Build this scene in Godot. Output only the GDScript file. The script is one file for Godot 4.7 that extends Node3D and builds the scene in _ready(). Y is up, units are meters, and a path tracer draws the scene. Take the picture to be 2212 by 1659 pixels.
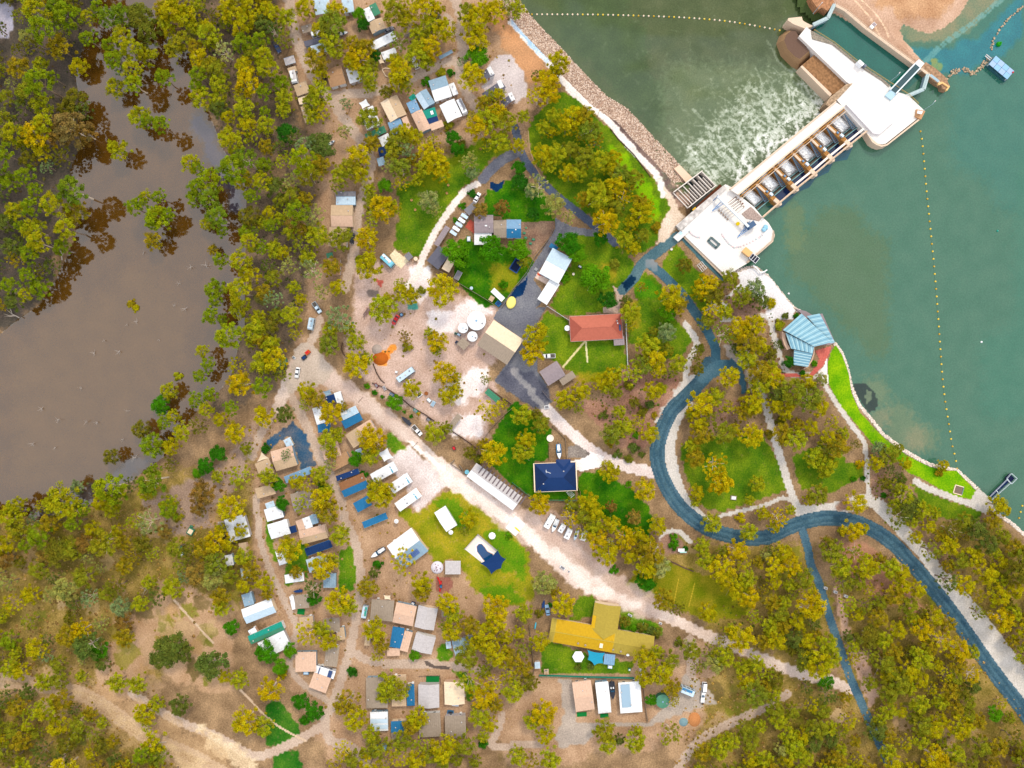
extends Node3D
# A riverside holiday park beside a weir, seen straight down from 285 m. One map unit is S metres; the map is 2212 by 1659 units.

const S := 0.19
const H := 285.0
const U0 := -200.0
const V0 := -200.0
const US := 2612.0
const VS := 2059.0
const TW := 2048
const TH := 1614
const K := 1.3
const Y_DOWN := -4.0
const Y_UP := -1.2
const Y_LAG := -1.2

var rng := RandomNumberGenerator.new()
var taken := {}
var mats := {}
var meshes := {}
var grey_tex := {}
var ground_bytes := PackedByteArray()
var n1 := PackedByteArray()
var n2 := PackedByteArray()
var n3 := PackedByteArray()
var n4 := PackedByteArray()
var ground_mat: StandardMaterial3D
var landmarks: Array = []
var roofs: Array = []
var blocked: Array = []
var sheet_level := 0.0


class MB:
	var v := PackedVector3Array()
	var n := PackedVector3Array()
	var c := PackedColorArray()
	var t := PackedVector2Array()
	var col := Color.WHITE
	var use_uv := false

	func tri(a: Vector3, b: Vector3, d: Vector3, out: Vector3) -> void:
		var nn := (d - a).cross(b - a)
		if nn.length_squared() < 1e-14:
			return
		nn = nn.normalized()
		if nn.dot(out) < 0.0:
			v.append(a); v.append(d); v.append(b)
			nn = -nn
		else:
			v.append(a); v.append(b); v.append(d)
		for i in 3:
			n.append(nn)
			c.append(col)

	func quad(a: Vector3, b: Vector3, d: Vector3, e: Vector3, out: Vector3) -> void:
		tri(a, b, d, out)
		tri(a, d, e, out)

	func face(p: Array, out: Vector3) -> void:
		for i in range(1, p.size() - 1):
			tri(p[0], p[i], p[i + 1], out)

	func hexa(p: Array) -> void:  # eight corners: four below (in ring order), four above
		var m := Vector3.ZERO
		for q in p:
			m += q
		m /= 8.0
		var faces := [[0, 1, 2, 3], [4, 5, 6, 7], [0, 1, 5, 4], [1, 2, 6, 5], [2, 3, 7, 6], [3, 0, 4, 7]]
		for f in faces:
			var mid: Vector3 = (p[f[0]] + p[f[1]] + p[f[2]] + p[f[3]]) / 4.0
			quad(p[f[0]], p[f[1]], p[f[2]], p[f[3]], mid - m)

	func box(at: Vector3, size: Vector3, b: Basis = Basis()) -> void:
		var h := size / 2.0
		var p := []
		for y in [-1.0, 1.0]:
			for q in [Vector2(-1, -1), Vector2(1, -1), Vector2(1, 1), Vector2(-1, 1)]:
				p.append(at + b * Vector3(q.x * h.x, y * h.y, q.y * h.z))
		hexa(p)

	func bar(a: Vector3, b: Vector3, w: float, h: float) -> void:
		var d := b - a
		var l := d.length()
		if l < 0.001:
			return
		var x := d / l
		var up := Vector3.UP if absf(x.y) < 0.95 else Vector3.RIGHT
		var z := x.cross(up).normalized()
		var y := z.cross(x).normalized()
		box((a + b) / 2.0, Vector3(l, h, w), Basis(x, y, z))

	func prism(poly: PackedVector2Array, y0: float, y1: float) -> void:  # poly in metres on the ground plane
		var idx := Geometry2D.triangulate_polygon(poly)
		for i in range(0, idx.size(), 3):
			var a := poly[idx[i]]
			var b := poly[idx[i + 1]]
			var d := poly[idx[i + 2]]
			tri(Vector3(a.x, y1, a.y), Vector3(b.x, y1, b.y), Vector3(d.x, y1, d.y), Vector3.UP)
			tri(Vector3(a.x, y0, a.y), Vector3(b.x, y0, b.y), Vector3(d.x, y0, d.y), Vector3.DOWN)
		var sg := -1.0 if Geometry2D.is_polygon_clockwise(poly) else 1.0
		for i in poly.size():
			var a := poly[i]
			var b := poly[(i + 1) % poly.size()]
			var e := b - a
			quad(Vector3(a.x, y0, a.y), Vector3(b.x, y0, b.y), Vector3(b.x, y1, b.y), Vector3(a.x, y1, a.y), Vector3(e.y, 0, -e.x) * sg)

	func tube(a: Vector3, b: Vector3, r0: float, r1: float, k := 6, caps := true) -> void:
		var d := (b - a).normalized()
		var up := Vector3.UP if absf(d.y) < 0.9 else Vector3.RIGHT
		var x := d.cross(up).normalized()
		var z := x.cross(d)
		var pa := []
		var pb := []
		for i in k:
			var an := TAU * i / k
			var o := x * cos(an) + z * sin(an)
			pa.append(a + o * r0)
			pb.append(b + o * r1)
		for i in k:
			var j := (i + 1) % k
			quad(pa[i], pa[j], pb[j], pb[i], (pa[i] + pa[j]) / 2.0 - a)
		if caps:
			face(pa, -d)
			face(pb, d)

	func lathe(at: Vector3, prof: Array, k := 16) -> void:  # prof: [radius, height] from the bottom up
		for s in range(prof.size() - 1):
			var p: Vector2 = prof[s]
			var q: Vector2 = prof[s + 1]
			for i in k:
				var a0 := TAU * i / k
				var a1 := TAU * (i + 1) / k
				var d0 := Vector3(cos(a0), 0, sin(a0))
				var d1 := Vector3(cos(a1), 0, sin(a1))
				var slope := Vector2(q.y - p.y, p.x - q.x)
				var out := (d0 + d1) * slope.x + Vector3.UP * slope.y * 2.0
				var y0 := Vector3.UP * p.y
				var y1 := Vector3.UP * q.y
				quad(at + d0 * p.x + y0, at + d1 * p.x + y0, at + d1 * q.x + y1, at + d0 * q.x + y1, out)

	func blob(at: Vector3, r: Vector3, rows := 5, k := 8) -> void:
		for i in rows:
			var t0 := PI * i / rows
			var t1 := PI * (i + 1) / rows
			for j in k:
				var a0 := TAU * j / k
				var a1 := TAU * (j + 1) / k
				var p := []
				for q in [[t0, a0], [t0, a1], [t1, a1], [t1, a0]]:
					p.append(at + Vector3(sin(q[0]) * cos(q[1]), cos(q[0]), sin(q[0]) * sin(q[1])) * r)
				var mid: Vector3 = (p[0] + p[1] + p[2] + p[3]) / 4.0
				quad(p[0], p[1], p[2], p[3], mid - at)

	func mesh() -> ArrayMesh:
		var a := []
		a.resize(Mesh.ARRAY_MAX)
		a[Mesh.ARRAY_VERTEX] = v
		a[Mesh.ARRAY_NORMAL] = n
		a[Mesh.ARRAY_COLOR] = c
		if use_uv:
			a[Mesh.ARRAY_TEX_UV] = t
		var m := ArrayMesh.new()
		if v.size():
			m.add_surface_from_arrays(Mesh.PRIMITIVE_TRIANGLES, a)
		return m


# ---------------------------------------------------------------- places, names, materials

func W(u: float, v: float, h := 0.0) -> Vector3:
	var k := S * (1.0 - h / H)
	return Vector3((u - 1106.0) * k, h, (v - 829.5) * k)


func Z(t: int, x: float, y: float) -> Vector2:  # a spot read off one of the sixteen map sheets, in map units
	return Vector2(float(t % 4) * 553.0 + x * 0.25, float(t / 4) * 414.75 + y * 0.25)


func ZW(t: int, x: float, y: float, h := 0.0) -> Vector3:
	var q := Z(t, x, y)
	return W(q.x, q.y, h)


func nums(s: String) -> PackedFloat64Array:
	return s.replace(",", " ").split_floats(" ", false)


func pts(s: String, h := 0.0) -> PackedVector2Array:  # "u,v u,v ..." in map units, moved to where height h puts them
	var f := nums(s)
	var p := PackedVector2Array()
	var k := 1.0 - h / H
	for i in range(0, f.size() - 1, 2):
		p.append(Vector2(1106.0 + (f[i] - 1106.0) * k, 829.5 + (f[i + 1] - 829.5) * k))
	return p


func zpts(t: int, s: String, h := 0.0) -> PackedVector2Array:
	var f := nums(s)
	var p := PackedVector2Array()
	var k := 1.0 - h / H
	for i in range(0, f.size() - 1, 2):
		var q := Z(t, f[i], f[i + 1])
		p.append(Vector2(1106.0 + (q.x - 1106.0) * k, 829.5 + (q.y - 829.5) * k))
	return p


func met(p: PackedVector2Array) -> PackedVector2Array:
	var o := PackedVector2Array()
	for q in p:
		o.append(Vector2((q.x - 1106.0) * S, (q.y - 829.5) * S))
	return o


func wide(line: PackedVector2Array, w: float) -> PackedVector2Array:
	var l := smooth_line(line)
	var r := Geometry2D.offset_polyline(l, w / 2.0, Geometry2D.JOIN_ROUND, Geometry2D.END_ROUND)
	var best := PackedVector2Array()
	for q in r:
		if q.size() > best.size() and not Geometry2D.is_polygon_clockwise(q):
			best = q
	if best.is_empty() and r.size():
		best = r[0]
	return best


func smooth_line(p: PackedVector2Array) -> PackedVector2Array:
	if p.size() < 3:
		return p
	var o := PackedVector2Array([p[0]])
	for i in range(1, p.size()):
		var a := p[maxi(i - 2, 0)]
		var b := p[i - 1]
		var c := p[i]
		var d := p[mini(i + 1, p.size() - 1)]
		var k := maxi(1, int(b.distance_to(c) / 12.0))
		for j in range(1, k + 1):
			o.append(b.cubic_interpolate(c, a, d, float(j) / k))
	return o


func numbered(called: String) -> String:
	var k: int = taken.get(called, 0)
	taken[called] = k + 1
	return called if k == 0 else "%s_%03d" % [called, k]


func put(o: Node3D, called: String, label: String, category: String, group := "", kind := "") -> Node3D:
	o.name = numbered(called)
	add_child(o)
	if label != "":
		o.set_meta("label", label)
	if category != "":
		o.set_meta("category", category)
	if group != "":
		o.set_meta("group", group)
	if kind != "":
		o.set_meta("kind", kind)
	return o


func thing(called: String, label: String, category: String, at := Vector3.ZERO, basis_ := Basis(), group := "") -> Node3D:
	var o := Node3D.new()
	o.transform = Transform3D(basis_, at)
	put(o, called, label, category, group)
	return o


func part(called: String, m: Mesh, mt: Material, parent: Node3D, at := Transform3D()) -> MeshInstance3D:
	var o := MeshInstance3D.new()
	var k := 0
	var nm := called
	while parent.has_node(NodePath(nm)):
		k += 1
		nm = "%s_%03d" % [called, k]
	o.name = nm
	o.mesh = m
	o.material_override = mt
	o.transform = at
	parent.add_child(o)
	return o


func solo(called: String, m: Mesh, mt: Material, label: String, category: String, at := Transform3D(), group := "", kind := "") -> MeshInstance3D:
	var o := MeshInstance3D.new()
	o.mesh = m
	o.material_override = mt
	o.transform = at
	put(o, called, label, category, group, kind)
	return o


func lin(r: float, g: float, b: float) -> Color:  # the colour a surface shows in full daylight here, as a base colour
	var c := Color(r / 255.0, g / 255.0, b / 255.0).srgb_to_linear()
	return Color(minf(c.r / K, 0.82), minf(c.g / K, 0.82), minf(c.b / K, 0.82))


func T(r: float, g: float, b: float) -> Color:
	return lin(r, g, b).linear_to_srgb()


var palette := {
	"wh": [246, 248, 252], "bw": [196, 218, 236], "gb": [150, 178, 200], "tan": [206, 178, 146], "pk": [226, 190, 166], "gt": [166, 150, 134], "br": [182, 142, 106],
	"gy": [132, 130, 138], "lg": [204, 198, 200], "tl": [30, 152, 134], "nv": [24, 58, 112], "bl": [40, 118, 168], "cr": [250, 226, 196], "rd": [196, 110, 90], "rd2": [170, 90, 74], "nv2": [18, 44, 88],  # the darker red and navy are painted shade for hip ends
	"ye": [208, 166, 24], "ol": [182, 160, 66], "dk": [56, 58, 68], "gn": [70, 140, 110], "sb": [120, 200, 225], "mv": [160, 146, 152], "rs": [150, 104, 70], "sl": [104, 104, 120],
	"lb": [130, 170, 205], "cy": [40, 160, 195], "or": [225, 105, 40], "red": [205, 40, 45], "con": [236, 228, 222], "brc": [186, 146, 104], "gs": [120, 130, 140], "yel": [240, 205, 60], "mar": [120, 40, 60], "vc": [150, 198, 216],
}


func C(k: String) -> Color:
	var a: Array = palette[k]
	return T(a[0], a[1], a[2])


func grey(called: String, freq: float, lo: float, hi: float, oct: int, stretch := 1.0) -> ImageTexture:
	if grey_tex.has(called):
		return grey_tex[called]
	var f := FastNoiseLite.new()
	f.seed = called.hash() % 1000
	f.frequency = freq
	f.fractal_octaves = oct
	f.noise_type = FastNoiseLite.TYPE_SIMPLEX_SMOOTH
	var im := f.get_seamless_image(256, 256)
	im.convert(Image.FORMAT_L8)
	var d := im.get_data()
	for i in d.size():
		d[i] = int(255.0 * lerpf(lo, hi, d[i] / 255.0))
	var tx := ImageTexture.create_from_image(Image.create_from_data(256, 256, false, Image.FORMAT_L8, d))
	grey_tex[called] = tx
	return tx


func mat(c: Color, rough := 0.7, tex := "", scale := 0.12, metal := 0.0) -> StandardMaterial3D:
	var key := "%s %s %s %s %s" % [c.to_html(), rough, tex, scale, metal]
	if mats.has(key):
		return mats[key]
	var m := StandardMaterial3D.new()
	m.albedo_color = c
	m.roughness = rough
	m.metallic = metal
	m.metallic_specular = 0.5 if rough < 0.5 else 0.25
	m.cull_mode = BaseMaterial3D.CULL_DISABLED
	if tex == "roof":
		m.albedo_texture = grey("roof", 0.03, 0.9, 1.0, 5)
	elif tex == "rough":
		m.albedo_texture = grey("rough", 0.05, 0.66, 1.0, 5)
	elif tex == "fine":
		m.albedo_texture = grey("fine", 0.1, 0.88, 1.0, 4)
	if tex != "":
		m.uv1_triplanar = true
		m.uv1_world_triplanar = true
		m.uv1_scale = Vector3.ONE * scale
	mats[key] = m
	return m


func cm(k: String, rough := 0.6, tex := "") -> StandardMaterial3D:
	return mat(C(k), rough, tex)


func unit_box() -> Mesh:
	if not meshes.has("box"):
		var b := MB.new()
		b.box(Vector3.ZERO, Vector3.ONE)
		meshes["box"] = b.mesh()
	return meshes["box"]


func boxat(called: String, parent: Node3D, at: Vector3, size: Vector3, mt: Material, b := Basis()) -> MeshInstance3D:
	return part(called, unit_box(), mt, parent, Transform3D(b.scaled_local(size), at))


func along(a: Vector3, b: Vector3) -> Basis:  # x axis from a to b, level
	var x := Vector3(b.x - a.x, 0, b.z - a.z).normalized()
	return Basis(x, Vector3.UP, x.cross(Vector3.UP))


func turned(deg: float) -> Basis:  # x axis towards an angle read clockwise from the right of the map
	var r := deg_to_rad(deg)
	var x := Vector3(cos(r), 0, sin(r))
	return Basis(x, Vector3.UP, x.cross(Vector3.UP))


func mark(p: Vector2, phrase: String) -> void:
	landmarks.append([p, phrase])


const ORD := ["first", "second", "third", "fourth", "fifth", "sixth", "seventh", "eighth", "ninth", "tenth", "eleventh", "twelfth", "thirteenth", "fourteenth", "fifteenth", "sixteenth", "seventeenth", "eighteenth", "nineteenth"]
const TENS := ["", "", "twentieth", "thirtieth", "fortieth", "fiftieth", "sixtieth"]
const TEN := ["", "", "twenty", "thirty", "forty", "fifty", "sixty"]


func ordinal(k: int) -> String:
	if k < 20:
		return ORD[k - 1]
	return TENS[k / 10] if k % 10 == 0 else TEN[k / 10] + "-" + ORD[k % 10 - 1]


# ---------------------------------------------------------------- the painted ground

func noise_bytes(freq: float, oct: int, seed_: int, ridged := false, cell := false) -> PackedByteArray:
	var f := FastNoiseLite.new()
	f.seed = seed_
	f.frequency = freq
	f.fractal_octaves = oct
	f.noise_type = FastNoiseLite.TYPE_SIMPLEX_SMOOTH
	if ridged:
		f.fractal_type = FastNoiseLite.FRACTAL_RIDGED
		f.domain_warp_enabled = true
		f.domain_warp_amplitude = 22.0
		f.domain_warp_frequency = 0.01
	var im := f.get_image(TW, TH, false, false, true)
	im.convert(Image.FORMAT_L8)
	return im.get_data()


func start_ground() -> void:
	n1 = noise_bytes(0.09, 3, 11)
	n2 = noise_bytes(0.022, 5, 23)
	n3 = noise_bytes(0.32, 2, 5)
	n4 = noise_bytes(0.02, 5, 71, true)
	ground_bytes.resize(TW * TH * 3)


func bytes_of(c: Color) -> Array:
	return [int(c.r * 255.0), int(c.g * 255.0), int(c.b * 255.0)]


func soft_mask(p: PackedVector2Array, x0: int, y0: int, w: int, h: int, fe: float) -> PackedByteArray:
	var lw := maxi(2, int(w / fe))
	var lh := maxi(2, int(h / fe))
	var im := Image.create(lw, lh, false, Image.FORMAT_L8)
	var sx := float(w) / lw
	var sy := float(h) / lh
	var k := TW / US
	var q := PackedVector2Array()
	for a in p:
		q.append(Vector2(((a.x - U0) * k - x0) / sx, ((a.y - V0) * k - y0) / sy))
	for r in lh:
		var yc := r + 0.5
		var xs := PackedFloat32Array()
		for i in q.size():
			var a := q[i]
			var b := q[(i + 1) % q.size()]
			if (a.y <= yc) != (b.y <= yc):
				xs.append(a.x + (yc - a.y) / (b.y - a.y) * (b.x - a.x))
		xs.sort()
		for i in range(0, xs.size() - 1, 2):
			var xa := clampi(roundi(xs[i]), 0, lw)
			var xb := clampi(roundi(xs[i + 1]), 0, lw)
			if xb > xa:
				im.fill_rect(Rect2i(xa, r, xb - xa, 1), Color.WHITE)
	im.resize(w, h, Image.INTERPOLATE_CUBIC if fe > 1.5 else Image.INTERPOLATE_BILINEAR)
	return im.get_data()


func paint(p: PackedVector2Array, ca: Color, cb: Color, fe := 2.0, rag := 0.5, op := 1.0, pattern := 0) -> void:
	if p.size() < 3:
		return
	var k := TW / US
	var lo := p[0]
	var hi := p[0]
	for a in p:
		lo = lo.min(a)
		hi = hi.max(a)
	var pad := int(fe * 1.5) + 3
	var x0 := clampi(int((lo.x - U0) * k) - pad, 0, TW - 2)
	var y0 := clampi(int((lo.y - V0) * k) - pad, 0, TH - 2)
	var w := clampi(int((hi.x - U0) * k) + pad, x0 + 2, TW) - x0
	var h := clampi(int((hi.y - V0) * k) + pad, y0 + 2, TH) - y0
	if w < 3 or h < 3:
		return
	var md := soft_mask(p, x0, y0, w, h, fe)
	var a3 := bytes_of(ca)
	var b3 := bytes_of(cb)
	var ar: int = a3[0]
	var ag: int = a3[1]
	var ab: int = a3[2]
	var dr: int = b3[0] - ar
	var dg: int = b3[1] - ag
	var db: int = b3[2] - ab
	var rg := int(rag * 256.0)
	var opi := int(op * 256.0)
	var lo_cut := 100 if fe < 2.5 else 50
	var span := 255 - 2 * lo_cut
	for y in h:
		var i := y * w
		var g := (y0 + y) * TW + x0
		for x in w:
			var m := md[i]
			if m > 4:
				var al := clampi((m + (((n1[g] - 128) * rg) >> 8) - lo_cut) * 255 / span, 0, 255)
				if pattern == 1:
					al = (al * clampi((n4[g] - 150) * 4, 0, 255) >> 8) * clampi(n1[g] * 3 - 260, 0, 255) >> 8
				elif pattern == 2:
					al = (al * clampi((n4[g] - 180) * 4, 0, 255) >> 8) * clampi(n1[g] * 3 - 260, 0, 255) >> 8
				elif pattern == 3:
					al = al * clampi((n1[g] * 2 + n4[g] * 2 + n3[g] - 600) * 5 / 4, 0, 255) >> 8
				if al > 0:
					al = al * opi >> 8
					var nn := (n2[g] * 5 + n3[g] * 3) >> 3
					nn = clampi((nn - 128) * 7 / 4 + 128, 0, 255)
					var j := g * 3
					var r0 := ground_bytes[j]
					var g0 := ground_bytes[j + 1]
					var b0 := ground_bytes[j + 2]
					ground_bytes[j] = r0 + ((ar + (dr * nn >> 8) - r0) * al >> 8)
					ground_bytes[j + 1] = g0 + ((ag + (dg * nn >> 8) - g0) * al >> 8)
					ground_bytes[j + 2] = b0 + ((ab + (db * nn >> 8) - b0) * al >> 8)
			i += 1
			g += 1


func finish_ground() -> void:
	for g in TW * TH:
		var f := 232 + (n3[g] * 42 >> 8)
		var j := g * 3
		ground_bytes[j] = mini(255, ground_bytes[j] * f >> 8)
		ground_bytes[j + 1] = mini(255, ground_bytes[j + 1] * f >> 8)
		ground_bytes[j + 2] = mini(255, ground_bytes[j + 2] * f >> 8)
	var tx := ImageTexture.create_from_image(Image.create_from_data(TW, TH, false, Image.FORMAT_RGB8, ground_bytes))
	ground_mat.albedo_texture = tx


func uv_of(x: float, z: float) -> Vector2:
	return Vector2((x / S + 1106.0 - U0) / US, (z / S + 829.5 - V0) / VS)


func ragged(p: PackedVector2Array, amp: float) -> PackedVector2Array:
	var o := PackedVector2Array()
	for i in p.size():
		var a := p[i]
		var b := p[(i + 1) % p.size()]
		var k := maxi(1, int(a.distance_to(b) / 9.0))
		for j in k:
			var q := a.lerp(b, float(j) / k)
			o.append(q + Vector2(rng.randf_range(-amp, amp), rng.randf_range(-amp, amp)))
	return o


func sheet_mesh(p: PackedVector2Array, y: float) -> ArrayMesh:
	var b := MB.new()
	b.use_uv = true
	var q := met(p)
	var idx := Geometry2D.triangulate_polygon(q)
	for i in range(0, idx.size(), 3):
		var a := q[idx[i]]
		var c := q[idx[i + 1]]
		var d := q[idx[i + 2]]
		var before := b.v.size()
		b.tri(Vector3(a.x, y, a.y), Vector3(c.x, y, c.y), Vector3(d.x, y, d.y), Vector3.UP)
		for j in range(before, b.v.size()):
			b.t.append(uv_of(b.v[j].x, b.v[j].z))
	return b.mesh()


func surf(called: String, label: String, p: PackedVector2Array, ca: Color, cb: Color, fe := 2.0, rag := 0.5, op := 1.0) -> void:
	paint(p, ca, cb, fe, rag, op)
	sheet_level += 0.0015
	var q := ragged(p, 0.7)
	if Geometry2D.triangulate_polygon(met(q)).is_empty():
		q = p
	var m := sheet_mesh(q, sheet_level)
	if m.get_surface_count():
		solo(called, m, ground_mat, label, "", Transform3D(), "", "structure")


func _ready() -> void:
	# camera, sky, sun, exposure
	var cam := Camera3D.new()
	cam.name = "camera"
	cam.position = Vector3(0, H, 0)
	cam.rotation_degrees = Vector3(-90, 0, 0)
	cam.fov = rad_to_deg(2.0 * atan(829.5 * S / H))
	cam.near = 1.0
	cam.far = 6000.0
	add_child(cam)
	cam.current = true
	var sky := ProceduralSkyMaterial.new()
	sky.sky_top_color = Color(0.87, 0.88, 0.9)
	sky.sky_horizon_color = Color(0.9, 0.9, 0.9)
	sky.sky_curve = 0.2
	sky.ground_bottom_color = Color(0.4, 0.38, 0.34)
	sky.ground_horizon_color = Color(0.7, 0.7, 0.7)
	var env := Environment.new()
	env.background_mode = Environment.BG_SKY
	env.sky = Sky.new()
	env.sky.sky_material = sky
	env.background_energy_multiplier = 1.06
	env.tonemap_mode = Environment.TONE_MAPPER_LINEAR
	env.tonemap_exposure = 1.85
	env.sdfgi_enabled = true
	env.ssao_enabled = true
	env.ssil_enabled = true
	var we := WorldEnvironment.new()
	we.name = "environment"
	we.environment = env
	add_child(we)
	var sun := DirectionalLight3D.new()
	sun.name = "sun"
	sun.rotation_degrees = Vector3(-50, 160, 0)
	sun.light_color = Color(1.0, 0.95, 0.86)
	sun.light_energy = 0.42
	sun.light_angular_distance = 12.0
	sun.shadow_enabled = true
	add_child(sun)
	# setting
	rng.seed = 20240
	ground_mat = StandardMaterial3D.new()
	ground_mat.roughness = 0.95
	ground_mat.metallic_specular = 0.1
	ground_mat.cull_mode = BaseMaterial3D.CULL_DISABLED
	var t0 := Time.get_ticks_msec()
	outlines()
	start_ground()
	flat_areas()
	print("painted ", Time.get_ticks_msec() - t0)
	terrain()
	print("terrain ", Time.get_ticks_msec() - t0)
	waters()
	weir()
	# things
	cabins()
	yard_things()
	camp_things()
	jetty()
	buoys()
	dead_wood()
	mast()
	trees()
	print("all ", Time.get_ticks_msec() - t0)


# ---------------------------------------------------------------- water, terrain and everything flat

var lagoon := PackedVector2Array()
var river := PackedVector2Array()
var tailwater := PackedVector2Array()
var sandbank := PackedVector2Array()


func outlines() -> void:
	lagoon = pts("330,-60 345,60 412,112 418,200 450,240 482,325 533,390 532,480 528,570 528,705 515,747 497,815 470,850 434,876 395,930 355,985 325,1008 275,1045 210,1085 130,1112 100,1130 40,1110 -60,1120 -300,1120 -300,760 0,722 37,692 85,660 125,595 157,527 170,472 160,420 152,370 175,310 175,225 160,150 200,60 230,-60 230,-300 330,-300", Y_LAG)
	var a := pts("1090,-300 1100,-60 1126,10 1156,47 1216,110 1266,165 1311,210 1356,237 1401,287 1456,345 1496,382", Y_DOWN)
	a.append_array(pts("1500,440 1478,505", 0.0))
	a.append_array(pts("1568,594 1590,583 1630,575 1659,595 1684,627 1716,665 1751,680 1790,720 1804,740 1821,765 1834,802 1839,830 1856,872 1879,900 1909,937 1959,975 2009,1002 2069,1015 2096,1040 2134,1075 2149,1105 2184,1127 2212,1152 2300,1215 2450,1330 2800,1500", Y_UP))
	a.append_array(PackedVector2Array([Vector2(2800, -300)]))
	river = a
	tailwater = pts("1000,-600 1900,-600 1900,-200 1830,-20 1796,18 1775,40 1757,70 1790,130 1826,205 1858,270 1632,458 1480,500 1400,560 1000,560")
	sandbank = pts("1690,-200 1754,0 1790,26 1815,36 1905,92 1945,120 1990,152 2000,140 1975,112 1952,86 1944,66 1950,52 1985,68 2010,72 2040,60 2068,38 2088,8 2100,-40 2110,-200", Y_UP)


func signed(p: Vector2, poly: PackedVector2Array) -> float:
	var best := 1e12
	var k := poly.size()
	var b := poly[k - 1]
	for i in k:
		var a := poly[i]
		var ab := a - b
		var t := clampf((p - b).dot(ab) / maxf(ab.length_squared(), 0.001), 0.0, 1.0)
		best = minf(best, p.distance_squared_to(b + ab * t))
		b = a
	var d := sqrt(best)
	return -d if Geometry2D.is_point_in_polygon(p, poly) else d


func bank(d: float, level: float, out: float) -> float:
	if d >= out:
		return 0.0
	if d >= 0.0:
		var t := 1.0 - d / out
		return level * t * (1.6 - 0.6 * t)
	return level - minf(4.0, -d * 0.09)


func land_height(p: Vector2) -> float:
	var h := 0.0
	if p.x < 640.0:
		h = bank(signed(p, lagoon), Y_LAG, 12.0)
	if p.x > 1000.0:
		var low := Geometry2D.is_point_in_polygon(p, tailwater) or p.x < 1480.0
		h = minf(h, bank(signed(p, river), Y_DOWN if low else Y_UP, 46.0 if low and p.y < 400.0 else 9.0))
	return h


func terrain() -> void:
	var st := 10.0
	var nu := int(US / st) + 1
	var nv := int(VS / st) + 1
	var hs := PackedFloat32Array()
	hs.resize(nu * nv)
	for j in nv:
		for i in nu:
			hs[j * nu + i] = land_height(Vector2(U0 + i * st, V0 + j * st))
	var vs := PackedVector3Array()
	var ns := PackedVector3Array()
	var ts := PackedVector2Array()
	var ix := PackedInt32Array()
	for j in nv:
		for i in nu:
			var h := hs[j * nu + i]
			var hx := hs[j * nu + mini(i + 1, nu - 1)] - hs[j * nu + maxi(i - 1, 0)]
			var hz := hs[mini(j + 1, nv - 1) * nu + i] - hs[maxi(j - 1, 0) * nu + i]
			var x := (U0 + i * st - 1106.0) * S
			var z := (V0 + j * st - 829.5) * S
			vs.append(Vector3(x, h, z))
			ns.append(Vector3(-hx, 2.0 * st * S, -hz).normalized())
			ts.append(uv_of(x, z))
	for j in nv - 1:
		for i in nu - 1:
			var a := j * nu + i
			ix.append_array(PackedInt32Array([a, a + 1, a + nu + 1, a, a + nu + 1, a + nu]))
	var arr := []
	arr.resize(Mesh.ARRAY_MAX)
	arr[Mesh.ARRAY_VERTEX] = vs
	arr[Mesh.ARRAY_NORMAL] = ns
	arr[Mesh.ARRAY_TEX_UV] = ts
	arr[Mesh.ARRAY_INDEX] = ix
	var m := ArrayMesh.new()
	m.add_surface_from_arrays(Mesh.PRIMITIVE_TRIANGLES, arr)
	solo("ground", m, ground_mat, "brown earth, dry grass and leaf litter under everything", "", Transform3D(), "", "structure")
	var b := MB.new()
	var x0 := (U0 - 1106.0) * S
	var x1 := (U0 + US - 1106.0) * S
	var z0 := (V0 - 829.5) * S
	var z1 := (V0 + VS - 829.5) * S
	var far := 2500.0
	for r in [[-far, x0, -far, far], [x0, x1, z1, far], [x0, 0.0, -far, z0]]:
		b.quad(Vector3(r[0], 0, r[2]), Vector3(r[1], 0, r[2]), Vector3(r[1], 0, r[3]), Vector3(r[0], 0, r[3]), Vector3.UP)
	b.quad(Vector3(x1, 0, 110), Vector3(far, 0, 900), Vector3(far, 0, far), Vector3(x1, 0, far), Vector3.UP)
	solo("ground", b.mesh(), mat(T(140, 118, 72), 0.95, "rough", 0.02), "far flat brown bushland beyond the park", "", Transform3D(), "", "structure")
	# the sand spit beyond the lock, mounded and running under the water
	var sb := MB.new()
	sb.use_uv = true
	var c := 6.0
	var uu := 1680.0
	while uu < 2140.0:
		var vv := -190.0
		while vv < 190.0:
			var q := [Vector2(uu, vv), Vector2(uu + c, vv), Vector2(uu + c, vv + c), Vector2(uu, vv + c)]
			var p := []
			var any := false
			for e in q:
				var d := -signed(e, sandbank)
				if d > -25.0:
					any = true
				p.append(Vector3((e.x - 1106.0) * S, clampf(Y_UP + d * 0.05, -2.8, 0.35 + 0.25 * sin(e.x * 0.05) * sin(e.y * 0.07)), (e.y - 829.5) * S))
			if any:
				sb.quad(p[0], p[1], p[2], p[3], Vector3.UP)
				for k in range(sb.t.size(), sb.v.size()):
					sb.t.append(uv_of(sb.v[k].x, sb.v[k].z))
			vv += c
		uu += c
	solo("sandbank", sb.mesh(), ground_mat, "bare tan sand spit beside the lock with wheel marks on it", "", Transform3D(), "", "structure")


func water_material(rough: float, spec: float) -> StandardMaterial3D:
	var m := StandardMaterial3D.new()
	m.roughness = rough
	m.metallic_specular = spec
	m.cull_mode = BaseMaterial3D.CULL_DISABLED
	return m


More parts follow.
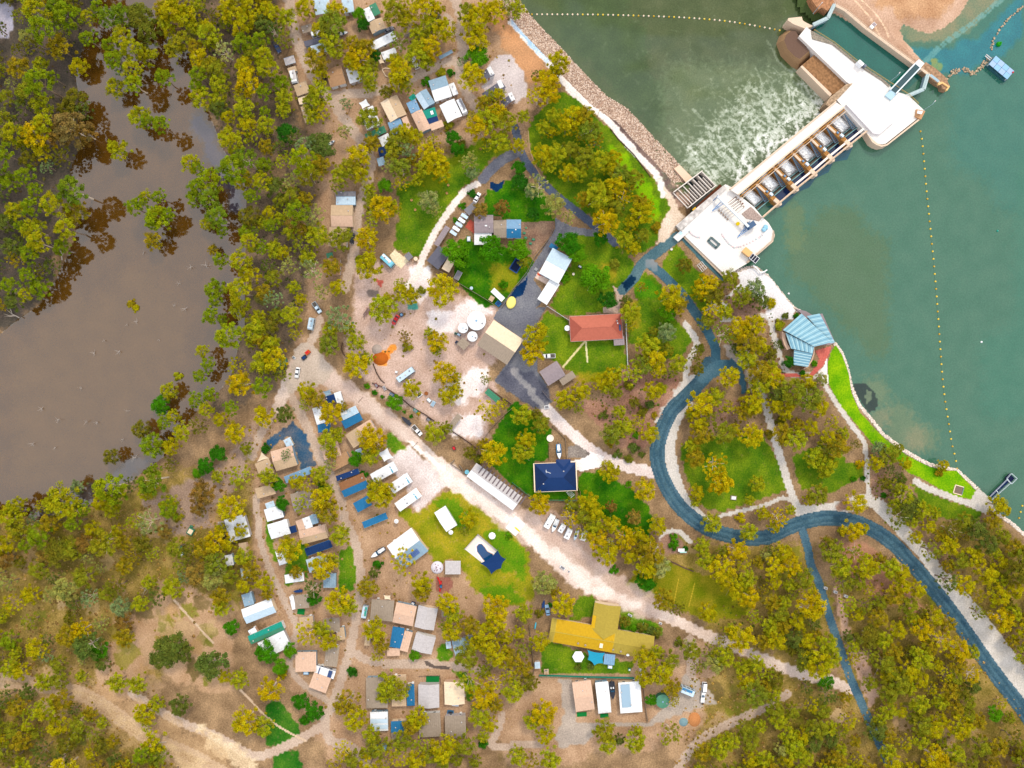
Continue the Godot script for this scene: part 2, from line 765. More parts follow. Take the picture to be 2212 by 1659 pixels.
func waters() -> void:
	var m := water_material(0.06, 0.5)
	m.albedo_texture = ground_mat.albedo_texture
	m.normal_enabled = true
	var f := FastNoiseLite.new()
	f.frequency = 0.03
	f.fractal_octaves = 3
	var im := f.get_seamless_image(256, 256)
	im.convert(Image.FORMAT_RGBA8)
	im.bump_map_to_normal_map(1.5)
	m.normal_texture = ImageTexture.create_from_image(im)
	m.normal_scale = 0.25
	var still := water_material(0.025, 0.85)
	still.albedo_texture = m.albedo_texture
	still.clearcoat_enabled = true
	still.clearcoat = 0.3
	still.clearcoat_roughness = 0.02
	solo("river_water", sheet_mesh(tailwater, Y_DOWN), m, "olive river water below the weir, streaked with foam", "", Transform3D(), "", "structure")
	var up := pts("1480,500 1632,458 1858,270 1826,205 1790,130 1757,70 1775,40 1796,18 1830,-20 1900,-200 2412,-200 2412,1500 1500,1500")
	solo("river_water", sheet_mesh(up, Y_UP), m, "green river water held above the weir", "", Transform3D(), "", "structure")
	solo("lagoon_water", sheet_mesh(pts("-200,-200 640,-200 640,1250 -200,1250"), Y_LAG), still, "still muddy brown lagoon reflecting the trees round it", "", Transform3D(), "", "structure")
	var b := MB.new()
	b.quad(Vector3((2412 - 1106) * S, Y_UP, -2500), Vector3(2500, Y_UP, -2500), Vector3(2500, Y_UP, 1200), Vector3((2412 - 1106) * S, Y_UP, 150), Vector3.UP)
	b.quad(Vector3(0, Y_UP, -2500), Vector3((2412 - 1106) * S, Y_UP, -2500), Vector3((2412 - 1106) * S, Y_UP, (V0 - 829.5) * S), Vector3(0, Y_UP, (V0 - 829.5) * S), Vector3.UP)
	var fm := water_material(0.08, 0.5)
	fm.albedo_color = T(74, 122, 106)
	solo("river_water", b.mesh(), fm, "far reach of the green river", "", Transform3D(), "", "structure")


func flat_areas() -> void:
	var all := pts("-200,-200 2412,-200 2412,1859 -200,1859")
	paint(all, T(122, 98, 74), T(184, 152, 116), 1.0, 0.0)
	# bush floors
	var litter_a := T(112, 100, 40)
	var litter_b := T(184, 154, 92)
	for s in ["-200,1100 560,1000 520,1290 470,1330 330,1500 -200,1480", "-200,1470 200,1510 460,1700 380,1859 -200,1859", "1480,1400 1660,1420 1850,1500 1960,1859 1440,1859 1520,1600", "1800,1200 1960,1200 2412,1700 2412,1859 1960,1859 1830,1460", "2000,1120 2120,1110 2412,1330 2412,1500 2120,1330", "1430,1160 1760,1170 1810,1460 1640,1410 1500,1330"]:
		paint(pts(s), litter_a, litter_b, 30.0, 1.0)
	paint(pts("-200,-200 330,-200 240,60 175,200 180,320 150,480 90,640 0,720 -200,720"), T(74, 70, 62), T(120, 104, 92), 16.0, 0.9)
	paint(pts("345,-100 590,-100 610,200 690,330 690,500 640,720 600,840 440,900 540,620 520,400 440,200"), T(88, 78, 66), T(150, 126, 104), 16.0, 1.0)
	paint(pts("300,1090 480,1000 560,900 600,860 610,900 560,960 530,1010 500,1060 480,1130 380,1160"), T(150, 126, 112), T(188, 162, 142), 12.0, 0.8)
	paint(pts("250,1330 400,1260 480,1290 510,1400 500,1500 380,1480 330,1430 280,1520 200,1500"), T(176, 140, 106), T(206, 172, 140), 14.0, 0.9)
	paint(pts("-20,-20 22,-20 30,60 16,80 -20,84"), T(176, 176, 200), T(196, 190, 204), 6.0, 0.4)
	for bed in [["-100,1120 500,1000 510,1300 330,1490 -100,1450", 90], ["-100,1480 400,1640 300,1800 -100,1800", 40], ["250,1320 500,1290 500,1500 290,1510", 40], ["1480,1400 1850,1500 1960,1800 1440,1800", 60], ["1800,1200 1960,1200 2400,1700 2400,1850 1960,1850", 70], ["2010,1120 2110,1110 2400,1330 2400,1500 2120,1330", 30], ["1430,1160 1760,1170 1810,1460 1500,1330", 40], ["345,-60 600,-60 690,330 640,720 560,840 540,420", 50], ["600,20 1100,20 1100,290 760,400", 40], ["540,900 760,1000 1100,1400 1100,1640 720,1640", 60]]:
		var poly := pts(bed[0])
		var lo := poly[0]
		var hi := poly[0]
		for q in poly:
			lo = lo.min(q)
			hi = hi.max(q)
		for i in int(bed[1]):
			var q := Vector2(rng.randf_range(lo.x, hi.x), rng.randf_range(lo.y, hi.y))
			if Geometry2D.is_point_in_polygon(q, poly):
				var r := rng.randf_range(8.0, 32.0)
				var ring := PackedVector2Array()
				for j in 7:
					ring.append(q + Vector2.from_angle(j * 0.9) * r * rng.randf_range(0.5, 1.3))
				var c: Array = [[114, 118, 30], [124, 122, 36], [196, 166, 128], [170, 140, 110], [100, 86, 50], [140, 126, 48], [176, 140, 96], [108, 112, 40]][rng.randi() % 8]
				paint(ring, T(c[0], c[1], c[2]), T(c[0] + 24, c[1] + 20, c[2] + 14), 7.0, 1.5, rng.randf_range(0.4, 0.85))
	# the lived-in parts: paler trodden earth
	for s in ["600,-200 1110,-200 1130,60 1200,190 1110,290 900,330 760,400 740,560 690,660 640,760 680,560 700,330 640,200", "600,840 700,800 1000,1100 1150,1250 1100,1400 1130,1600 720,1660 560,1350 540,1100 560,980 560,900", "1080,1440 1560,1380 1500,1600 1100,1660"]:
		paint(pts(s), T(164, 130, 102), T(206, 172, 140), 20.0, 0.8)
	for s in ["1040,20 1100,10 1180,130 1200,190 1150,190 1090,110", "1090,50 1130,40 1150,90 1110,90"]:
		paint(pts(s), T(190, 140, 100), T(222, 160, 110), 14.0, 0.9, 0.8)
	# the maintenance yard of pale pink gravel
	paint(pts("770,590 830,560 900,560 960,630 1080,660 1060,820 1070,850 1050,960 960,930 850,870 770,810 740,760 760,660"), T(190, 158, 142), T(226, 198, 186), 14.0, 0.8)
	for s in ["880,580 930,570 940,640 890,660", "920,680 1030,650 1040,690 960,720 940,740", "980,810 1060,790 1060,830 1000,880 960,850", "970,900 1040,890 1050,950 985,940", "1000,640 1070,660 1060,690 1010,670"]:
		paint(pts(s), T(240, 222, 220), T(255, 250, 250), 12.0, 1.0)
	paint(zpts(5, "1020,1420 1090,1380 1220,1290 1210,1340 1160,1430 1120,1500 1060,1510"), T(226, 130, 50), T(250, 170, 80), 5.0, 0.6)
	paint(zpts(5, "1040,750 1100,760 1090,820 1050,810"), T(190, 90, 80), T(210, 120, 100), 3.0, 0.6)
	paint(zpts(5, "1310,960 1400,950 1400,1010 1320,1020"), T(70, 160, 150), T(120, 180, 160), 4.0, 1.0)
	paint(zpts(5, "960,860 1060,850 1050,890 980,910"), T(120, 110, 106), T(140, 124, 116), 6.0, 0.8)
	# lawns
	var ga := T(62, 106, 18)
	var gb := T(130, 148, 28)
	var L := {
		"riverside lawn under gum trees left of the weir": "1226,202 1261,225 1296,265 1318,277 1346,312 1371,335 1393,367 1421,397 1448,440 1441,465 1423,487 1418,527 1388,545 1350,552 1331,515 1281,470 1226,435 1181,390 1146,325 1141,282 1156,250 1206,200",
		"lawn left of the white house track": "853,410 870,395 950,370 1000,322 1050,300 1074,325 1035,378 1000,405 970,440 935,500 915,545 900,555 850,535 857,500 865,440",
		"back lawn of the grey house": "1052,412 1105,385 1150,400 1185,430 1200,470 1195,480 1125,478 1055,465 1040,450 1046,430",
		"front lawn of the grey house": "985,540 1010,510 1030,530 1110,540 1155,560 1150,590 1110,640 1075,655 1050,665 1020,645 985,605 975,560",
		"lawn right of the white shed": "1218,505 1246,500 1295,505 1330,525 1350,552 1371,565 1370,590 1345,612 1320,640 1300,675 1215,682 1188,660 1210,620 1230,580 1235,560 1225,540",
		"lawn all round the red roofed house": "1170,690 1182,672 1225,690 1230,730 1350,740 1356,800 1330,815 1270,825 1245,812 1215,790 1185,770 1168,760",
		"lawn right of the red roofed house": "1365,610 1395,588 1415,600 1425,610 1440,640 1450,680 1490,720 1495,735 1470,770 1440,775 1400,750 1360,740 1352,690 1375,650",
		"lawn between the weir road and the bank path": "1435,560 1458,527 1478,545 1500,580 1530,600 1545,660 1520,680 1490,640 1455,610 1432,590",
		"lawn left of the navy roofed house": "1100,880 1115,868 1150,890 1190,925 1185,990 1150,1000 1152,1060 1190,1062 1243,1060 1240,1080 1165,1080 1106,1045 1080,1020 1045,985 1060,950 1085,905",
		"lawn right of the navy roofed house": "1250,1025 1300,1015 1340,1045 1370,1060 1400,1090 1410,1125 1400,1160 1360,1170 1320,1130 1270,1110 1250,1080",
		"round park lawn inside the road loop": "1475,955 1530,940 1570,950 1640,930 1660,960 1690,1010 1700,1060 1650,1075 1560,1106 1520,1095 1490,1050 1472,990",
		"park lawn right of the road loop": "1712,985 1770,960 1810,955 1830,1000 1866,1005 1865,1030 1820,1050 1800,1065 1780,1060 1760,1050 1735,1060 1720,1030",
		"lower lawn strip beside the jetty path": "1970,1045 2030,1075 2090,1095 2120,1105 2110,1130 2060,1125 2010,1110 1985,1080",
		"front lawn of the yellow roofed house": "1244,1292 1285,1282 1290,1330 1232,1340",
		"back lawn of the yellow roofed house": "1170,1400 1190,1385 1290,1420 1370,1430 1360,1455 1170,1455",
	}
	for k in L:
		var dk: bool = "navy" in k or "grey house" in k
		surf("lawn", k, pts(L[k]), T(28, 92, 12) if dk else ga, T(92, 136, 16) if dk else gb, 5.0, 1.0)
	var bright := "1795,760 1806,745 1820,768 1833,805 1840,850 1858,890 1883,918 1913,948 1958,983 2005,1007 2040,1016 2066,1016 2093,1044 2108,1060 2105,1078 2070,1075 2034,1058 1985,1030 1960,1020 1935,990 1890,965 1865,935 1840,905 1815,875 1790,830 1787,790"
	surf("lawn", "bright lawn strip along the river right of the visitor centre", pts(bright), T(80, 148, 10), T(160, 192, 20), 2.0, 0.5)
	paint(pts("1310,310 1350,330 1400,400 1430,450 1425,480 1390,440 1340,370"), T(96, 160, 12), T(156, 190, 20), 12.0, 0.8)
	surf("lawn", "yellowing lawn around the swimming pool", pts("905,1105 940,1080 975,1052 1000,1060 1050,1105 1106,1150 1140,1190 1150,1250 1155,1300 1090,1310 1020,1270 1000,1230 980,1210 940,1215 900,1150 865,1120 860,1100"), T(118, 136, 20), T(180, 158, 42), 7.0, 1.2)
	for s in ["935,1080 960,1070 1000,1090 1020,1150 990,1140 960,1110", "1040,1140 1090,1150 1140,1200 1140,1260 1090,1230 1060,1180", "1030,1260 1110,1270 1140,1300 1080,1310"]:
		paint(pts(s), T(70, 132, 18), T(120, 150, 24), 14.0, 1.3, 0.85)
	surf("lawn", "olive sports lawn with faint yellow lines", pts("1350,1262 1410,1215 1440,1212 1480,1225 1530,1245 1600,1260 1640,1290 1610,1330 1530,1345 1460,1312 1400,1290"), T(106, 122, 14), T(160, 140, 40), 6.0, 0.8)
	for s in ["1418,1225 1409,1266", "1466,1250 1456,1300", "1501,1258 1488,1310"]:
		paint(wide(pts(s), 2.0), T(200, 170, 50), T(210, 180, 60), 1.0, 0.2, 0.8)
	var small := {"dry lawn patch beside the white track": "835,937 850,935 885,970 870,985 840,975", "lawn patch in the lower cabin rows": "733,1190 765,1180 772,1240 765,1275 735,1285", "lawn patch left of the grey blue cabin": "945,1395 970,1390 980,1420 950,1428", "lawn patch right of the cream cabin": "975,1445 1010,1455 1025,1480 1015,1530 1005,1480", "green clearing in the lower left bush": "578,1520 605,1515 640,1560 655,1600 575,1612", "green clearing at the bottom edge": "590,1622 640,1620 655,1660 595,1680", "lawn strip beside the left cabins": "583,1080 590,1160 600,1220 575,1170", "garden strip right of the yellow roofed house": "1342,1312 1390,1330 1440,1362 1425,1372 1340,1360", "lawn patch under the cabin gums": "615,1180 660,1170 665,1250 620,1265"}
	for k in small:
		var clr: bool = "clearing" in k
		surf("lawn", k, pts(small[k]), T(30, 96, 22) if clr else T(60, 120, 18), T(90, 130, 40) if clr else T(130, 150, 34), 6.0, 1.2)
	for s in ["1090,560 1130,570 1120,620 1060,620 1050,590", "1290,560 1330,570 1340,600 1300,600", "1340,640 1360,700 1390,720 1380,660", "1340,830 1300,810 1250,800 1240,820", "1500,1000 1520,950 1500,940 1480,980"]:
		paint(pts(s), T(150, 150, 20), T(190, 150, 50), 14.0, 1.0, 0.7)
	for s in ["905,350 960,330 1000,330 960,400 900,420", "1020,300 1110,290 1100,330 1060,330"]:
		paint(pts(s), T(100, 132, 16), T(140, 150, 30), 14.0, 0.9, 0.9)
	paint(zpts(6, "1060,800 1150,740 1250,790 1290,880 1220,930 1100,920"), T(52, 124, 16), T(110, 156, 24), 10.0, 0.8, 0.8)
	# gravel and dirt tracks
	var da := T(206, 180, 158)
	var db := T(228, 206, 188)
	var tracks := {
		"brown dirt lane down the left side of the top cabins|22": "612,-60 623,0 635,62 658,130 683,175 715,215 740,250 770,292 800,340 792,400 778,440 768,502 765,545 753,590 745,622",
		"dirt lane across the top cabins|20": "715,207 760,202 803,200 853,185 928,150 990,125 1010,100 985,72 965,40",
		"dirt lane right of the top cabins|22": "968,-60 985,0 1000,50 995,82 1003,112 990,140 1003,190 1028,232",
		"dirt cross lane between the top cabins|12": "803,140 806,170 808,200",
		"dirt track along the lagoon side of the cabins|18": "690,690 672,740 655,775 640,800 620,850 600,880 570,925 545,985",
		"gravel lane through the lower cabins|20": "622,845 653,900 693,990 728,1055 748,1130 770,1180 778,1250 770,1330 756,1400 730,1490 715,1530 700,1560 715,1600 755,1610 800,1660",
		"narrow gravel lane left of the lower cabins|15": "555,1075 560,1155 583,1230 600,1265 622,1315 640,1350 632,1400",
		"gravel loop lane round the lower left cabins|15": "632,1400 628,1445 665,1485 708,1513",
		"gravel lane between the lower cabin rows|18": "758,1404 803,1429 868,1434 928,1434 1000,1440 1040,1450",
		"gravel lane at the bottom of the cabin rows|16": "1085,1545 1075,1580 1060,1610 1106,1610 1170,1605",
		"dirt track across the lower left bush|34": "-200,1455 0,1469 75,1477 175,1499 250,1544 325,1594 425,1639 560,1720",
		"pale sandy track in the lower left corner|20": "287,1499 375,1552 475,1594 553,1632 640,1600 690,1570",
		"gravel drive from the white track to the caravan court|22": "1490,1380 1497,1420 1490,1460 1496,1490",
		"grey dirt track at the lower right|20": "1440,1700 1500,1610 1560,1570 1650,1530 1700,1500",
	}
	for k in tracks:
		var a: PackedStringArray = k.split("|")
		surf("track", a[0], wide(pts(tracks[k]), a[1].to_float()), T(184, 160, 142), T(212, 190, 172), 4.0, 0.6)
	for s in ["375,1294 420,1345 462,1389", "185,1537 150,1602 125,1680", "520,1490 590,1560 660,1600"]:
		surf("footpath", {"375": "thin dirt footpath up the lower left bush", "185": "thin dirt footpath at the lower left edge", "520": "thin dirt footpath through the green clearing"}[s.substr(0, 3)], wide(pts(s), 5.0), T(204, 176, 150), T(224, 198, 170), 2.0, 0.5)
	for s in ["230,1530 330,1590 430,1640 500,1690 480,1720 380,1650 260,1570", "420,1560 500,1600 560,1640 540,1680 450,1620"]:
		paint(pts(s), T(214, 186, 150), T(250, 230, 194), 14.0, 1.2, 0.85)
	paint(wide(pts("-60,1470 120,1485 250,1540 360,1600 460,1660"), 96.0), T(188, 152, 112), T(220, 186, 144), 26.0, 1.2, 0.6)
	for e in [-16.0, -7.0, 2.0, 9.0, 17.0]:
		paint(wide(pts("%f,1470 %f,1499 %f,1544 %f,1594 %f,1650" % [e, 175 + e, 250 + e, 325 + e, 440 + e]), 3.0), T(150, 118, 84), T(236, 208, 164), 2.0, 1.2, 0.5)
	surf("gravel_court", "pale gravel forecourt right of the top cabins", pts("1073,120 1100,118 1130,150 1140,205 1110,225 1090,215 1040,190 1060,165 1040,160"), T(200, 186, 186), T(226, 214, 212), 5.0, 0.6)
	surf("gravel_court", "grey gravel court round the three long caravans", zpts(14, "410,880 450,1200 370,1400 400,1490 650,1440 750,1300 1180,1300 1480,1180 1780,1090 1660,920 1480,860 1430,1000 1180,1270 930,1250 560,1250 530,890"), T(166, 154, 144), T(196, 182, 168), 6.0, 0.6)
	surf("gravel_court", "pale gravel forecourt beside the white cabins", pts("835,1000 880,960 930,1000 975,1040 940,1072 920,1095 897,1108 893,1085 870,1040"), T(206, 188, 184), T(244, 232, 230), 8.0, 0.7)
	surf("gravel_court", "gravel parking strip of the trailers", pts("1140,1120 1190,1100 1280,1150 1320,1200 1340,1240 1310,1240 1240,1200 1150,1150"), T(176, 146, 128), T(206, 176, 158), 8.0, 0.7)
	surf("gravel_court", "bluish gravel patch with fallen leaves in the lower cabins", zpts(9, "90,480 330,330 420,420 520,700 400,740 330,560 290,440 110,560"), T(36, 84, 126), T(110, 112, 120), 5.0, 0.9)
	surf("track", "wide white gravel road running diagonally through the park", wide(pts("600,880 632,800 640,790 668,775 700,803 728,828 778,862 828,900 878,937 903,960 953,1005 1003,1042 1053,1080 1106,1117 1131,1142 1193,1187 1243,1222 1275,1258 1331,1288 1393,1309 1456,1339 1531,1374 1600,1402 1684,1439 1746,1459 1799,1472 1835,1490"), 24.0), T(214, 188, 172), T(240, 222, 212), 5.0, 0.5)
	paint(wide(pts("1060,1080 1140,1140 1230,1205 1310,1265 1400,1310"), 66.0), T(196, 168, 154), T(222, 198, 186), 12.0, 0.8, 0.9)
	surf("gravel_court", "broad white gravel bend in the middle of the road", pts("930,985 960,990 1106,1100 1200,1185 1275,1240 1330,1275 1310,1300 1230,1265 1160,1195 1090,1130 1000,1075 950,1040"), T(226, 202, 190), T(246, 230, 222), 10.0, 0.7)
	paint(wide(pts("940,1010 1003,1050 1060,1090 1131,1150 1200,1205 1280,1270 1380,1310"), 20.0), T(244, 228, 220), T(255, 248, 242), 12.0, 0.8, 0.6)
	paint(wide(pts("840,910 900,965 960,1015"), 9.0), T(250, 236, 228), T(255, 250, 246), 5.0, 0.8)
	paint(wide(pts("640,792 668,778 700,803 728,828 778,862 828,900 878,937"), 38.0), T(206, 180, 166), T(228, 206, 194), 9.0, 0.8, 0.9)
	surf("track", "gravel apron joining the lane to the white road", pts("640,745 665,740 690,760 720,800 700,830 660,840 625,850 615,830 630,790"), T(190, 172, 156), T(214, 196, 182), 5.0, 0.5)
	surf("track", "white gravel track up to the asphalt drive", wide(pts("880,618 900,595 915,552 943,497 978,445 1005,413 1032,396"), 15.0), T(230, 214, 204), T(255, 246, 240), 3.0, 0.5)
	surf("track", "white gravel drive of the navy roofed house", wide(pts("1178,880 1246,947 1293,982 1330,1000 1360,1009 1410,1020"), 25.0), T(220, 200, 194), T(246, 234, 230), 4.0, 0.5)
	surf("concrete_apron", "pale concrete apron right of the navy roofed house", pts("1226,995 1252,993 1275,975 1305,985 1300,1008 1256,1018 1232,1012"), T(244, 238, 236), T(255, 250, 250), 2.0, 0.2)
	# park paths, pale grey
	var pa := T(196, 188, 180)
	var pb := T(224, 218, 212)
	var paths := {
		"pale shoulder inside the road loop|26": "1484,872 1462,900 1449,942 1447,980 1461,1042 1485,1092 1520,1124",
		"pale shoulder outside the road loop|16": "1500,815 1470,835 1440,870 1418,905",
		"footpath along the foot of the park lawn|9": "1556,1114 1606,1102 1659,1089 1690,1075 1720,1085",
		"wide footpath down the middle of the park|17": "1640,835 1655,880 1674,950 1691,1005 1706,1055 1724,1100",
		"footpath beside the river lawn|11": "1770,800 1784,834 1809,874 1839,917 1866,954 1871,985 1874,1030 1876,1070",
		"wide gravel shoulder of the main road|30": "1730,1105 1800,1100 1876,1080 1909,1102 1959,1155 2000,1200 2040,1260",
		"bluish gravel shoulder of the road in the lower right|48": "2040,1260 2070,1295 2120,1355 2170,1420 2230,1500 2296,1564",
		"concrete path to the jetty|14": "1976,1038 1990,1048 2034,1066 2096,1087 2134,1090",
		"gravel path through the shrubs left of the road|11": "1380,1230 1420,1190 1435,1150 1470,1150 1490,1170",
		"grey path left of the visitor centre|13": "1560,690 1600,688 1659,682 1670,720 1688,780 1705,805 1760,812",
		"short path beside the road shrubs|14": "1480,700 1505,740 1490,775 1480,815 1495,830",
		"gravel footpath below the weir|16": "1545,660 1580,640 1620,600 1650,590",
	}
	for k in paths:
		var a: PackedStringArray = k.split("|")
		surf("footpath", a[0], wide(pts(paths[k]), a[1].to_float()), pa, pb, 3.0, 0.5)
	surf("paved_court", "gravel landing at the foot of the jetty", pts("2106,1062 2112,1052 2134,1070 2150,1095 2130,1110 2105,1100 2090,1092"), pa, pb, 3.0, 0.4)
	surf("gravel_court", "grey gravel shoulder right of the road head", pts("1562,745 1620,750 1650,790 1650,830 1620,850 1606,800 1575,775"), T(170, 156, 146), T(206, 192, 182), 5.0, 0.6)
	surf("paved_court", "bright concrete apron between the weir and the visitor centre", pts("1588,590 1625,577 1665,600 1695,640 1718,668 1712,690 1660,690 1640,650 1600,640 1560,680 1545,670 1600,610"), T(226, 222, 224), T(250, 248, 250), 3.0, 0.4)
	surf("paved_court", "red paving below the visitor centre", zpts(7, "405,1370 540,1330 545,1350 500,1470 440,1540 380,1600 0,1590 0,1565 150,1565 350,1575 420,1500 440,1440"), T(196, 92, 86), T(214, 120, 106), 2.0, 0.3)
	surf("concrete_apron", "white concrete wedge right of the red paving", zpts(7, "512,1420 515,1560 525,1659 490,1659 440,1560 480,1500"), T(236, 230, 226), T(250, 246, 244), 2.0, 0.2)
	surf("paved_court", "red brick paving beside the grey house", zpts(5, "1805,300 1850,235 1888,260 1888,365"), T(186, 84, 70), T(206, 106, 88), 1.5, 0.2)
	surf("concrete_apron", "cream sandy pad beside the blue truck", zpts(5, "1150,545 1200,497 1320,590 1255,665 1190,610"), T(240, 216, 176), T(252, 236, 204), 2.0, 0.5)
	surf("footpath", "slanting cream footpath on the red roofed house lawn", wide(zpts(6, "628,1292 560,1372 440,1512"), 4.6), T(214, 200, 140), T(232, 218, 170), 1.0, 0.2)
	surf("footpath", "straight cream footpath on the red roofed house lawn", wide(zpts(6, "638,1292 644,1380 652,1466"), 4.2), T(214, 206, 160), T(232, 222, 180), 1.0, 0.2)
	surf("concrete_apron", "pinkish concrete pad at the lower side of the large white shed", zpts(6, "186,735 228,684 332,756 300,800"), T(236, 206, 190), T(246, 222, 208), 1.0, 0.2)
	paint(zpts(6, "215,690 270,715 265,730 220,715"), T(226, 60, 30), T(230, 110, 70), 1.5, 0.8)
	surf("gravel_court", "pinkish drive from the asphalt stub to the red roofed house", zpts(6, "862,800 985,885 940,930 930,1050 790,1045 780,1000 890,985 905,900"), T(186, 160, 146), T(212, 188, 172), 2.0, 0.4)
	surf("garden_bed", "bark and vegetable garden right of the blue roofed wing", zpts(6, "80,262 370,250 372,290 330,370 190,545 150,520 150,400 80,380"), T(120, 92, 80), T(176, 146, 122), 2.0, 0.8)
	surf("play_pad", "reddish bark pad under the red play set", zpts(13, "1560,0 1690,5 1698,100 1640,160 1560,130"), T(150, 96, 84), T(180, 130, 112), 3.0, 0.4)
	paint(zpts(10, "480,540 560,520 680,600 620,640 480,640"), T(96, 86, 84), T(170, 160, 150), 2.0, 0.9)
	# asphalt
	var aa := T(54, 82, 100)
	var ab := T(84, 114, 128)
	var ga2 := T(106, 108, 120)
	var gb2 := T(138, 138, 146)
	surf("asphalt_road", "main blue grey asphalt road curving round the park and off to the lower right", wide(pts("1532,785 1520,815 1481,857 1451,886 1430,929 1420,969 1422,1004 1441,1054 1476,1102 1531,1142 1593,1160 1640,1162 1659,1160 1709,1137 1759,1122 1799,1119 1846,1127 1889,1146 1929,1174 1959,1206 1991,1242 2049,1314 2099,1384 2149,1455 2196,1515 2250,1590 2330,1700"), 32.0), aa, ab, 2.0, 0.3)
	var lane := smooth_line(pts("1481,857 1451,886 1430,929 1420,969 1422,1004 1441,1054 1476,1102 1531,1142 1593,1160 1640,1162 1659,1160 1709,1137 1759,1122 1799,1119 1846,1127 1889,1146 1929,1174 1959,1206 1991,1242 2049,1314 2099,1384 2149,1455 2196,1515 2250,1590"))
	for e in [[-11.0, 4.0, 118, 148, 168], [-5.0, 3.0, 40, 76, 104], [2.0, 5.0, 104, 140, 160], [8.0, 3.0, 46, 82, 110], [12.0, 3.0, 130, 150, 164]]:
		var off := PackedVector2Array()
		for i in lane.size():
			var d := (lane[mini(i + 1, lane.size() - 1)] - lane[maxi(i - 1, 0)]).normalized()
			off.append(lane[i] + Vector2(-d.y, d.x) * float(e[0]))
		for i in range(0, off.size() - 1):
			if (i * 7 + int(e[0])) % 5 != 0:
				paint(PackedVector2Array([off[i], off[i] + (off[i + 1] - off[i]).orthogonal().normalized() * float(e[1]), off[i + 1] + (off[i + 1] - off[i]).orthogonal().normalized() * float(e[1]), off[i + 1]]), T(e[2], e[3], e[4]), T(e[2] - 14, e[3] - 10, e[4] - 8), 2.0, 1.0, 0.3)
	surf("asphalt_road", "narrow asphalt side road heading down the lower right", wide(pts("1735,1150 1746,1190 1752,1222 1769,1259 1784,1309 1811,1389 1834,1456 1859,1514 1886,1576 1924,1659 1960,1740"), 18.0), T(62, 96, 118), T(104, 134, 148), 2.0, 0.6)
	surf("asphalt_road", "asphalt road from the road head up to the weir", wide(pts("1550,785 1546,777 1545,752 1520,702 1496,667 1479,642 1451,612 1430,592 1405,572"), 20.0), T(52, 90, 112), T(84, 116, 130), 2.0, 0.4)
	surf("asphalt_road", "asphalt turning head above the road loop", pts("1500,820 1520,795 1545,778 1580,775 1604,795 1612,830 1610,850 1600,850 1598,815 1575,800 1545,815 1525,830"), T(60, 100, 122), T(96, 126, 140), 3.0, 0.5)
	surf("asphalt_road", "asphalt crossing at the end of the weir bridge", wide(pts("1345,626 1371,598 1385,573 1418,545 1462,512"), 23.0), T(66, 98, 112), T(104, 130, 138), 2.0, 0.4)
	surf("asphalt_road", "asphalt lane along the foot of the weir platform", wide(pts("1476,512 1518,557 1566,602"), 15.0), T(60, 96, 108), T(86, 120, 128), 1.5, 0.2)
	surf("asphalt_road", "asphalt park road behind the grey house", wide(pts("1328,525 1296,497 1246,457 1190,412 1151,370 1126,330 1116,290 1112,275"), 17.0), T(76, 88, 114), T(104, 110, 130), 2.0, 0.3)
	surf("asphalt_road", "asphalt drive below the top cabins", wide(pts("1043,387 1060,368 1085,345 1120,328"), 22.0), T(104, 106, 120), T(130, 130, 140), 2.0, 0.3)
	surf("asphalt_yard", "grey asphalt yard and drive between the sheds", pts("1200,470 1212,478 1238,490 1290,497 1320,520 1300,512 1250,508 1222,514 1205,525 1180,560 1152,604 1180,640 1158,665 1181,662 1165,690 1160,715 1160,800 1182,833 1170,845 1195,866 1168,884 1130,866 1068,823 1092,788 1131,735 1065,688 1083,657 1137,593 1165,550 1190,510 1200,490"), ga2, gb2, 2.0, 0.3)
	paint(pts("1068,823 1092,795 1115,790 1130,800 1160,810 1180,835 1190,866 1168,884 1120,860"), T(80, 82, 98), T(116, 116, 128), 8.0, 0.6)
	paint(wide(pts("1110,800 1150,850 1170,878"), 14.0), T(150, 148, 152), T(180, 174, 172), 7.0, 0.8, 0.8)
	for s in ["1140,592 1135,605 1115,620 1102,640 1110,645 1130,636 1138,612", "1060,392 1075,398 1090,388 1085,405 1072,415 1058,405"]:
		paint(pts(s), T(14, 44, 84), T(24, 62, 104), 1.5, 0.5)
	paint(zpts(6, "950,790 1030,720 1070,740 1050,800 980,860"), T(12, 40, 66), T(28, 62, 88), 3.0, 0.7)
	paint(zpts(6, "1180,560 1230,600 1270,640 1240,690 1160,660 1150,620"), T(150, 150, 154), T(110, 130, 140), 5.0, 0.8)
	paint(zpts(13, "1450,730 1490,735 1540,770 1680,780 1670,805 1550,800 1500,780 1470,770"), T(96, 84, 78), T(112, 98, 90), 1.5, 0.5)
	paint(zpts(5, "690,340 900,340 900,380 720,380"), T(150, 140, 136), T(170, 160, 150), 4.0, 0.5)
	# gardens and bark
	for s in ["1350,790 1400,760 1440,790 1470,830 1420,900 1405,960 1350,970 1290,920 1240,870 1300,860"]:
		paint(pts(s), T(140, 100, 84), T(188, 146, 124), 10.0, 0.9)
	for s in ["1560,640 1620,630 1660,670 1600,700", "1440,1150 1470,1160 1490,1200 1440,1200 1410,1190", "1880,1020 1920,1030 1910,1075 1885,1070", "1640,870 1600,860 1490,900 1490,945 1520,940", "1800,1090 1830,1075 1850,1100 1815,1105"]:
		paint(pts(s), T(136, 104, 88), T(176, 140, 120), 8.0, 0.9)
	paint(pts("1810,1180 1850,1165 1910,1200 1960,1260 2010,1330 1900,1300 1830,1240"), T(166, 122, 96), T(200, 150, 120), 12.0, 0.9)
	for s in ["1800,1260 1820,1300 1850,1400 1880,1450 1850,1450 1820,1380", "1835,1400 1870,1410 1900,1500 1880,1530 1850,1460"]:
		paint(pts(s), T(190, 152, 130), T(214, 180, 156), 6.0, 0.7)
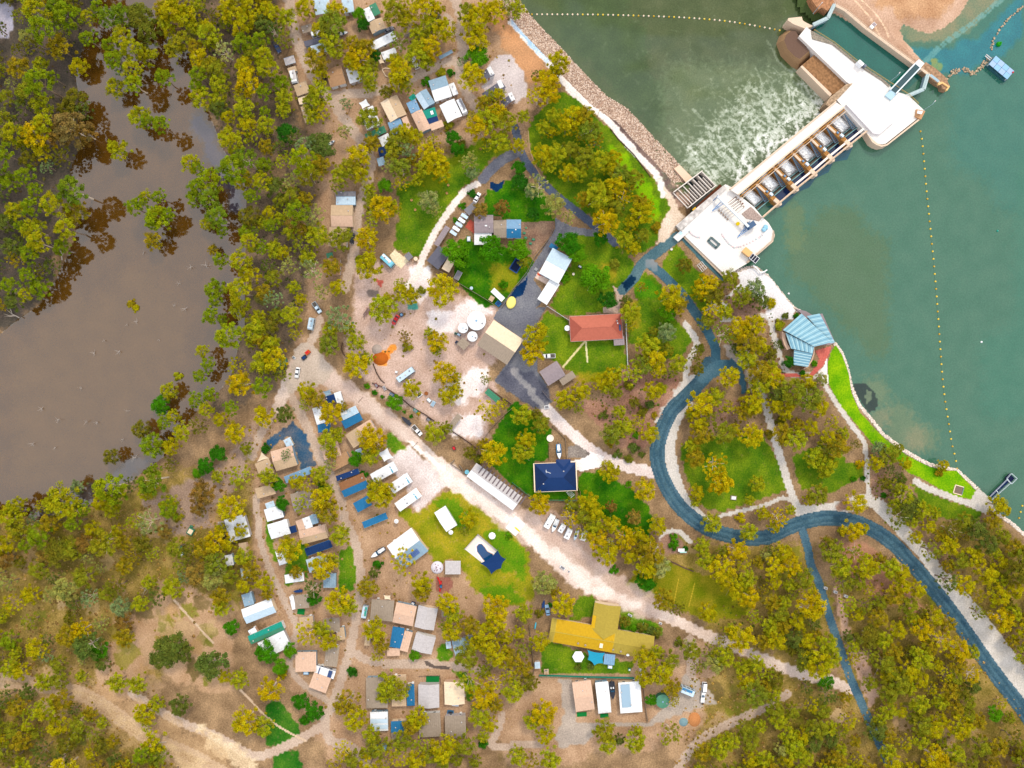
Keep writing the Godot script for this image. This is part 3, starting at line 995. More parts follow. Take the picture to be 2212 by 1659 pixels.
	# the downstream bank: riprap, and the pale stone line along its top
	var crest := pts("1106,47 1136,82 1181,130 1211,170 1261,220 1306,252 1346,300 1388,345 1423,385 1433,420")
	var foot := pts("1070,-200 1100,-60 1126,10 1156,47 1216,110 1266,165 1311,210 1356,237 1401,287 1456,345 1510,400", Y_DOWN)
	var rip := PackedVector2Array([Vector2(1040, -200), Vector2(1060, -60), Vector2(1085, 20)])
	rip.append_array(crest)
	rip.append_array(PackedVector2Array([Vector2(1460, 450), Vector2(1490, 440)]))
	foot.reverse()
	rip.append_array(foot)
	paint(rip, T(150, 122, 106), T(208, 180, 160), 2.0, 0.4)
	paint(wide(pts("1450,420 1420,360 1380,320 1330,270"), 26.0), T(96, 80, 78), T(150, 126, 116), 8.0, 0.8)
	paint(wide(crest, 15.0), T(226, 216, 208), T(255, 250, 250), 4.0, 0.8)
	paint(wide(pts("1106,47 1136,82 1181,130"), 9.0), T(150, 190, 226), T(250, 250, 255), 4.0, 0.9)
	paint(wide(pts("1090,-60 1126,8 1156,45 1216,108 1266,163 1311,208 1356,235 1401,285 1456,343", Y_DOWN), 7.0), T(170, 120, 86), T(220, 180, 150), 2.0, 0.6)
	paint(pts("1430,400 1455,425 1465,450 1480,470 1460,490 1440,520 1418,527 1425,490 1448,450"), T(214, 190, 166), T(240, 222, 204), 4.0, 0.7)
	# the water's colours
	var dwn := Geometry2D.intersect_polygons(river, tailwater)
	for q in dwn:
		paint(q, T(66, 82, 46), T(80, 96, 58), 1.0, 0.0)
	paint(pts("1200,-200 1700,-200 1720,60 1690,190 1800,200 1500,430 1400,270 1280,150"), T(66, 80, 50), T(88, 98, 66), 30.0, 0.8)
	paint(pts("1150,-200 1300,-200 1400,100 1460,300 1380,240 1220,90"), T(58, 78, 46), T(74, 94, 56), 30.0, 0.8)
	var upw := Geometry2D.clip_polygons(river, tailwater)
	for q in upw:
		paint(q, T(56, 104, 84), T(70, 112, 90), 1.0, 0.0)
	paint(pts("2000,-200 2412,-200 2412,400 2160,500 2060,330 2080,120"), T(46, 106, 92), T(58, 114, 98), 60.0, 0.6, 0.8)
	paint(pts("2180,300 2412,300 2412,1000 2150,900"), T(48, 108, 88), T(62, 114, 94), 50.0, 0.6, 0.7)
	paint(pts("1680,560 1820,420 1900,520 1950,700 1900,800 1820,720 1760,650"), T(72, 102, 66), T(80, 106, 74), 40.0, 0.8, 0.8)
	paint(pts("1690,430 1760,420 1740,520 1680,560"), T(88, 112, 72), T(96, 116, 78), 26.0, 0.8, 0.8)
	paint(pts("1836,800 1870,860 1910,920 1960,960 2020,990 2060,1000 2040,940 1960,880 1900,810 1850,740"), T(100, 118, 86), T(120, 126, 92), 40.0, 0.7, 0.7)
	paint(wide(pts("1880,870 1920,905 1965,945 2010,985"), 26.0), T(122, 124, 90), T(138, 132, 100), 30.0, 0.6, 0.7)
	paint(zpts(11, "745,0 860,0 930,60 960,150 950,220 890,245 840,190 790,110 760,50"), T(20, 44, 40), T(44, 62, 44), 3.0, 0.8)
	paint(zpts(11, "860,50 910,60 900,140 870,170 850,110"), T(92, 110, 86), T(108, 120, 92), 3.0, 0.8)
	paint(pts("1939,72 1990,92 2050,90 2130,40 2200,-60 2100,-60 2060,10 2010,40 1960,40"), T(96, 120, 90), T(140, 130, 96), 12.0, 0.8)
	paint(pts("1940,90 1985,110 2050,105 2120,70 2220,-20 2220,80 2110,150 2040,165 2000,150"), T(18, 104, 116), T(36, 124, 130), 14.0, 0.5)
	for s in ["1998,130 2040,90 2110,40 2180,-20", "2002,134 2044,94 2114,44 2184,-16"]:
		paint(wide(pts(s), 5.0), T(90, 150, 150), T(120, 160, 150), 4.0, 0.7, 0.7)
	paint(pts("1955,110 1985,118 2000,150 1965,140"), T(150, 170, 170), T(220, 226, 222), 6.0, 1.0, 0.8)
	paint(pts("2015,125 2040,130 2035,150 2015,148"), T(170, 150, 60), T(120, 150, 90), 6.0, 1.0, 0.8)
	paint(pts("1790,30 1830,36 1975,140 1990,165 1965,190 1930,200 1850,150 1770,80 1765,55"), T(20, 92, 84), T(30, 104, 92), 3.0, 0.2)
	# sand spit
	paint(sandbank, T(184, 146, 122), T(216, 182, 158), 3.0, 0.4)
	paint(pts("1880,10 1980,-60 2070,-60 2060,10 2010,50 1970,40 1930,30"), T(176, 132, 98), T(214, 172, 134), 16.0, 0.8)
	for s in ["1860,0 1890,30 1915,66 1921,80", "1845,0 1880,40 1905,80"]:
		paint(wide(pts(s), 3.0), T(236, 204, 172), T(244, 214, 184), 2.0, 0.5, 0.8)
	# lagoon
	paint(lagoon, T(80, 54, 14), T(96, 66, 22), 3.0, 0.3)
	paint(pts("60,700 300,560 420,700 400,900 250,1040 60,1090 0,900"), T(90, 62, 20), T(102, 72, 30), 40.0, 0.9, 0.8)
	paint(pts("280,1040 330,1000 300,980 140,1080 60,1110 90,1130"), T(70, 70, 84), T(92, 84, 84), 20.0, 0.8, 0.8)  # sky reflection painted bluish along the lower shore
	paint(pts("420,230 480,330 530,420 520,500 470,380 400,240"), T(66, 66, 92), T(88, 80, 92), 20.0, 0.8, 0.8)  # lilac sky reflection painted along the upper right shore
	# foam on the tail water
	paint(pts("1200,-20 1700,-20 1690,120 1700,190 1800,210 1500,440 1400,290 1300,160"), T(120, 134, 106), T(170, 178, 156), 40.0, 0.6, 0.3, 2)
	paint(pts("1500,120 1700,190 1812,214 1500,452 1440,330"), T(160, 168, 144), T(206, 210, 196), 40.0, 0.7, 0.42, 1)
	paint(pts("1600,290 1700,200 1800,190 1815,212 1560,420 1540,400"), T(226, 230, 224), T(255, 255, 255), 22.0, 0.9, 0.6, 1)
	paint(pts("1480,130 1640,90 1812,205 1520,440 1400,290"), T(104, 122, 88), T(124, 138, 104), 50.0, 0.8, 0.5)
	paint(pts("1540,250 1680,150 1816,205 1530,440 1470,370"), T(170, 180, 158), T(214, 220, 208), 30.0, 0.8, 0.55, 3)
	paint(pts("1600,330 1720,225 1800,190 1816,212 1560,420"), T(230, 234, 230), T(255, 255, 255), 12.0, 1.0, 1.0, 3)
	for i in 110:
		var a := Vector2(1566, 400).lerp(Vector2(1812, 208), rng.randf()) + Vector2(rng.randf_range(-14, 2), rng.randf_range(-14, 2))
		var d := Vector2(-0.72, -0.7).rotated(rng.randf_range(-0.35, 0.35))
		var ln := PackedVector2Array([a])
		for j in 2 + rng.randi() % 6:
			a += d * rng.randf_range(14, 34)
			d = d.rotated(rng.randf_range(-0.5, 0.5))
			ln.append(a)
		var far_ := ln.size() > 5
		paint(wide(ln, rng.randf_range(2.0, 5.0)), T(176, 186, 166), T(232, 238, 230), 2.5, 1.6, 0.26 if far_ else 0.6)
	paint(wide(pts("1570,402 1640,345 1720,284 1812,212"), 26.0), T(236, 240, 240), T(255, 255, 255), 12.0, 1.4, 1.0, 1)
	finish_ground()


# ---------------------------------------------------------------- cabins, sheds, houses

func slab(b: MB, p0: Vector3, p1: Vector3, p2: Vector3, p3: Vector3, th: float, ribs: float) -> void:
	# p0 p1 along the eave, p2 p3 along the ridge (p2 above p1)
	var d := Vector3.DOWN * th
	b.hexa([p0 + d, p1 + d, p2 + d, p3 + d, p0, p1, p2, p3])
	if ribs > 0.0:
		var k := int(p0.distance_to(p1) / ribs)
		var up := (p1 - p0).cross(p3 - p0).normalized()
		if up.y < 0.0:
			up = -up
		for i in range(1, k):
			var t := float(i) / k
			var e := p0.lerp(p1, t)
			var r := p3.lerp(p2, t)
			var w := (p1 - p0).normalized() * 0.05
			var hgt := up * 0.055
			b.quad(e - w, r - w, r + hgt, e + hgt, up - w * 10.0)
			b.quad(e + w, r + w, r + hgt, e + hgt, up + w * 10.0)


func frame_of(t: int, s: String, h: float) -> Dictionary:
	var f := nums(s)
	var a := ZW(t, f[0], f[1], h)
	var b := ZW(t, f[2], f[3], h)
	var c := ZW(t, f[4], f[5], h)
	a.y = 0; b.y = 0; c.y = 0
	var x := (b - a).normalized()
	var zz := x.cross(Vector3.UP)
	var w := (c - b).dot(zz)
	return {"l": a.distance_to(b), "w": absf(w), "side": signf(w), "at": (a + b) / 2.0 + zz * w / 2.0, "basis": Basis(x, Vector3.UP, zz)}


func windows_on(o: Node3D, L: float, Wd: float, h: float, seed_: int) -> void:
	var gl := mat(T(40, 52, 66), 0.12)
	var fr := cm("wh", 0.5)
	var k := clampi(int(L / 3.2), 1, 6)
	for sd in [-1.0, 1.0]:
		for i in k:
			var x := (i + 0.5) / k * L - L / 2.0
			if sd > 0.0 and i == seed_ % k:
				var dr := boxat("door", o, Vector3(x, 1.0, sd * (Wd / 2.0 + 0.02)), Vector3(0.85, 2.0, 0.06), mat(T(150 + seed_ % 70, 140, 120), 0.5))
				boxat("handle", dr, Vector3(0.35, 0.0, 0.8), Vector3(0.1, 0.03, 1.2), cm("gs", 0.3))
				continue
			var wn := boxat("window", o, Vector3(x, 1.45, sd * (Wd / 2.0 + 0.02)), Vector3(1.25, 0.95, 0.05), fr)
			boxat("pane", wn, Vector3(0, 0, sd * 0.45), Vector3(0.86, 0.84, 0.3), gl)


func building(kind: String, label: String, style: String, c1: String, c2: String, h: float, t: int, s: String, group := "", wall := "cr") -> Node3D:
	h += 0.017 * (roofs.size() % 13)
	var f := frame_of(t, s, h)
	var L: float = f.l
	var Wd: float = f.w
	var bs: Basis = f.basis
	var side: float = f.side
	if style == "G":
		bs = Basis(bs.z, Vector3.UP, -bs.x)
		var q := L
		L = Wd
		Wd = q
		side = 1.0
	var names := {"cabin": "cabin", "shed": "shed", "carport": "carport", "annexe": "canvas annexe", "house": "house", "container": "container", "shelter": "shelter", "canopy": "canopy"}
	var o := thing(kind, label, names.get(kind, kind), f.at, bs, group)
	roofs.append([Vector2(f.at.x, f.at.z), maxf(L, Wd) / 2.0])
	mark(Vector2(f.at.x, f.at.z), "")
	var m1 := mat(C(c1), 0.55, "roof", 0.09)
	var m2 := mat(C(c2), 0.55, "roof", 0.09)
	var open := kind in ["carport", "shelter", "canopy"]
	if open:
		var post := cm("gs", 0.5)
		for q in [Vector2(-1, -1), Vector2(1, -1), Vector2(1, 1), Vector2(-1, 1)]:
			boxat("post", o, Vector3(q.x * (L / 2 - 0.25), (h - 0.12) / 2, q.y * (Wd / 2 - 0.25)), Vector3(0.1, h - 0.12, 0.1), post)
	else:
		var wb := MB.new()
		wb.box(Vector3(0, (h - 0.1) / 2, 0), Vector3(L - 0.6, h - 0.1, Wd - 0.6))
		part("wall", wb.mesh(), mat(C(wall), 0.8, "fine", 0.2), o)
		if kind != "container":
			windows_on(o, L - 0.6, Wd - 0.6, h, roofs.size())
	var rise := clampf(Wd * 0.11, 0.25, 1.3)
	var hx := L / 2
	var hz := Wd / 2
	var ribs := 0.76 if kind != "annexe" else 1.4
	if style == "g" or style == "G":
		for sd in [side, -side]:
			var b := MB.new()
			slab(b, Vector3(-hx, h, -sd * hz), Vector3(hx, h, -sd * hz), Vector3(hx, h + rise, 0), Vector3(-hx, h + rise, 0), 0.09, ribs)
			part("roof_slope", b.mesh(), m1 if sd == side else m2, o)  # on the biggest shed the two slope colours hold painted light and shade
		if not open:
			var g := MB.new()
			for e in [-hx + 0.3, hx - 0.3]:
				g.tri(Vector3(e, h - 0.11, -hz + 0.3), Vector3(e, h - 0.11, hz - 0.3), Vector3(e, h + rise - 0.12, 0), Vector3(e, 0, 0))
			part("gable_wall", g.mesh(), mat(C(wall), 0.8, "fine", 0.2), o)
		boxat("ridge_cap", o, Vector3(0, h + rise + 0.02, 0), Vector3(L + 0.02, 0.06, 0.3), m1)
	elif style == "h":
		var r := minf(hx, hz) * 0.95
		rise = r * 0.42
		var ra := Vector3(-hx + r, h + rise, 0)
		var rb := Vector3(hx - r, h + rise, 0)
		var e := [Vector3(-hx, h, -hz), Vector3(hx, h, -hz), Vector3(hx, h, hz), Vector3(-hx, h, hz)]
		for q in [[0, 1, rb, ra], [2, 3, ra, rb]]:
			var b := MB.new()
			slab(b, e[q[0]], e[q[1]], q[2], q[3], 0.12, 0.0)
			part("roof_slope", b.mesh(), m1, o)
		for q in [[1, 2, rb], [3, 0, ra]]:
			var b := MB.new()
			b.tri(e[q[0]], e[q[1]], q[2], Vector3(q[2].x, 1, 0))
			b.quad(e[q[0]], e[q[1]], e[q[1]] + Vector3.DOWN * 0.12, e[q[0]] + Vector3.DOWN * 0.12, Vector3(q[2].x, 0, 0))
			part("roof_slope", b.mesh(), m2, o)  # hip ends: shade painted as a darker copy of the roof colour
		var hb := MB.new()
		hb.bar(ra + Vector3.UP * 0.03, rb + Vector3.UP * 0.03, 0.3, 0.08)
		for q in [[0, ra], [3, ra], [1, rb], [2, rb]]:
			hb.bar(e[q[0]] + Vector3.UP * 0.03, q[1] + Vector3.UP * 0.03, 0.26, 0.08)
		part("ridge_cap", hb.mesh(), m1, o)
		var gb := MB.new()
		for q in 4:
			gb.bar(e[q] + Vector3.DOWN * 0.08, e[(q + 1) % 4] + Vector3.DOWN * 0.08, 0.14, 0.12)
		part("gutter", gb.mesh(), mat(C(wall), 0.6), o)
	else:
		var b := MB.new()
		var tilt := 0.05 * Wd if style == "s" else 0.02
		slab(b, Vector3(-hx, h, -side * hz), Vector3(hx, h, -side * hz), Vector3(hx, h + tilt, side * hz), Vector3(-hx, h + tilt, side * hz), 0.1, ribs)
		part("roof", b.mesh(), m1, o)
		for q in [-1.0, 1.0]:
			var e := MB.new()
			e.bar(Vector3(-hx, h - 0.05 + (tilt if q * side > 0 else 0.0), q * hz), Vector3(hx, h - 0.05 + (tilt if q * side > 0 else 0.0), q * hz), 0.1, 0.13)
			part("gutter", e.mesh(), m2, o)
	if kind == "cabin" or kind == "house":
		var k := roofs.size()
		var vt := MB.new()
		vt.lathe(Vector3.ZERO, [Vector2(0.16, -0.2), Vector2(0.16, 0.25), Vector2(0.28, 0.28), Vector2(0.05, 0.45)], 8)
		for i in 1 + k % 2:
			part("roof_vent", vt.mesh(), cm("lg", 0.4), o, Transform3D(Basis(), Vector3(((k * 7 + i * 5) % 9 - 4) / 10.0 * L, h + rise * 0.55, hz * 0.42 * (1 if (k + i) % 2 else -1))))
		if k % 3 != 0:
			boxat("air_conditioner", o, Vector3(hx * 0.5 * (1 if k % 2 else -1), 0.4, -hz + 0.08), Vector3(0.9, 0.7, 0.36), cm("wh", 0.4))
	return o


func skylights(o: Node3D, k: int, c: String, size: Vector3, at: Vector3, step: Vector3) -> void:
	for i in k:
		boxat("skylight", o, at + step * i, size, cm(c, 0.25))


func sail(label: String, c: String, t: int, s: String, hs: Array) -> void:
	var f := nums(s)
	var p := []
	var m := Vector3.ZERO
	for i in range(0, f.size(), 2):
		var q := ZW(t, f[i], f[i + 1], hs[(i / 2) % hs.size()])
		p.append(q)
		m += q
	var k := p.size()
	m /= k
	var o := thing("shade_sail", label, "shade sail", Vector3(m.x, 0, m.z))
	var org := Vector3(m.x, 0, m.z)
	var b := MB.new()
	var n := 6
	for i in k:
		var a: Vector3 = p[i]
		var e: Vector3 = p[(i + 1) % k]
		for j in n:
			for l in n:
				var q := []
				for g in [[j, l], [j + 1, l], [j + 1, l + 1], [j, l + 1]]:
					var u: float = float(g[0]) / n
					var r: float = float(g[1]) / n
					var edge := a.lerp(e, u)
					edge = edge.lerp(m, 0.16 * 4.0 * u * (1.0 - u))
					var pt := m.lerp(edge, r) - org
					pt.y -= 0.25 * (1.0 - r)
					q.append(pt)
				b.quad(q[0], q[1], q[2], q[3], Vector3.UP)
	part("canvas", b.mesh(), mat(C(c), 0.85, "fine", 0.3), o)
	for i in k:
		var q: Vector3 = p[i] - org
		var pb := MB.new()
		pb.tube(Vector3(q.x, 0, q.z), q, 0.07, 0.06, 6)
		part("post", pb.mesh(), cm("gs", 0.5), o)
	mark(Vector2(m.x, m.z), "")


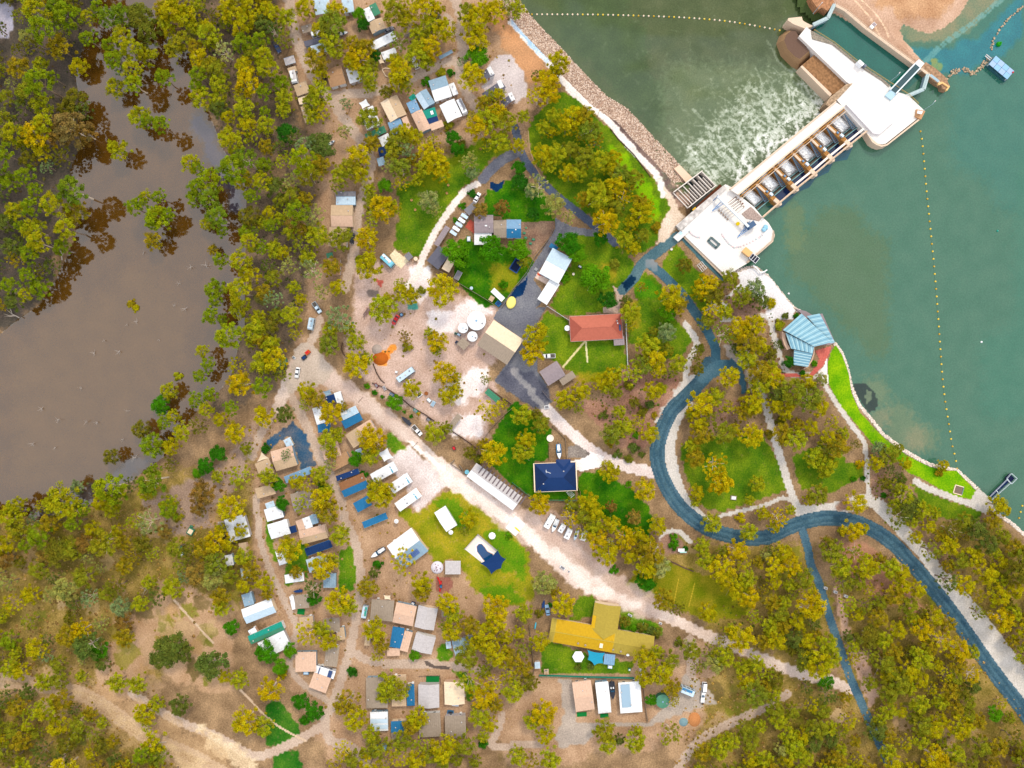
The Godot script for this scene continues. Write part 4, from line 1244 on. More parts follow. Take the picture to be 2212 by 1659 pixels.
const CABINS := """
cabin|f|bw|bw|2.6|1|490 -10 625 -35 650 105|pale blue metal roof cabin cut by the top edge of the photo
cabin|f|bw|gb|2.7|1|735 -15 830 -30 850 100|grey blue roof cabin at the top edge, right of the pale blue one
cabin|f|wh|wh|2.8|1|918 88 978 58 1032 158|white half of the green and white pair near the top edge
cabin|f|gn|gn|2.6|1|977 50 1034 22 1068 118|green roof strip beside the white roof near the top edge
cabin|G|tan|tan|2.8|1|965 203 1085 150 1130 240|tan cabin just below the green and white pair
cabin|s|wh|gb|2.7|1|978 372 1185 268 1215 340|long white roof cabin below the tan cabin near the top
cabin|f|wh|wh|2.6|1|1080 455 1200 410 1230 470|white cabin half under gum trees with a cream sail on its left
cabin|s|tan|tan|2.6|1|1245 215 1370 165 1390 260|tan roof cabin hidden in gums right of the top tan cabin
cabin|s|gt|gt|2.6|1|387 228 475 203 505 262|small grey tan roof above the lone white caravan at the top left
shed|f|sl|sl|2.5|1|412 358 580 318 592 362|long slate grey shed roof below the lone white caravan
cabin|f|bw|wh|2.7|1|468 400 600 362 625 440|blue white roof below the slate shed among gums
cabin|g|br|br|2.8|1|600 600 735 562 785 718|large brown roof cabin with a pale skylight panel, left top block
cabin|f|wh|lg|2.6|1|775 600 880 568 922 690|white roof cabin right of the large brown one
cabin|f|lg|gb|2.5|1|238 505 325 478 342 540|grey white roof beside the dirt lane, left edge of top cabins
annexe|f|tan|tan|2.4|1|270 590 340 568 355 610|little tan awning above the parked white motorhome
cabin|s|tan|gt|2.6|1|323 738 432 698 455 800|tan skillion roof below the parked white motorhome
annexe|f|cr|cr|2.4|1|360 850 440 825 455 880|small cream awning below the tan skillion roof by the lane
cabin|s|tan|tan|2.5|1|385 925 500 890 540 1030|lowest tan roof on the left dirt lane under gums
cabin|G|tan|cr|2.9|1|1075 888 1217 817 1302 988|big tan gabled cabin in the middle of the top block
cabin|G|gb|bw|2.8|1|1375 825 1470 765 1535 895|grey blue gabled cabin right of the big tan gabled cabin
cabin|s|lb|lb|2.6|1|1298 892 1378 856 1412 950|narrow blue roof wedged between tan and grey blue gabled cabins
cabin|g|gb|wh|2.9|1|1488 698 1637 650 1700 830|grey and white gabled cabin at the top right of the block
cabin|f|wh|wh|2.5|1|1665 730 1710 712 1745 810|small white roof on the right end of the grey and white cabin
cabin|G|wh|wh|2.9|1|1585 912 1712 852 1787 1000|large all white gabled cabin below the grey and white one
cabin|G|pk|pk|2.7|1|1340 988 1432 943 1508 1110|pinkish tan gabled cabin left of the teal and navy canopies
annexe|f|pk|pk|2.4|1|1497 1075 1605 1035 1622 1090|peach awning under the navy canopy
canopy|f|tl|tl|2.5|1|1440 957 1545 925 1562 1000|teal canopy between the pink and white gabled cabins
canopy|f|nv|nv|2.4|1|1472 1030 1565 1000 1582 1050|navy canopy just below the teal canopy
canopy|s|tl|tl|2.4|1|1318 845 1362 805 1380 845|teal triangle awning at the corner of the narrow blue roof
cabin|g|lb|gb|2.7|1|1137 1060 1245 1018 1305 1120|light blue gabled cabin under the big tan gabled cabin
annexe|f|pk|pk|2.6|1|1255 1022 1303 1003 1372 1125|peach strip roof on the right of the light blue gabled cabin
cabin|f|wh|wh|2.6|1|890 962 1010 912 1085 1070|white cabin mostly under a gum, left of the light blue cabin
cabin|f|gn|gn|2.6|1|938 1162 1105 1085 1130 1138|sea green roof cabin at the lower left of the top block
cabin|f|wh|wh|2.5|1|1055 1192 1140 1150 1175 1228|white roof touching the sea green one
canopy|f|nv|nv|2.4|1|1045 1272 1120 1250 1137 1335|dark navy canopy below the sea green roof
shed|s|gb|gb|2.4|1|1040 1372 1100 1352 1116 1420|small grey blue shed at the foot of the top block
cabin|s|sl|sl|2.6|1|1930 628 2030 580 2062 650|dark grey cabin with white end, uppermost of the three by the gravel court
cabin|s|sl|sl|2.6|1|1950 810 2118 695 2146 765|dark grey cabin with white end, middle of the three by the gravel court
cabin|s|sl|sl|2.6|1|2110 880 2210 808 2235 860|dark grey cabin with white end, lowest of the three by the gravel court
canopy|f|wh|wh|2.9|1|1992 590 2026 572 2066 635|white entry canopy on the uppermost dark grey cabin
canopy|f|wh|wh|2.9|1|2080 704 2116 688 2152 745|white entry canopy on the middle dark grey cabin
canopy|f|wh|wh|2.9|1|2176 812 2208 795 2246 855|white entry canopy on the lowest dark grey cabin
shelter|s|gb|gb|2.4|1|1578 490 1690 430 1700 455|thin grey blue shelter roof alone beside the dirt lane
cabin|f|gy|gy|2.6|5|685 -5 862 -5 862 38|grey roof at the top of the row by the narrow lane
cabin|s|bw|lb|2.7|5|692 40 860 40 858 112|glassy blue roof cabin above the cut corner tan roof
cabin|g|tan|pk|2.8|5|650 112 838 112 832 300|cut corner tan roof cabin on the narrow lane
cabin|s|tan|tan|2.6|5|632 302 790 308 770 475|tan roof under a big gum below the cut corner one
cabin|f|br|br|2.5|5|622 572 728 572 726 715|brown roof in the gums, lowest on the narrow lane
shed|f|gn|gn|2.2|5|605 532 660 520 668 560|tiny green shed above the lowest brown roof
shed|f|gy|gy|2.3|5|1280 552 1320 517 1360 556|small square grey shed next to the cream pad
container|f|mv|mv|2.6|5|1535 448 1638 288 1682 304|long narrow mauve container on the white track
shed|g|sl|sl|2.7|5|1475 592 1580 462 1670 548|slate roof shed at the lower end of the white track
shed|s|cr|cr|2.6|5|1605 662 1662 562 1720 602|cream roof joined to the slate roof shed
shed|s|gy|gy|2.6|5|1797 155 1885 78 1925 128|grey garage roof beside the white car drive
house|g|mv|mv|3.2|5|1885 200 2050 198 2038 352|left wing of the long house with a grey brown roof
house|g|gt|gt|2.9|5|2050 245 2165 240 2165 392|middle wing of the long house, brown grey roof
house|g|lb|bl|3.0|5|2165 238 2290 238 2292 398|blue roofed right wing of the long house
canopy|f|wh|wh|2.5|5|1886 354 2036 354 2036 455|white patio roof below the grey brown house wing
shed|f|gy|lg|2.3|5|1707 745 1745 675 1786 694|small grey garden shed by the yard fence
canopy|f|wh|wh|2.4|5|2028 862 2060 828 2168 898|narrow white canopy over the pens beside the asphalt yard
shed|f|tan|tan|1.8|5|2008 930 2032 892 2062 914|small tan hutch under the narrow white canopy
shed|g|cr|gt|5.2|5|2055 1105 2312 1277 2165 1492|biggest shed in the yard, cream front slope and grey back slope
shed|f|gt|gt|2.4|5|1735 1312 1788 1255 1850 1308|square grey brown shed by the three white tanks
shed|s|gn|gn|2.4|9|1975 78 2008 38 2125 108|green lean-to roof at the lower corner of the yard
shed|g|bw|wh|4.4|6|352 482 522 575 382 782|large white shed with a bluish upper half on the asphalt drive
carport|f|wh|wh|3.2|6|330 748 412 800 300 974|plain white carport below the large white shed
container|f|bl|bl|2.4|6|338 440 400 478 382 510|dark blue box at the top corner of the large white shed
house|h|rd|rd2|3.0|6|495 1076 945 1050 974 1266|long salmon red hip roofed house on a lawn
canopy|f|mv|mv|2.6|6|877 1250 968 1244 972 1320|mauve porch roof at the lower right of the red roofed house
shed|g|mv|mv|3.0|6|235 1553 385 1458 465 1580|mauve grey gabled shed beside the asphalt yard
shed|f|gt|gt|2.4|6|405 1622 520 1545 560 1592|low grey lean-to right of the mauve gabled shed
cabin|f|nv|bl|2.6|9|598 108 680 85 700 150|blue roof at the upper end of the cabins by the white road
cabin|f|wh|wh|2.7|9|672 80 728 62 800 250|long white tapering roof along the white road
cabin|f|bw|wh|2.6|9|725 252 860 186 897 242|blue white roof right above the flat blue one
canopy|f|bl|bl|2.4|9|736 322 890 242 930 305|flat blue canopy beside the white road
cabin|f|wh|lg|2.6|9|485 212 560 190 605 330|white roof half under gums left of the flat blue canopy
canopy|f|bl|nv|2.4|9|530 342 640 330 655 408|blue canopy half under gums, left of the flat blue one
cabin|G|pk|tan|3.0|9|770 442 985 305 1095 395|large tan roof running back from the white road
cabin|f|pk|pk|2.6|9|553 522 700 480 720 620|pink tan roof hidden under gums by the lower lane
cabin|s|br|br|2.5|9|620 662 780 580 812 680|brown roof with a dark hatch under gums by the lower lane
shed|f|bw|bw|2.3|9|857 572 905 552 936 602|little pale blue roof below the large tan roof
cabin|g|wh|wh|2.7|9|985 780 1185 668 1230 745|white long cabin, uppermost of three at the gravel forecourt
cabin|g|wh|wh|2.7|9|1140 872 1305 765 1352 845|white long cabin, middle of three at the gravel forecourt
cabin|g|wh|wh|2.7|9|1195 1032 1385 895 1424 975|white long cabin, lowest of three at the gravel forecourt
cabin|s|nv|nv|2.6|9|688 797 880 730 905 768|dark navy roof strip above the leaf littered roof
cabin|g|rs|bl|2.7|9|712 858 925 766 985 885|leaf littered rusty blue gabled roof on the lower lane
carport|f|bl|bl|2.4|9|838 1032 960 965 990 1050|blue carport, upper of the two by the gum trunk
carport|f|bl|cy|2.4|9|915 1195 1120 1112 1146 1160|blue carport, lower of the two by the parked boat
cabin|s|tan|tan|2.6|9|-10 690 110 642 150 770|tan cabin under the cream shade sail on the left
cabin|g|pk|tan|2.8|9|125 584 310 530 360 700|tan gabled cabin beside the blue gravel patch
cabin|f|bw|wh|2.4|9|236 488 290 460 303 538|tiny blue and white roof above the tan gabled cabin
cabin|s|lb|gb|2.6|9|240 802 465 713 480 772|long blue grey roof half under a gum below the tan gabled cabin
cabin|s|tan|tan|2.6|9|-10 905 150 860 178 945|tan roof at the left end of the second lower row
cabin|g|gt|mv|2.8|9|295 952 475 905 497 1060|grey brown gabled roof in the middle lower rows
cabin|f|wh|bw|2.6|9|68 1087 212 1045 236 1150|white roof above the white gabled cabin by the narrow lane
cabin|f|bw|wh|2.5|9|77 1035 150 1008 172 1050|small blue white roof at the top of the two white cabins
cabin|g|wh|wh|2.8|9|97 1216 265 1166 292 1295|white gabled cabin with a dark ridge line by the narrow lane
annexe|f|pk|pk|2.5|9|340 1186 400 1165 420 1252|peach awning left of the small white roof in the lower rows
cabin|f|wh|wh|2.6|9|398 1164 460 1142 484 1235|small white roof between peach awning and grey one
cabin|f|gb|gb|2.5|9|460 1140 515 1122 534 1200|small grey blue roof above the two tone tan cabin
cabin|g|pk|tan|2.8|9|367 1270 592 1212 620 1330|two tone tan gabled cabin with a dark ridge gap
canopy|f|nv|bl|2.4|9|418 1424 640 1345 655 1410|long navy canopy below the two tone tan cabin
canopy|f|nv|nv|2.3|9|286 1235 340 1220 350 1278|small navy canopy right of the white gabled cabin
cabin|f|bw|lg|2.6|9|430 1520 600 1470 640 1580|pale roof under gums right of the lawn patch, lower rows
cabin|f|wh|bw|2.6|9|165 1450 260 1420 290 1540|white roof almost covered by gums left of the lower lane
cabin|g|wh|gb|3.2|9|1130 1400 1340 1242 1480 1450|large white amenities building with solar panels
shed|g|wh|wh|3.0|9|1540 1112 1635 1052 1742 1217|plain white rectangular shed on the yellowing lawn
shed|g|lg|wh|3.6|9|1905 682 2303 977 2215 1090|very long white shed with dark stripes along the white road
cabin|f|wh|bw|2.6|13|245 -8 408 -30 416 42|white and blue roof at the upper narrow lane bend
cabin|f|gb|bw|2.6|13|582 -20 690 -20 702 100|grey blue roof left of the small lower lawn
cabin|s|gt|gt|2.5|13|330 172 450 160 470 270|grey tan roof beside the green mat
cabin|f|wh|wh|2.6|13|287 180 322 172 336 286|narrow white caravan roof on the left of the grey tan one
cabin|f|tan|tan|2.5|13|372 360 490 346 502 440|tan roof peeping from gums by the narrow lane
cabin|s|gt|gt|2.5|13|580 370 720 360 700 480|grey brown roof under gums left of the main lower lane
cabin|s|tan|tan|2.5|13|690 452 760 442 735 550|small tan roof on the bend of the main lower lane
cabin|g|wh|bw|2.9|12|2083 290 2340 190 2366 322|white gabled cabin at the left end, above the teal roof
cabin|g|tl|gn|2.7|12|2140 520 2430 392 2458 465|teal green gabled roof at the left end
cabin|f|wh|wh|2.6|12|2225 580 2450 470 2475 625|white roof joined below the teal green one
cabin|f|wh|bw|2.4|12|2142 475 2200 442 2225 522|small pale roof on the left end of the teal one
cabin|s|pk|tan|2.6|13|340 658 520 655 505 822|pink tan roof left of the lone grey tan one, lower loop
cabin|s|gt|tan|2.6|13|608 600 718 612 672 780|grey tan roof at the top of the lower loop
cabin|f|wh|nv|2.6|13|522 770 690 822 662 890|white caravan roof with dark bands in the lower loop
cabin|s|pk|pk|2.7|13|502 832 650 886 605 1010|peach roof at the bottom of the lower loop
cabin|s|gt|gt|2.7|13|1000 200 1195 215 1155 388|grey tan roof, first of three in the upper lower row
cabin|g|pk|pk|2.8|13|1215 226 1390 262 1358 436|pink roof, middle of three in the upper lower row
cabin|G|lg|lg|2.8|13|1405 250 1572 282 1545 472|silvery roof with a white stripe, third in the upper lower row
cabin|s|gt|mv|2.6|13|1600 282 1745 270 1760 342|grey roof under gums, right of the silvery striped one
cabin|s|tan|tan|2.6|13|955 396 1000 400 970 598|thin tan roof edge left of a big gum, second lower row
cabin|s|bl|bl|2.6|13|1182 436 1284 452 1248 622|bright blue roof in the second lower row
cabin|s|pk|pk|2.7|13|1287 472 1355 490 1312 655|peach strip right of the bright blue roof
annexe|f|pk|pk|2.4|13|1130 626 1242 622 1232 688|peach awning under the bright blue roof
cabin|G|lg|lg|2.8|13|1385 486 1555 532 1528 682|silvery gabled roof at the right of the peach strip
cabin|g|gb|bw|2.8|13|1690 562 1870 516 1888 650|grey blue gabled cabin standing alone at the lane end
cabin|f|bw|bw|2.4|13|1638 572 1682 566 1690 622|small pale annex on the left of the lone grey blue cabin
cabin|s|gt|gt|2.7|13|950 880 1135 876 1136 1132|grey tan roof, leftmost in the third lower row
cabin|s|tan|pk|2.7|13|1172 868 1296 866 1296 1118|tan roof with a gum over it, second in the third lower row
cabin|s|bl|nv|2.6|13|1298 938 1366 935 1363 1116|faded blue roof strip, third lower row
cabin|G|lg|lg|2.8|13|1402 936 1583 935 1584 1136|pale grey gabled roof behind the green fenced mat
cabin|G|cr|cr|2.9|13|1625 913 1798 908 1804 1106|cream gabled roof, rightmost in the third lower row
cabin|f|wh|wh|2.6|13|985 1177 1138 1173 1136 1335|white panelled roof in the bottom row
cabin|g|bl|gt|2.6|13|1166 1256 1300 1250 1292 1420|blue grey roof fading under gums in the bottom row
cabin|s|gt|gt|2.7|13|1402 1192 1590 1182 1593 1380|grey roof, third in the bottom row
cabin|s|gt|mv|2.7|13|1632 1206 1812 1202 1822 1390|grey brown roof with dark stains, right end of the bottom row
cabin|f|tan|tan|2.6|8|2060 1380 2125 1368 2132 1500|narrow tan roof under gums below the white tin cabin
cabin|f|wh|lg|2.5|8|1940 1482 2005 1470 2014 1565|white patch of roof deep under gums below the white tin cabin
cabin|f|bw|lg|2.5|8|2075 1592 2150 1580 2156 1680|pale roof under gums above the rusty glass roof
cabin|f|gt|wh|2.5|8|1880 1195 1935 1190 1965 1310|pale shed roof left of the lone white roof under gums
cabin|f|wh|lg|2.6|8|1935 1175 2110 1125 2150 1320|white tin cabin half covered by a gum at the left edge of the camp
cabin|g|pk|pk|2.9|14|518 920 680 898 710 1152|peach pink long caravan annexe on the gravel court
cabin|g|wh|wh|2.8|14|718 922 830 910 854 1178|slim white long roof in the middle of the gravel court
cabin|f|wh|wh|2.8|14|918 924 1108 910 1130 1172|wide white roof with a grey strip on the gravel court
canopy|f|lb|lb|2.5|14|800 672 893 682 886 770|pale blue awning behind the yellow roofed house
shed|f|bw|pk|2.0|14|195 742 242 740 244 800|tiny pale shed in the corner of the yellow house yard
shed|f|tan|tan|0.6|14|275 806 316 804 318 850|low tan timber deck in the yellow house yard
cabin|s|gb|gb|2.4|12|2085 165 2170 140 2195 240|rusty glass roof in the gums above the left white gabled cabin
"""


func cabins() -> void:
	for line in CABINS.strip_edges().split("\n"):
		var a := line.split("|")
		var o := building(a[0], a[7], a[1], a[2], a[3], a[4].to_float(), a[5].to_int(), a[6], "", ["cr", "wh", "lg", "pk", "gb"][roofs.size() % 5])
		var lb: String = a[7]
		landmarks[-1][1] = lb
		if lb.begins_with("large white amenities"):
			for i in 4:
				for j in 3:
					boxat("solar_panel", o, Vector3(-1.5 + i * 1.35, 4.05 - 0.02 * j, 1.6 + j * 1.1), Vector3(1.25, 0.05, 1.0), mat(T(70, 100, 160), 0.2))
			boxat("skylight", o, Vector3(-3.5, 4.15, 2.0), Vector3(2.0, 0.06, 1.4), cm("lg", 0.3))
		elif lb.begins_with("very long white shed"):
			for i in 13:
				boxat("roof_stripe", o, Vector3(-8.5 + i * 1.75, 4.0, -2.6), Vector3(0.5, 0.05, 4.2), mat(T(92, 76, 84), 0.4), Basis(Vector3.RIGHT, -0.2))
		elif lb.begins_with("white long cabin"):
			boxat("skylight", o, Vector3(3.2, 3.2, 0.6), Vector3(0.4, 0.06, 2.6), cm("cy", 0.2))
			boxat("skylight", o, Vector3(-1.2, 3.2, 0.9), Vector3(0.5, 0.3, 0.5), cm("gy", 0.2))
		elif lb.begins_with("large brown roof"):
			boxat("skylight", o, Vector3(1.5, 3.2, -1.8), Vector3(2.6, 0.06, 2.2), cm("lg", 0.3), Basis(Vector3.RIGHT, -0.2))
		elif lb.begins_with("long salmon"):
			for q in [Vector3(-6.6, 3.9, -1.0), Vector3(-1.2, 4.1, 1.2), Vector3(1.9, 4.1, 1.2), Vector3(8.6, 3.7, -1.2)]:
				boxat("skylight", o, q, Vector3(0.6, 0.35, 0.6), cm("wh", 0.3))
			boxat("skylight", o, Vector3(3.6, 4.3, 0.7), Vector3(1.1, 0.3, 0.9), cm("wh", 0.3))
			boxat("solar_panel", o, Vector3(9.6, 3.7, 0.6), Vector3(0.8, 0.1, 2.4), cm("nv", 0.2), Basis(Vector3.BACK, -0.35))
		elif lb.begins_with("left wing of the long house"):
			boxat("skylight", o, Vector3(0.9, 3.75, 0.7), Vector3(0.9, 0.3, 0.8), cm("wh", 0.3))
		elif lb.begins_with("blue roofed right wing"):
			for q in [Vector3(-0.6, 3.6, 1.6), Vector3(0.8, 3.75, 0.5)]:
				boxat("skylight", o, q, Vector3(0.45, 0.3, 0.45), cm("wh", 0.3))
		elif lb.begins_with("white panelled roof"):
			for i in 3:
				boxat("roof_panel", o, Vector3(0, 2.85, -2.4 + i * 2.3), Vector3(6.9, 0.08, 1.7), cm("bw" if i else "wh", 0.4))
		elif lb.begins_with("white caravan roof with dark"):
			for x in [-2.4, 2.2]:
				boxat("roof_panel", o, Vector3(x, 2.95, 0), Vector3(1.6 if x > 0 else 0.4, 0.1, 2.8), cm("nv", 0.3))
		elif lb.begins_with("wide white roof with a grey"):
			boxat("roof_panel", o, Vector3(-1.8, 3.12, -0.8), Vector3(3.6, 0.3, 9.2), cm("gb", 0.4))
		elif lb.begins_with("silvery roof"):
			boxat("roof_panel", o, Vector3(0.2, 3.62, 0), Vector3(8.0, 0.07, 0.9), cm("wh", 0.4))
		elif lb.begins_with("teal canopy"):
			boxat("panel", o, Vector3(0.8, 2.7, 0.1), Vector3(1.1, 0.12, 1.5), cm("wh", 0.5))
		elif lb.begins_with("large all white"):
			boxat("skylight", o, Vector3(2.5, 3.3, 1.4), Vector3(0.9, 0.2, 0.6), cm("gy", 0.3))
	pergola_row()
	yellow_house()
	navy_house()
	visitor_centre()


func pergola_row() -> void:
	var f := frame_of(5, "1670 350 1790 168 1846 198", 2.6)
	var o := thing("pergola", "white slatted pergola roof in a row of panels beside the white track", "pergola", f.at, f.basis)
	mark(Vector2(f.at.x, f.at.z), "the white slatted pergola")
	var L: float = f.l
	var Wd: float = f.w
	var k := 5
	for i in k:
		var x := -L / 2 + (i + 0.5) * L / k
		boxat("roof_panel", o, Vector3(x - 0.25, 2.6, 0), Vector3(L / k - 0.75, 0.08, Wd), cm("wh" if i % 2 else "bw", 0.35))
		boxat("roof_panel", o, Vector3(x + L / k / 2 - 0.3, 2.52, (-0.3 + 0.2 * (i % 3)) * Wd), Vector3(0.6, 0.06, Wd * 0.4), cm("gy", 0.4))
		for z in [-1.0, 1.0]:
			boxat("post", o, Vector3(x, 1.25, z * (Wd / 2 - 0.1)), Vector3(0.1, 2.5, 0.1), cm("wh", 0.4))


func gable_parts(o: Node3D, x0: float, x1: float, z0: float, z1: float, h: float, rise: float, ca: Array) -> void:
	# ridge along x from x0 to x1; each slope split along the ridge where its colour changes: ca = [[share, colour of low-z slope, colour of high-z slope] ...]
	var zm := (z0 + z1) / 2
	var x := x0
	for q in ca:
		var xe: float = x + (x1 - x0) * q[0]
		var b := MB.new()
		slab(b, Vector3(x, h, z0), Vector3(xe, h, z0), Vector3(xe, h + rise, zm), Vector3(x, h + rise, zm), 0.1, 0.6)
		part("roof_slope", b.mesh(), mat(C(q[1]), 0.5, "roof", 0.09), o)
		var e := MB.new()
		slab(e, Vector3(x, h, z1), Vector3(xe, h, z1), Vector3(xe, h + rise, zm), Vector3(x, h + rise, zm), 0.1, 0.6)
		part("roof_slope", e.mesh(), mat(C(q[2]), 0.5, "roof", 0.09), o)
		x = xe
	boxat("ridge_cap", o, Vector3((x0 + x1) / 2, h + rise + 0.02, zm), Vector3(x1 - x0, 0.06, 0.3), cm("ol"))


func yellow_house() -> void:
	var f := frame_of(14, "345 362 1232 520 1196 722", 3.2)
	var o := thing("house", "large T shaped house with a corrugated roof, half bright yellow and half olive", "house", f.at, f.basis)
	mark(Vector2(f.at.x, f.at.z), "the yellow roofed house")
	roofs.append([Vector2(f.at.x, f.at.z), 18.0])
	var L: float = f.l
	var Wd: float = f.w
	var z0 := -Wd / 2 * float(f.side)
	gable_parts(o, -L / 2, L / 2, z0, -z0, 3.2, 1.5, [[0.05, "ol", "ol"], [0.57, "ye", "ye"], [0.38, "ol", "ol"]])
	var wb := MB.new()
	wb.box(Vector3(0, 1.55, 0), Vector3(L - 1.2, 3.1, Wd - 1.4))
	part("wall", wb.mesh(), mat(C("cr"), 0.8, "fine"), o)
	windows_on(o, L - 1.2, Wd - 1.4, 3.0, 3)
	# the front wing
	var g := frame_of(14, "715 228 942 262 912 480", 3.4)
	var inv := Transform3D(f.basis, f.at).affine_inverse() * Transform3D(g.basis, g.at)
	var wing := Node3D.new()
	wing.name = "front_wing"
	wing.transform = inv
	o.add_child(wing)
	var hw: float = g.l / 2
	var hl: float = g.w / 2
	var sgn: float = g.side
	for q in [-1.0, 1.0]:
		var b := MB.new()
		slab(b, Vector3(q * hw, 3.45, -hl * sgn), Vector3(q * hw, 3.45, (hl + 0.4) * sgn), Vector3(0, 5.0, (hl + 3.4) * sgn), Vector3(0, 5.0, -hl * sgn), 0.1, 0.6)
		part("roof_slope", b.mesh(), mat(C("ol"), 0.5, "roof", 0.09), wing)
	var yb := MB.new()
	slab(yb, Vector3(-hw - 0.02, 3.52, 0), Vector3(-hw - 0.02, 3.52, hl * sgn), Vector3(-hw + 1.4, 3.94, hl * sgn), Vector3(-hw + 1.4, 3.94, 0), 0.04, 0.5)
	part("roof_sheet", yb.mesh(), cm("ye", 0.5), wing)
	boxat("wall", wing, Vector3(0, 1.6, -0.3), Vector3(hw * 2 - 1.0, 3.3, hl * 2 - 1.0), mat(C("cr"), 0.8, "fine"))
	boxat("skylight", o, Vector3(0.3, 4.2, 2.4 * float(f.side)), Vector3(1.3, 0.2, 1.8), cm("cr", 0.3))
	var pipe := MB.new()
	pipe.lathe(Vector3.ZERO, [Vector2(0.3, -0.4), Vector2(0.3, 0.4), Vector2(0.42, 0.45), Vector2(0.1, 0.65)], 10)
	for q in [Vector3(-9.0, 3.75, 3.2), Vector3(-6.0, 3.75, 3.4), Vector3(5.4, 3.75, 3.2), Vector3(8.6, 3.75, 3.4)]:
		part("roof_vent", pipe.mesh(), cm("gt", 0.4), o, Transform3D(Basis(), Vector3(q.x, q.y, q.z * float(f.side))))
	var dish := MB.new()
	dish.lathe(Vector3.ZERO, [Vector2(0.06, -0.6), Vector2(0.06, 0.0), Vector2(0.3, 0.03), Vector2(0.65, 0.25), Vector2(0.62, 0.27), Vector2(0.28, 0.07), Vector2(0.0, 0.04)], 14)
	part("satellite_dish", dish.mesh(), cm("wh", 0.4), o, Transform3D(Basis(Vector3.RIGHT, 0.5), Vector3(11.6, 3.9, 4.2 * float(f.side))))


func navy_house() -> void:
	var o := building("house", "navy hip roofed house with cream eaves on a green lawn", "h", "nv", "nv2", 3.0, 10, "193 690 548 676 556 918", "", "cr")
	landmarks[-1][1] = "the navy roofed house"
	var g := frame_of(10, "380 652 506 650 508 800", 3.02)
	var wing := Node3D.new()
	wing.name = "garage_wing"
	wing.transform = o.transform.affine_inverse() * Transform3D(g.basis, g.at)
	o.add_child(wing)
	var hx: float = g.l / 2
	var hz: float = g.w / 2
	var s: float = g.side
	var r := 1.35
	var e := [Vector3(-hx, 3.06, -hz * s), Vector3(hx, 3.06, -hz * s), Vector3(hx, 3.06, hz * s), Vector3(-hx, 3.06, hz * s)]
	var a := Vector3(0, 3.06 + r, (-hz + hx) * s)
	var c := Vector3(0, 3.06 + r, (hz + 1.0) * s)
	var nm := mat(C("nv"), 0.5, "roof", 0.09)
	for q in [[e[0], e[3], c, a], [e[1], e[2], c, a]]:
		var b := MB.new()
		slab(b, q[0], q[1], q[2], q[3], 0.1, 0.0)
		part("roof_slope", b.mesh(), nm, wing)
	var fr := MB.new()
	fr.tri(e[0], e[1], a, Vector3(0, 1, -s))
	part("roof_slope", fr.mesh(), nm, wing)
	boxat("wall", wing, Vector3(0, 1.45, 0.2 * s), Vector3(hx * 2 - 0.8, 2.9, hz * 2 - 0.8), cm("cr", 0.8))
	boxat("garage_door", wing, Vector3(hx - 0.38, 1.15, 0), Vector3(0.06, 2.2, 4.2), cm("lg", 0.5))
	var ev := MB.new()
	ev.box(Vector3(0, 2.9, 0), Vector3(17.6, 0.12, 11.8))
	part("eaves", ev.mesh(), cm("cr", 0.6), o)
	var ln := MB.new()
	ln.bar(Vector3(-3.9, 4.25, -2.6), Vector3(-1.9, 4.62, -1.8), 0.14, 0.14)
	ln.bar(Vector3(-3.7, 4.05, -3.2), Vector3(-3.7, 4.4, -2.0), 0.14, 0.14)
	part("aerial", ln.mesh(), cm("wh", 0.4), o)


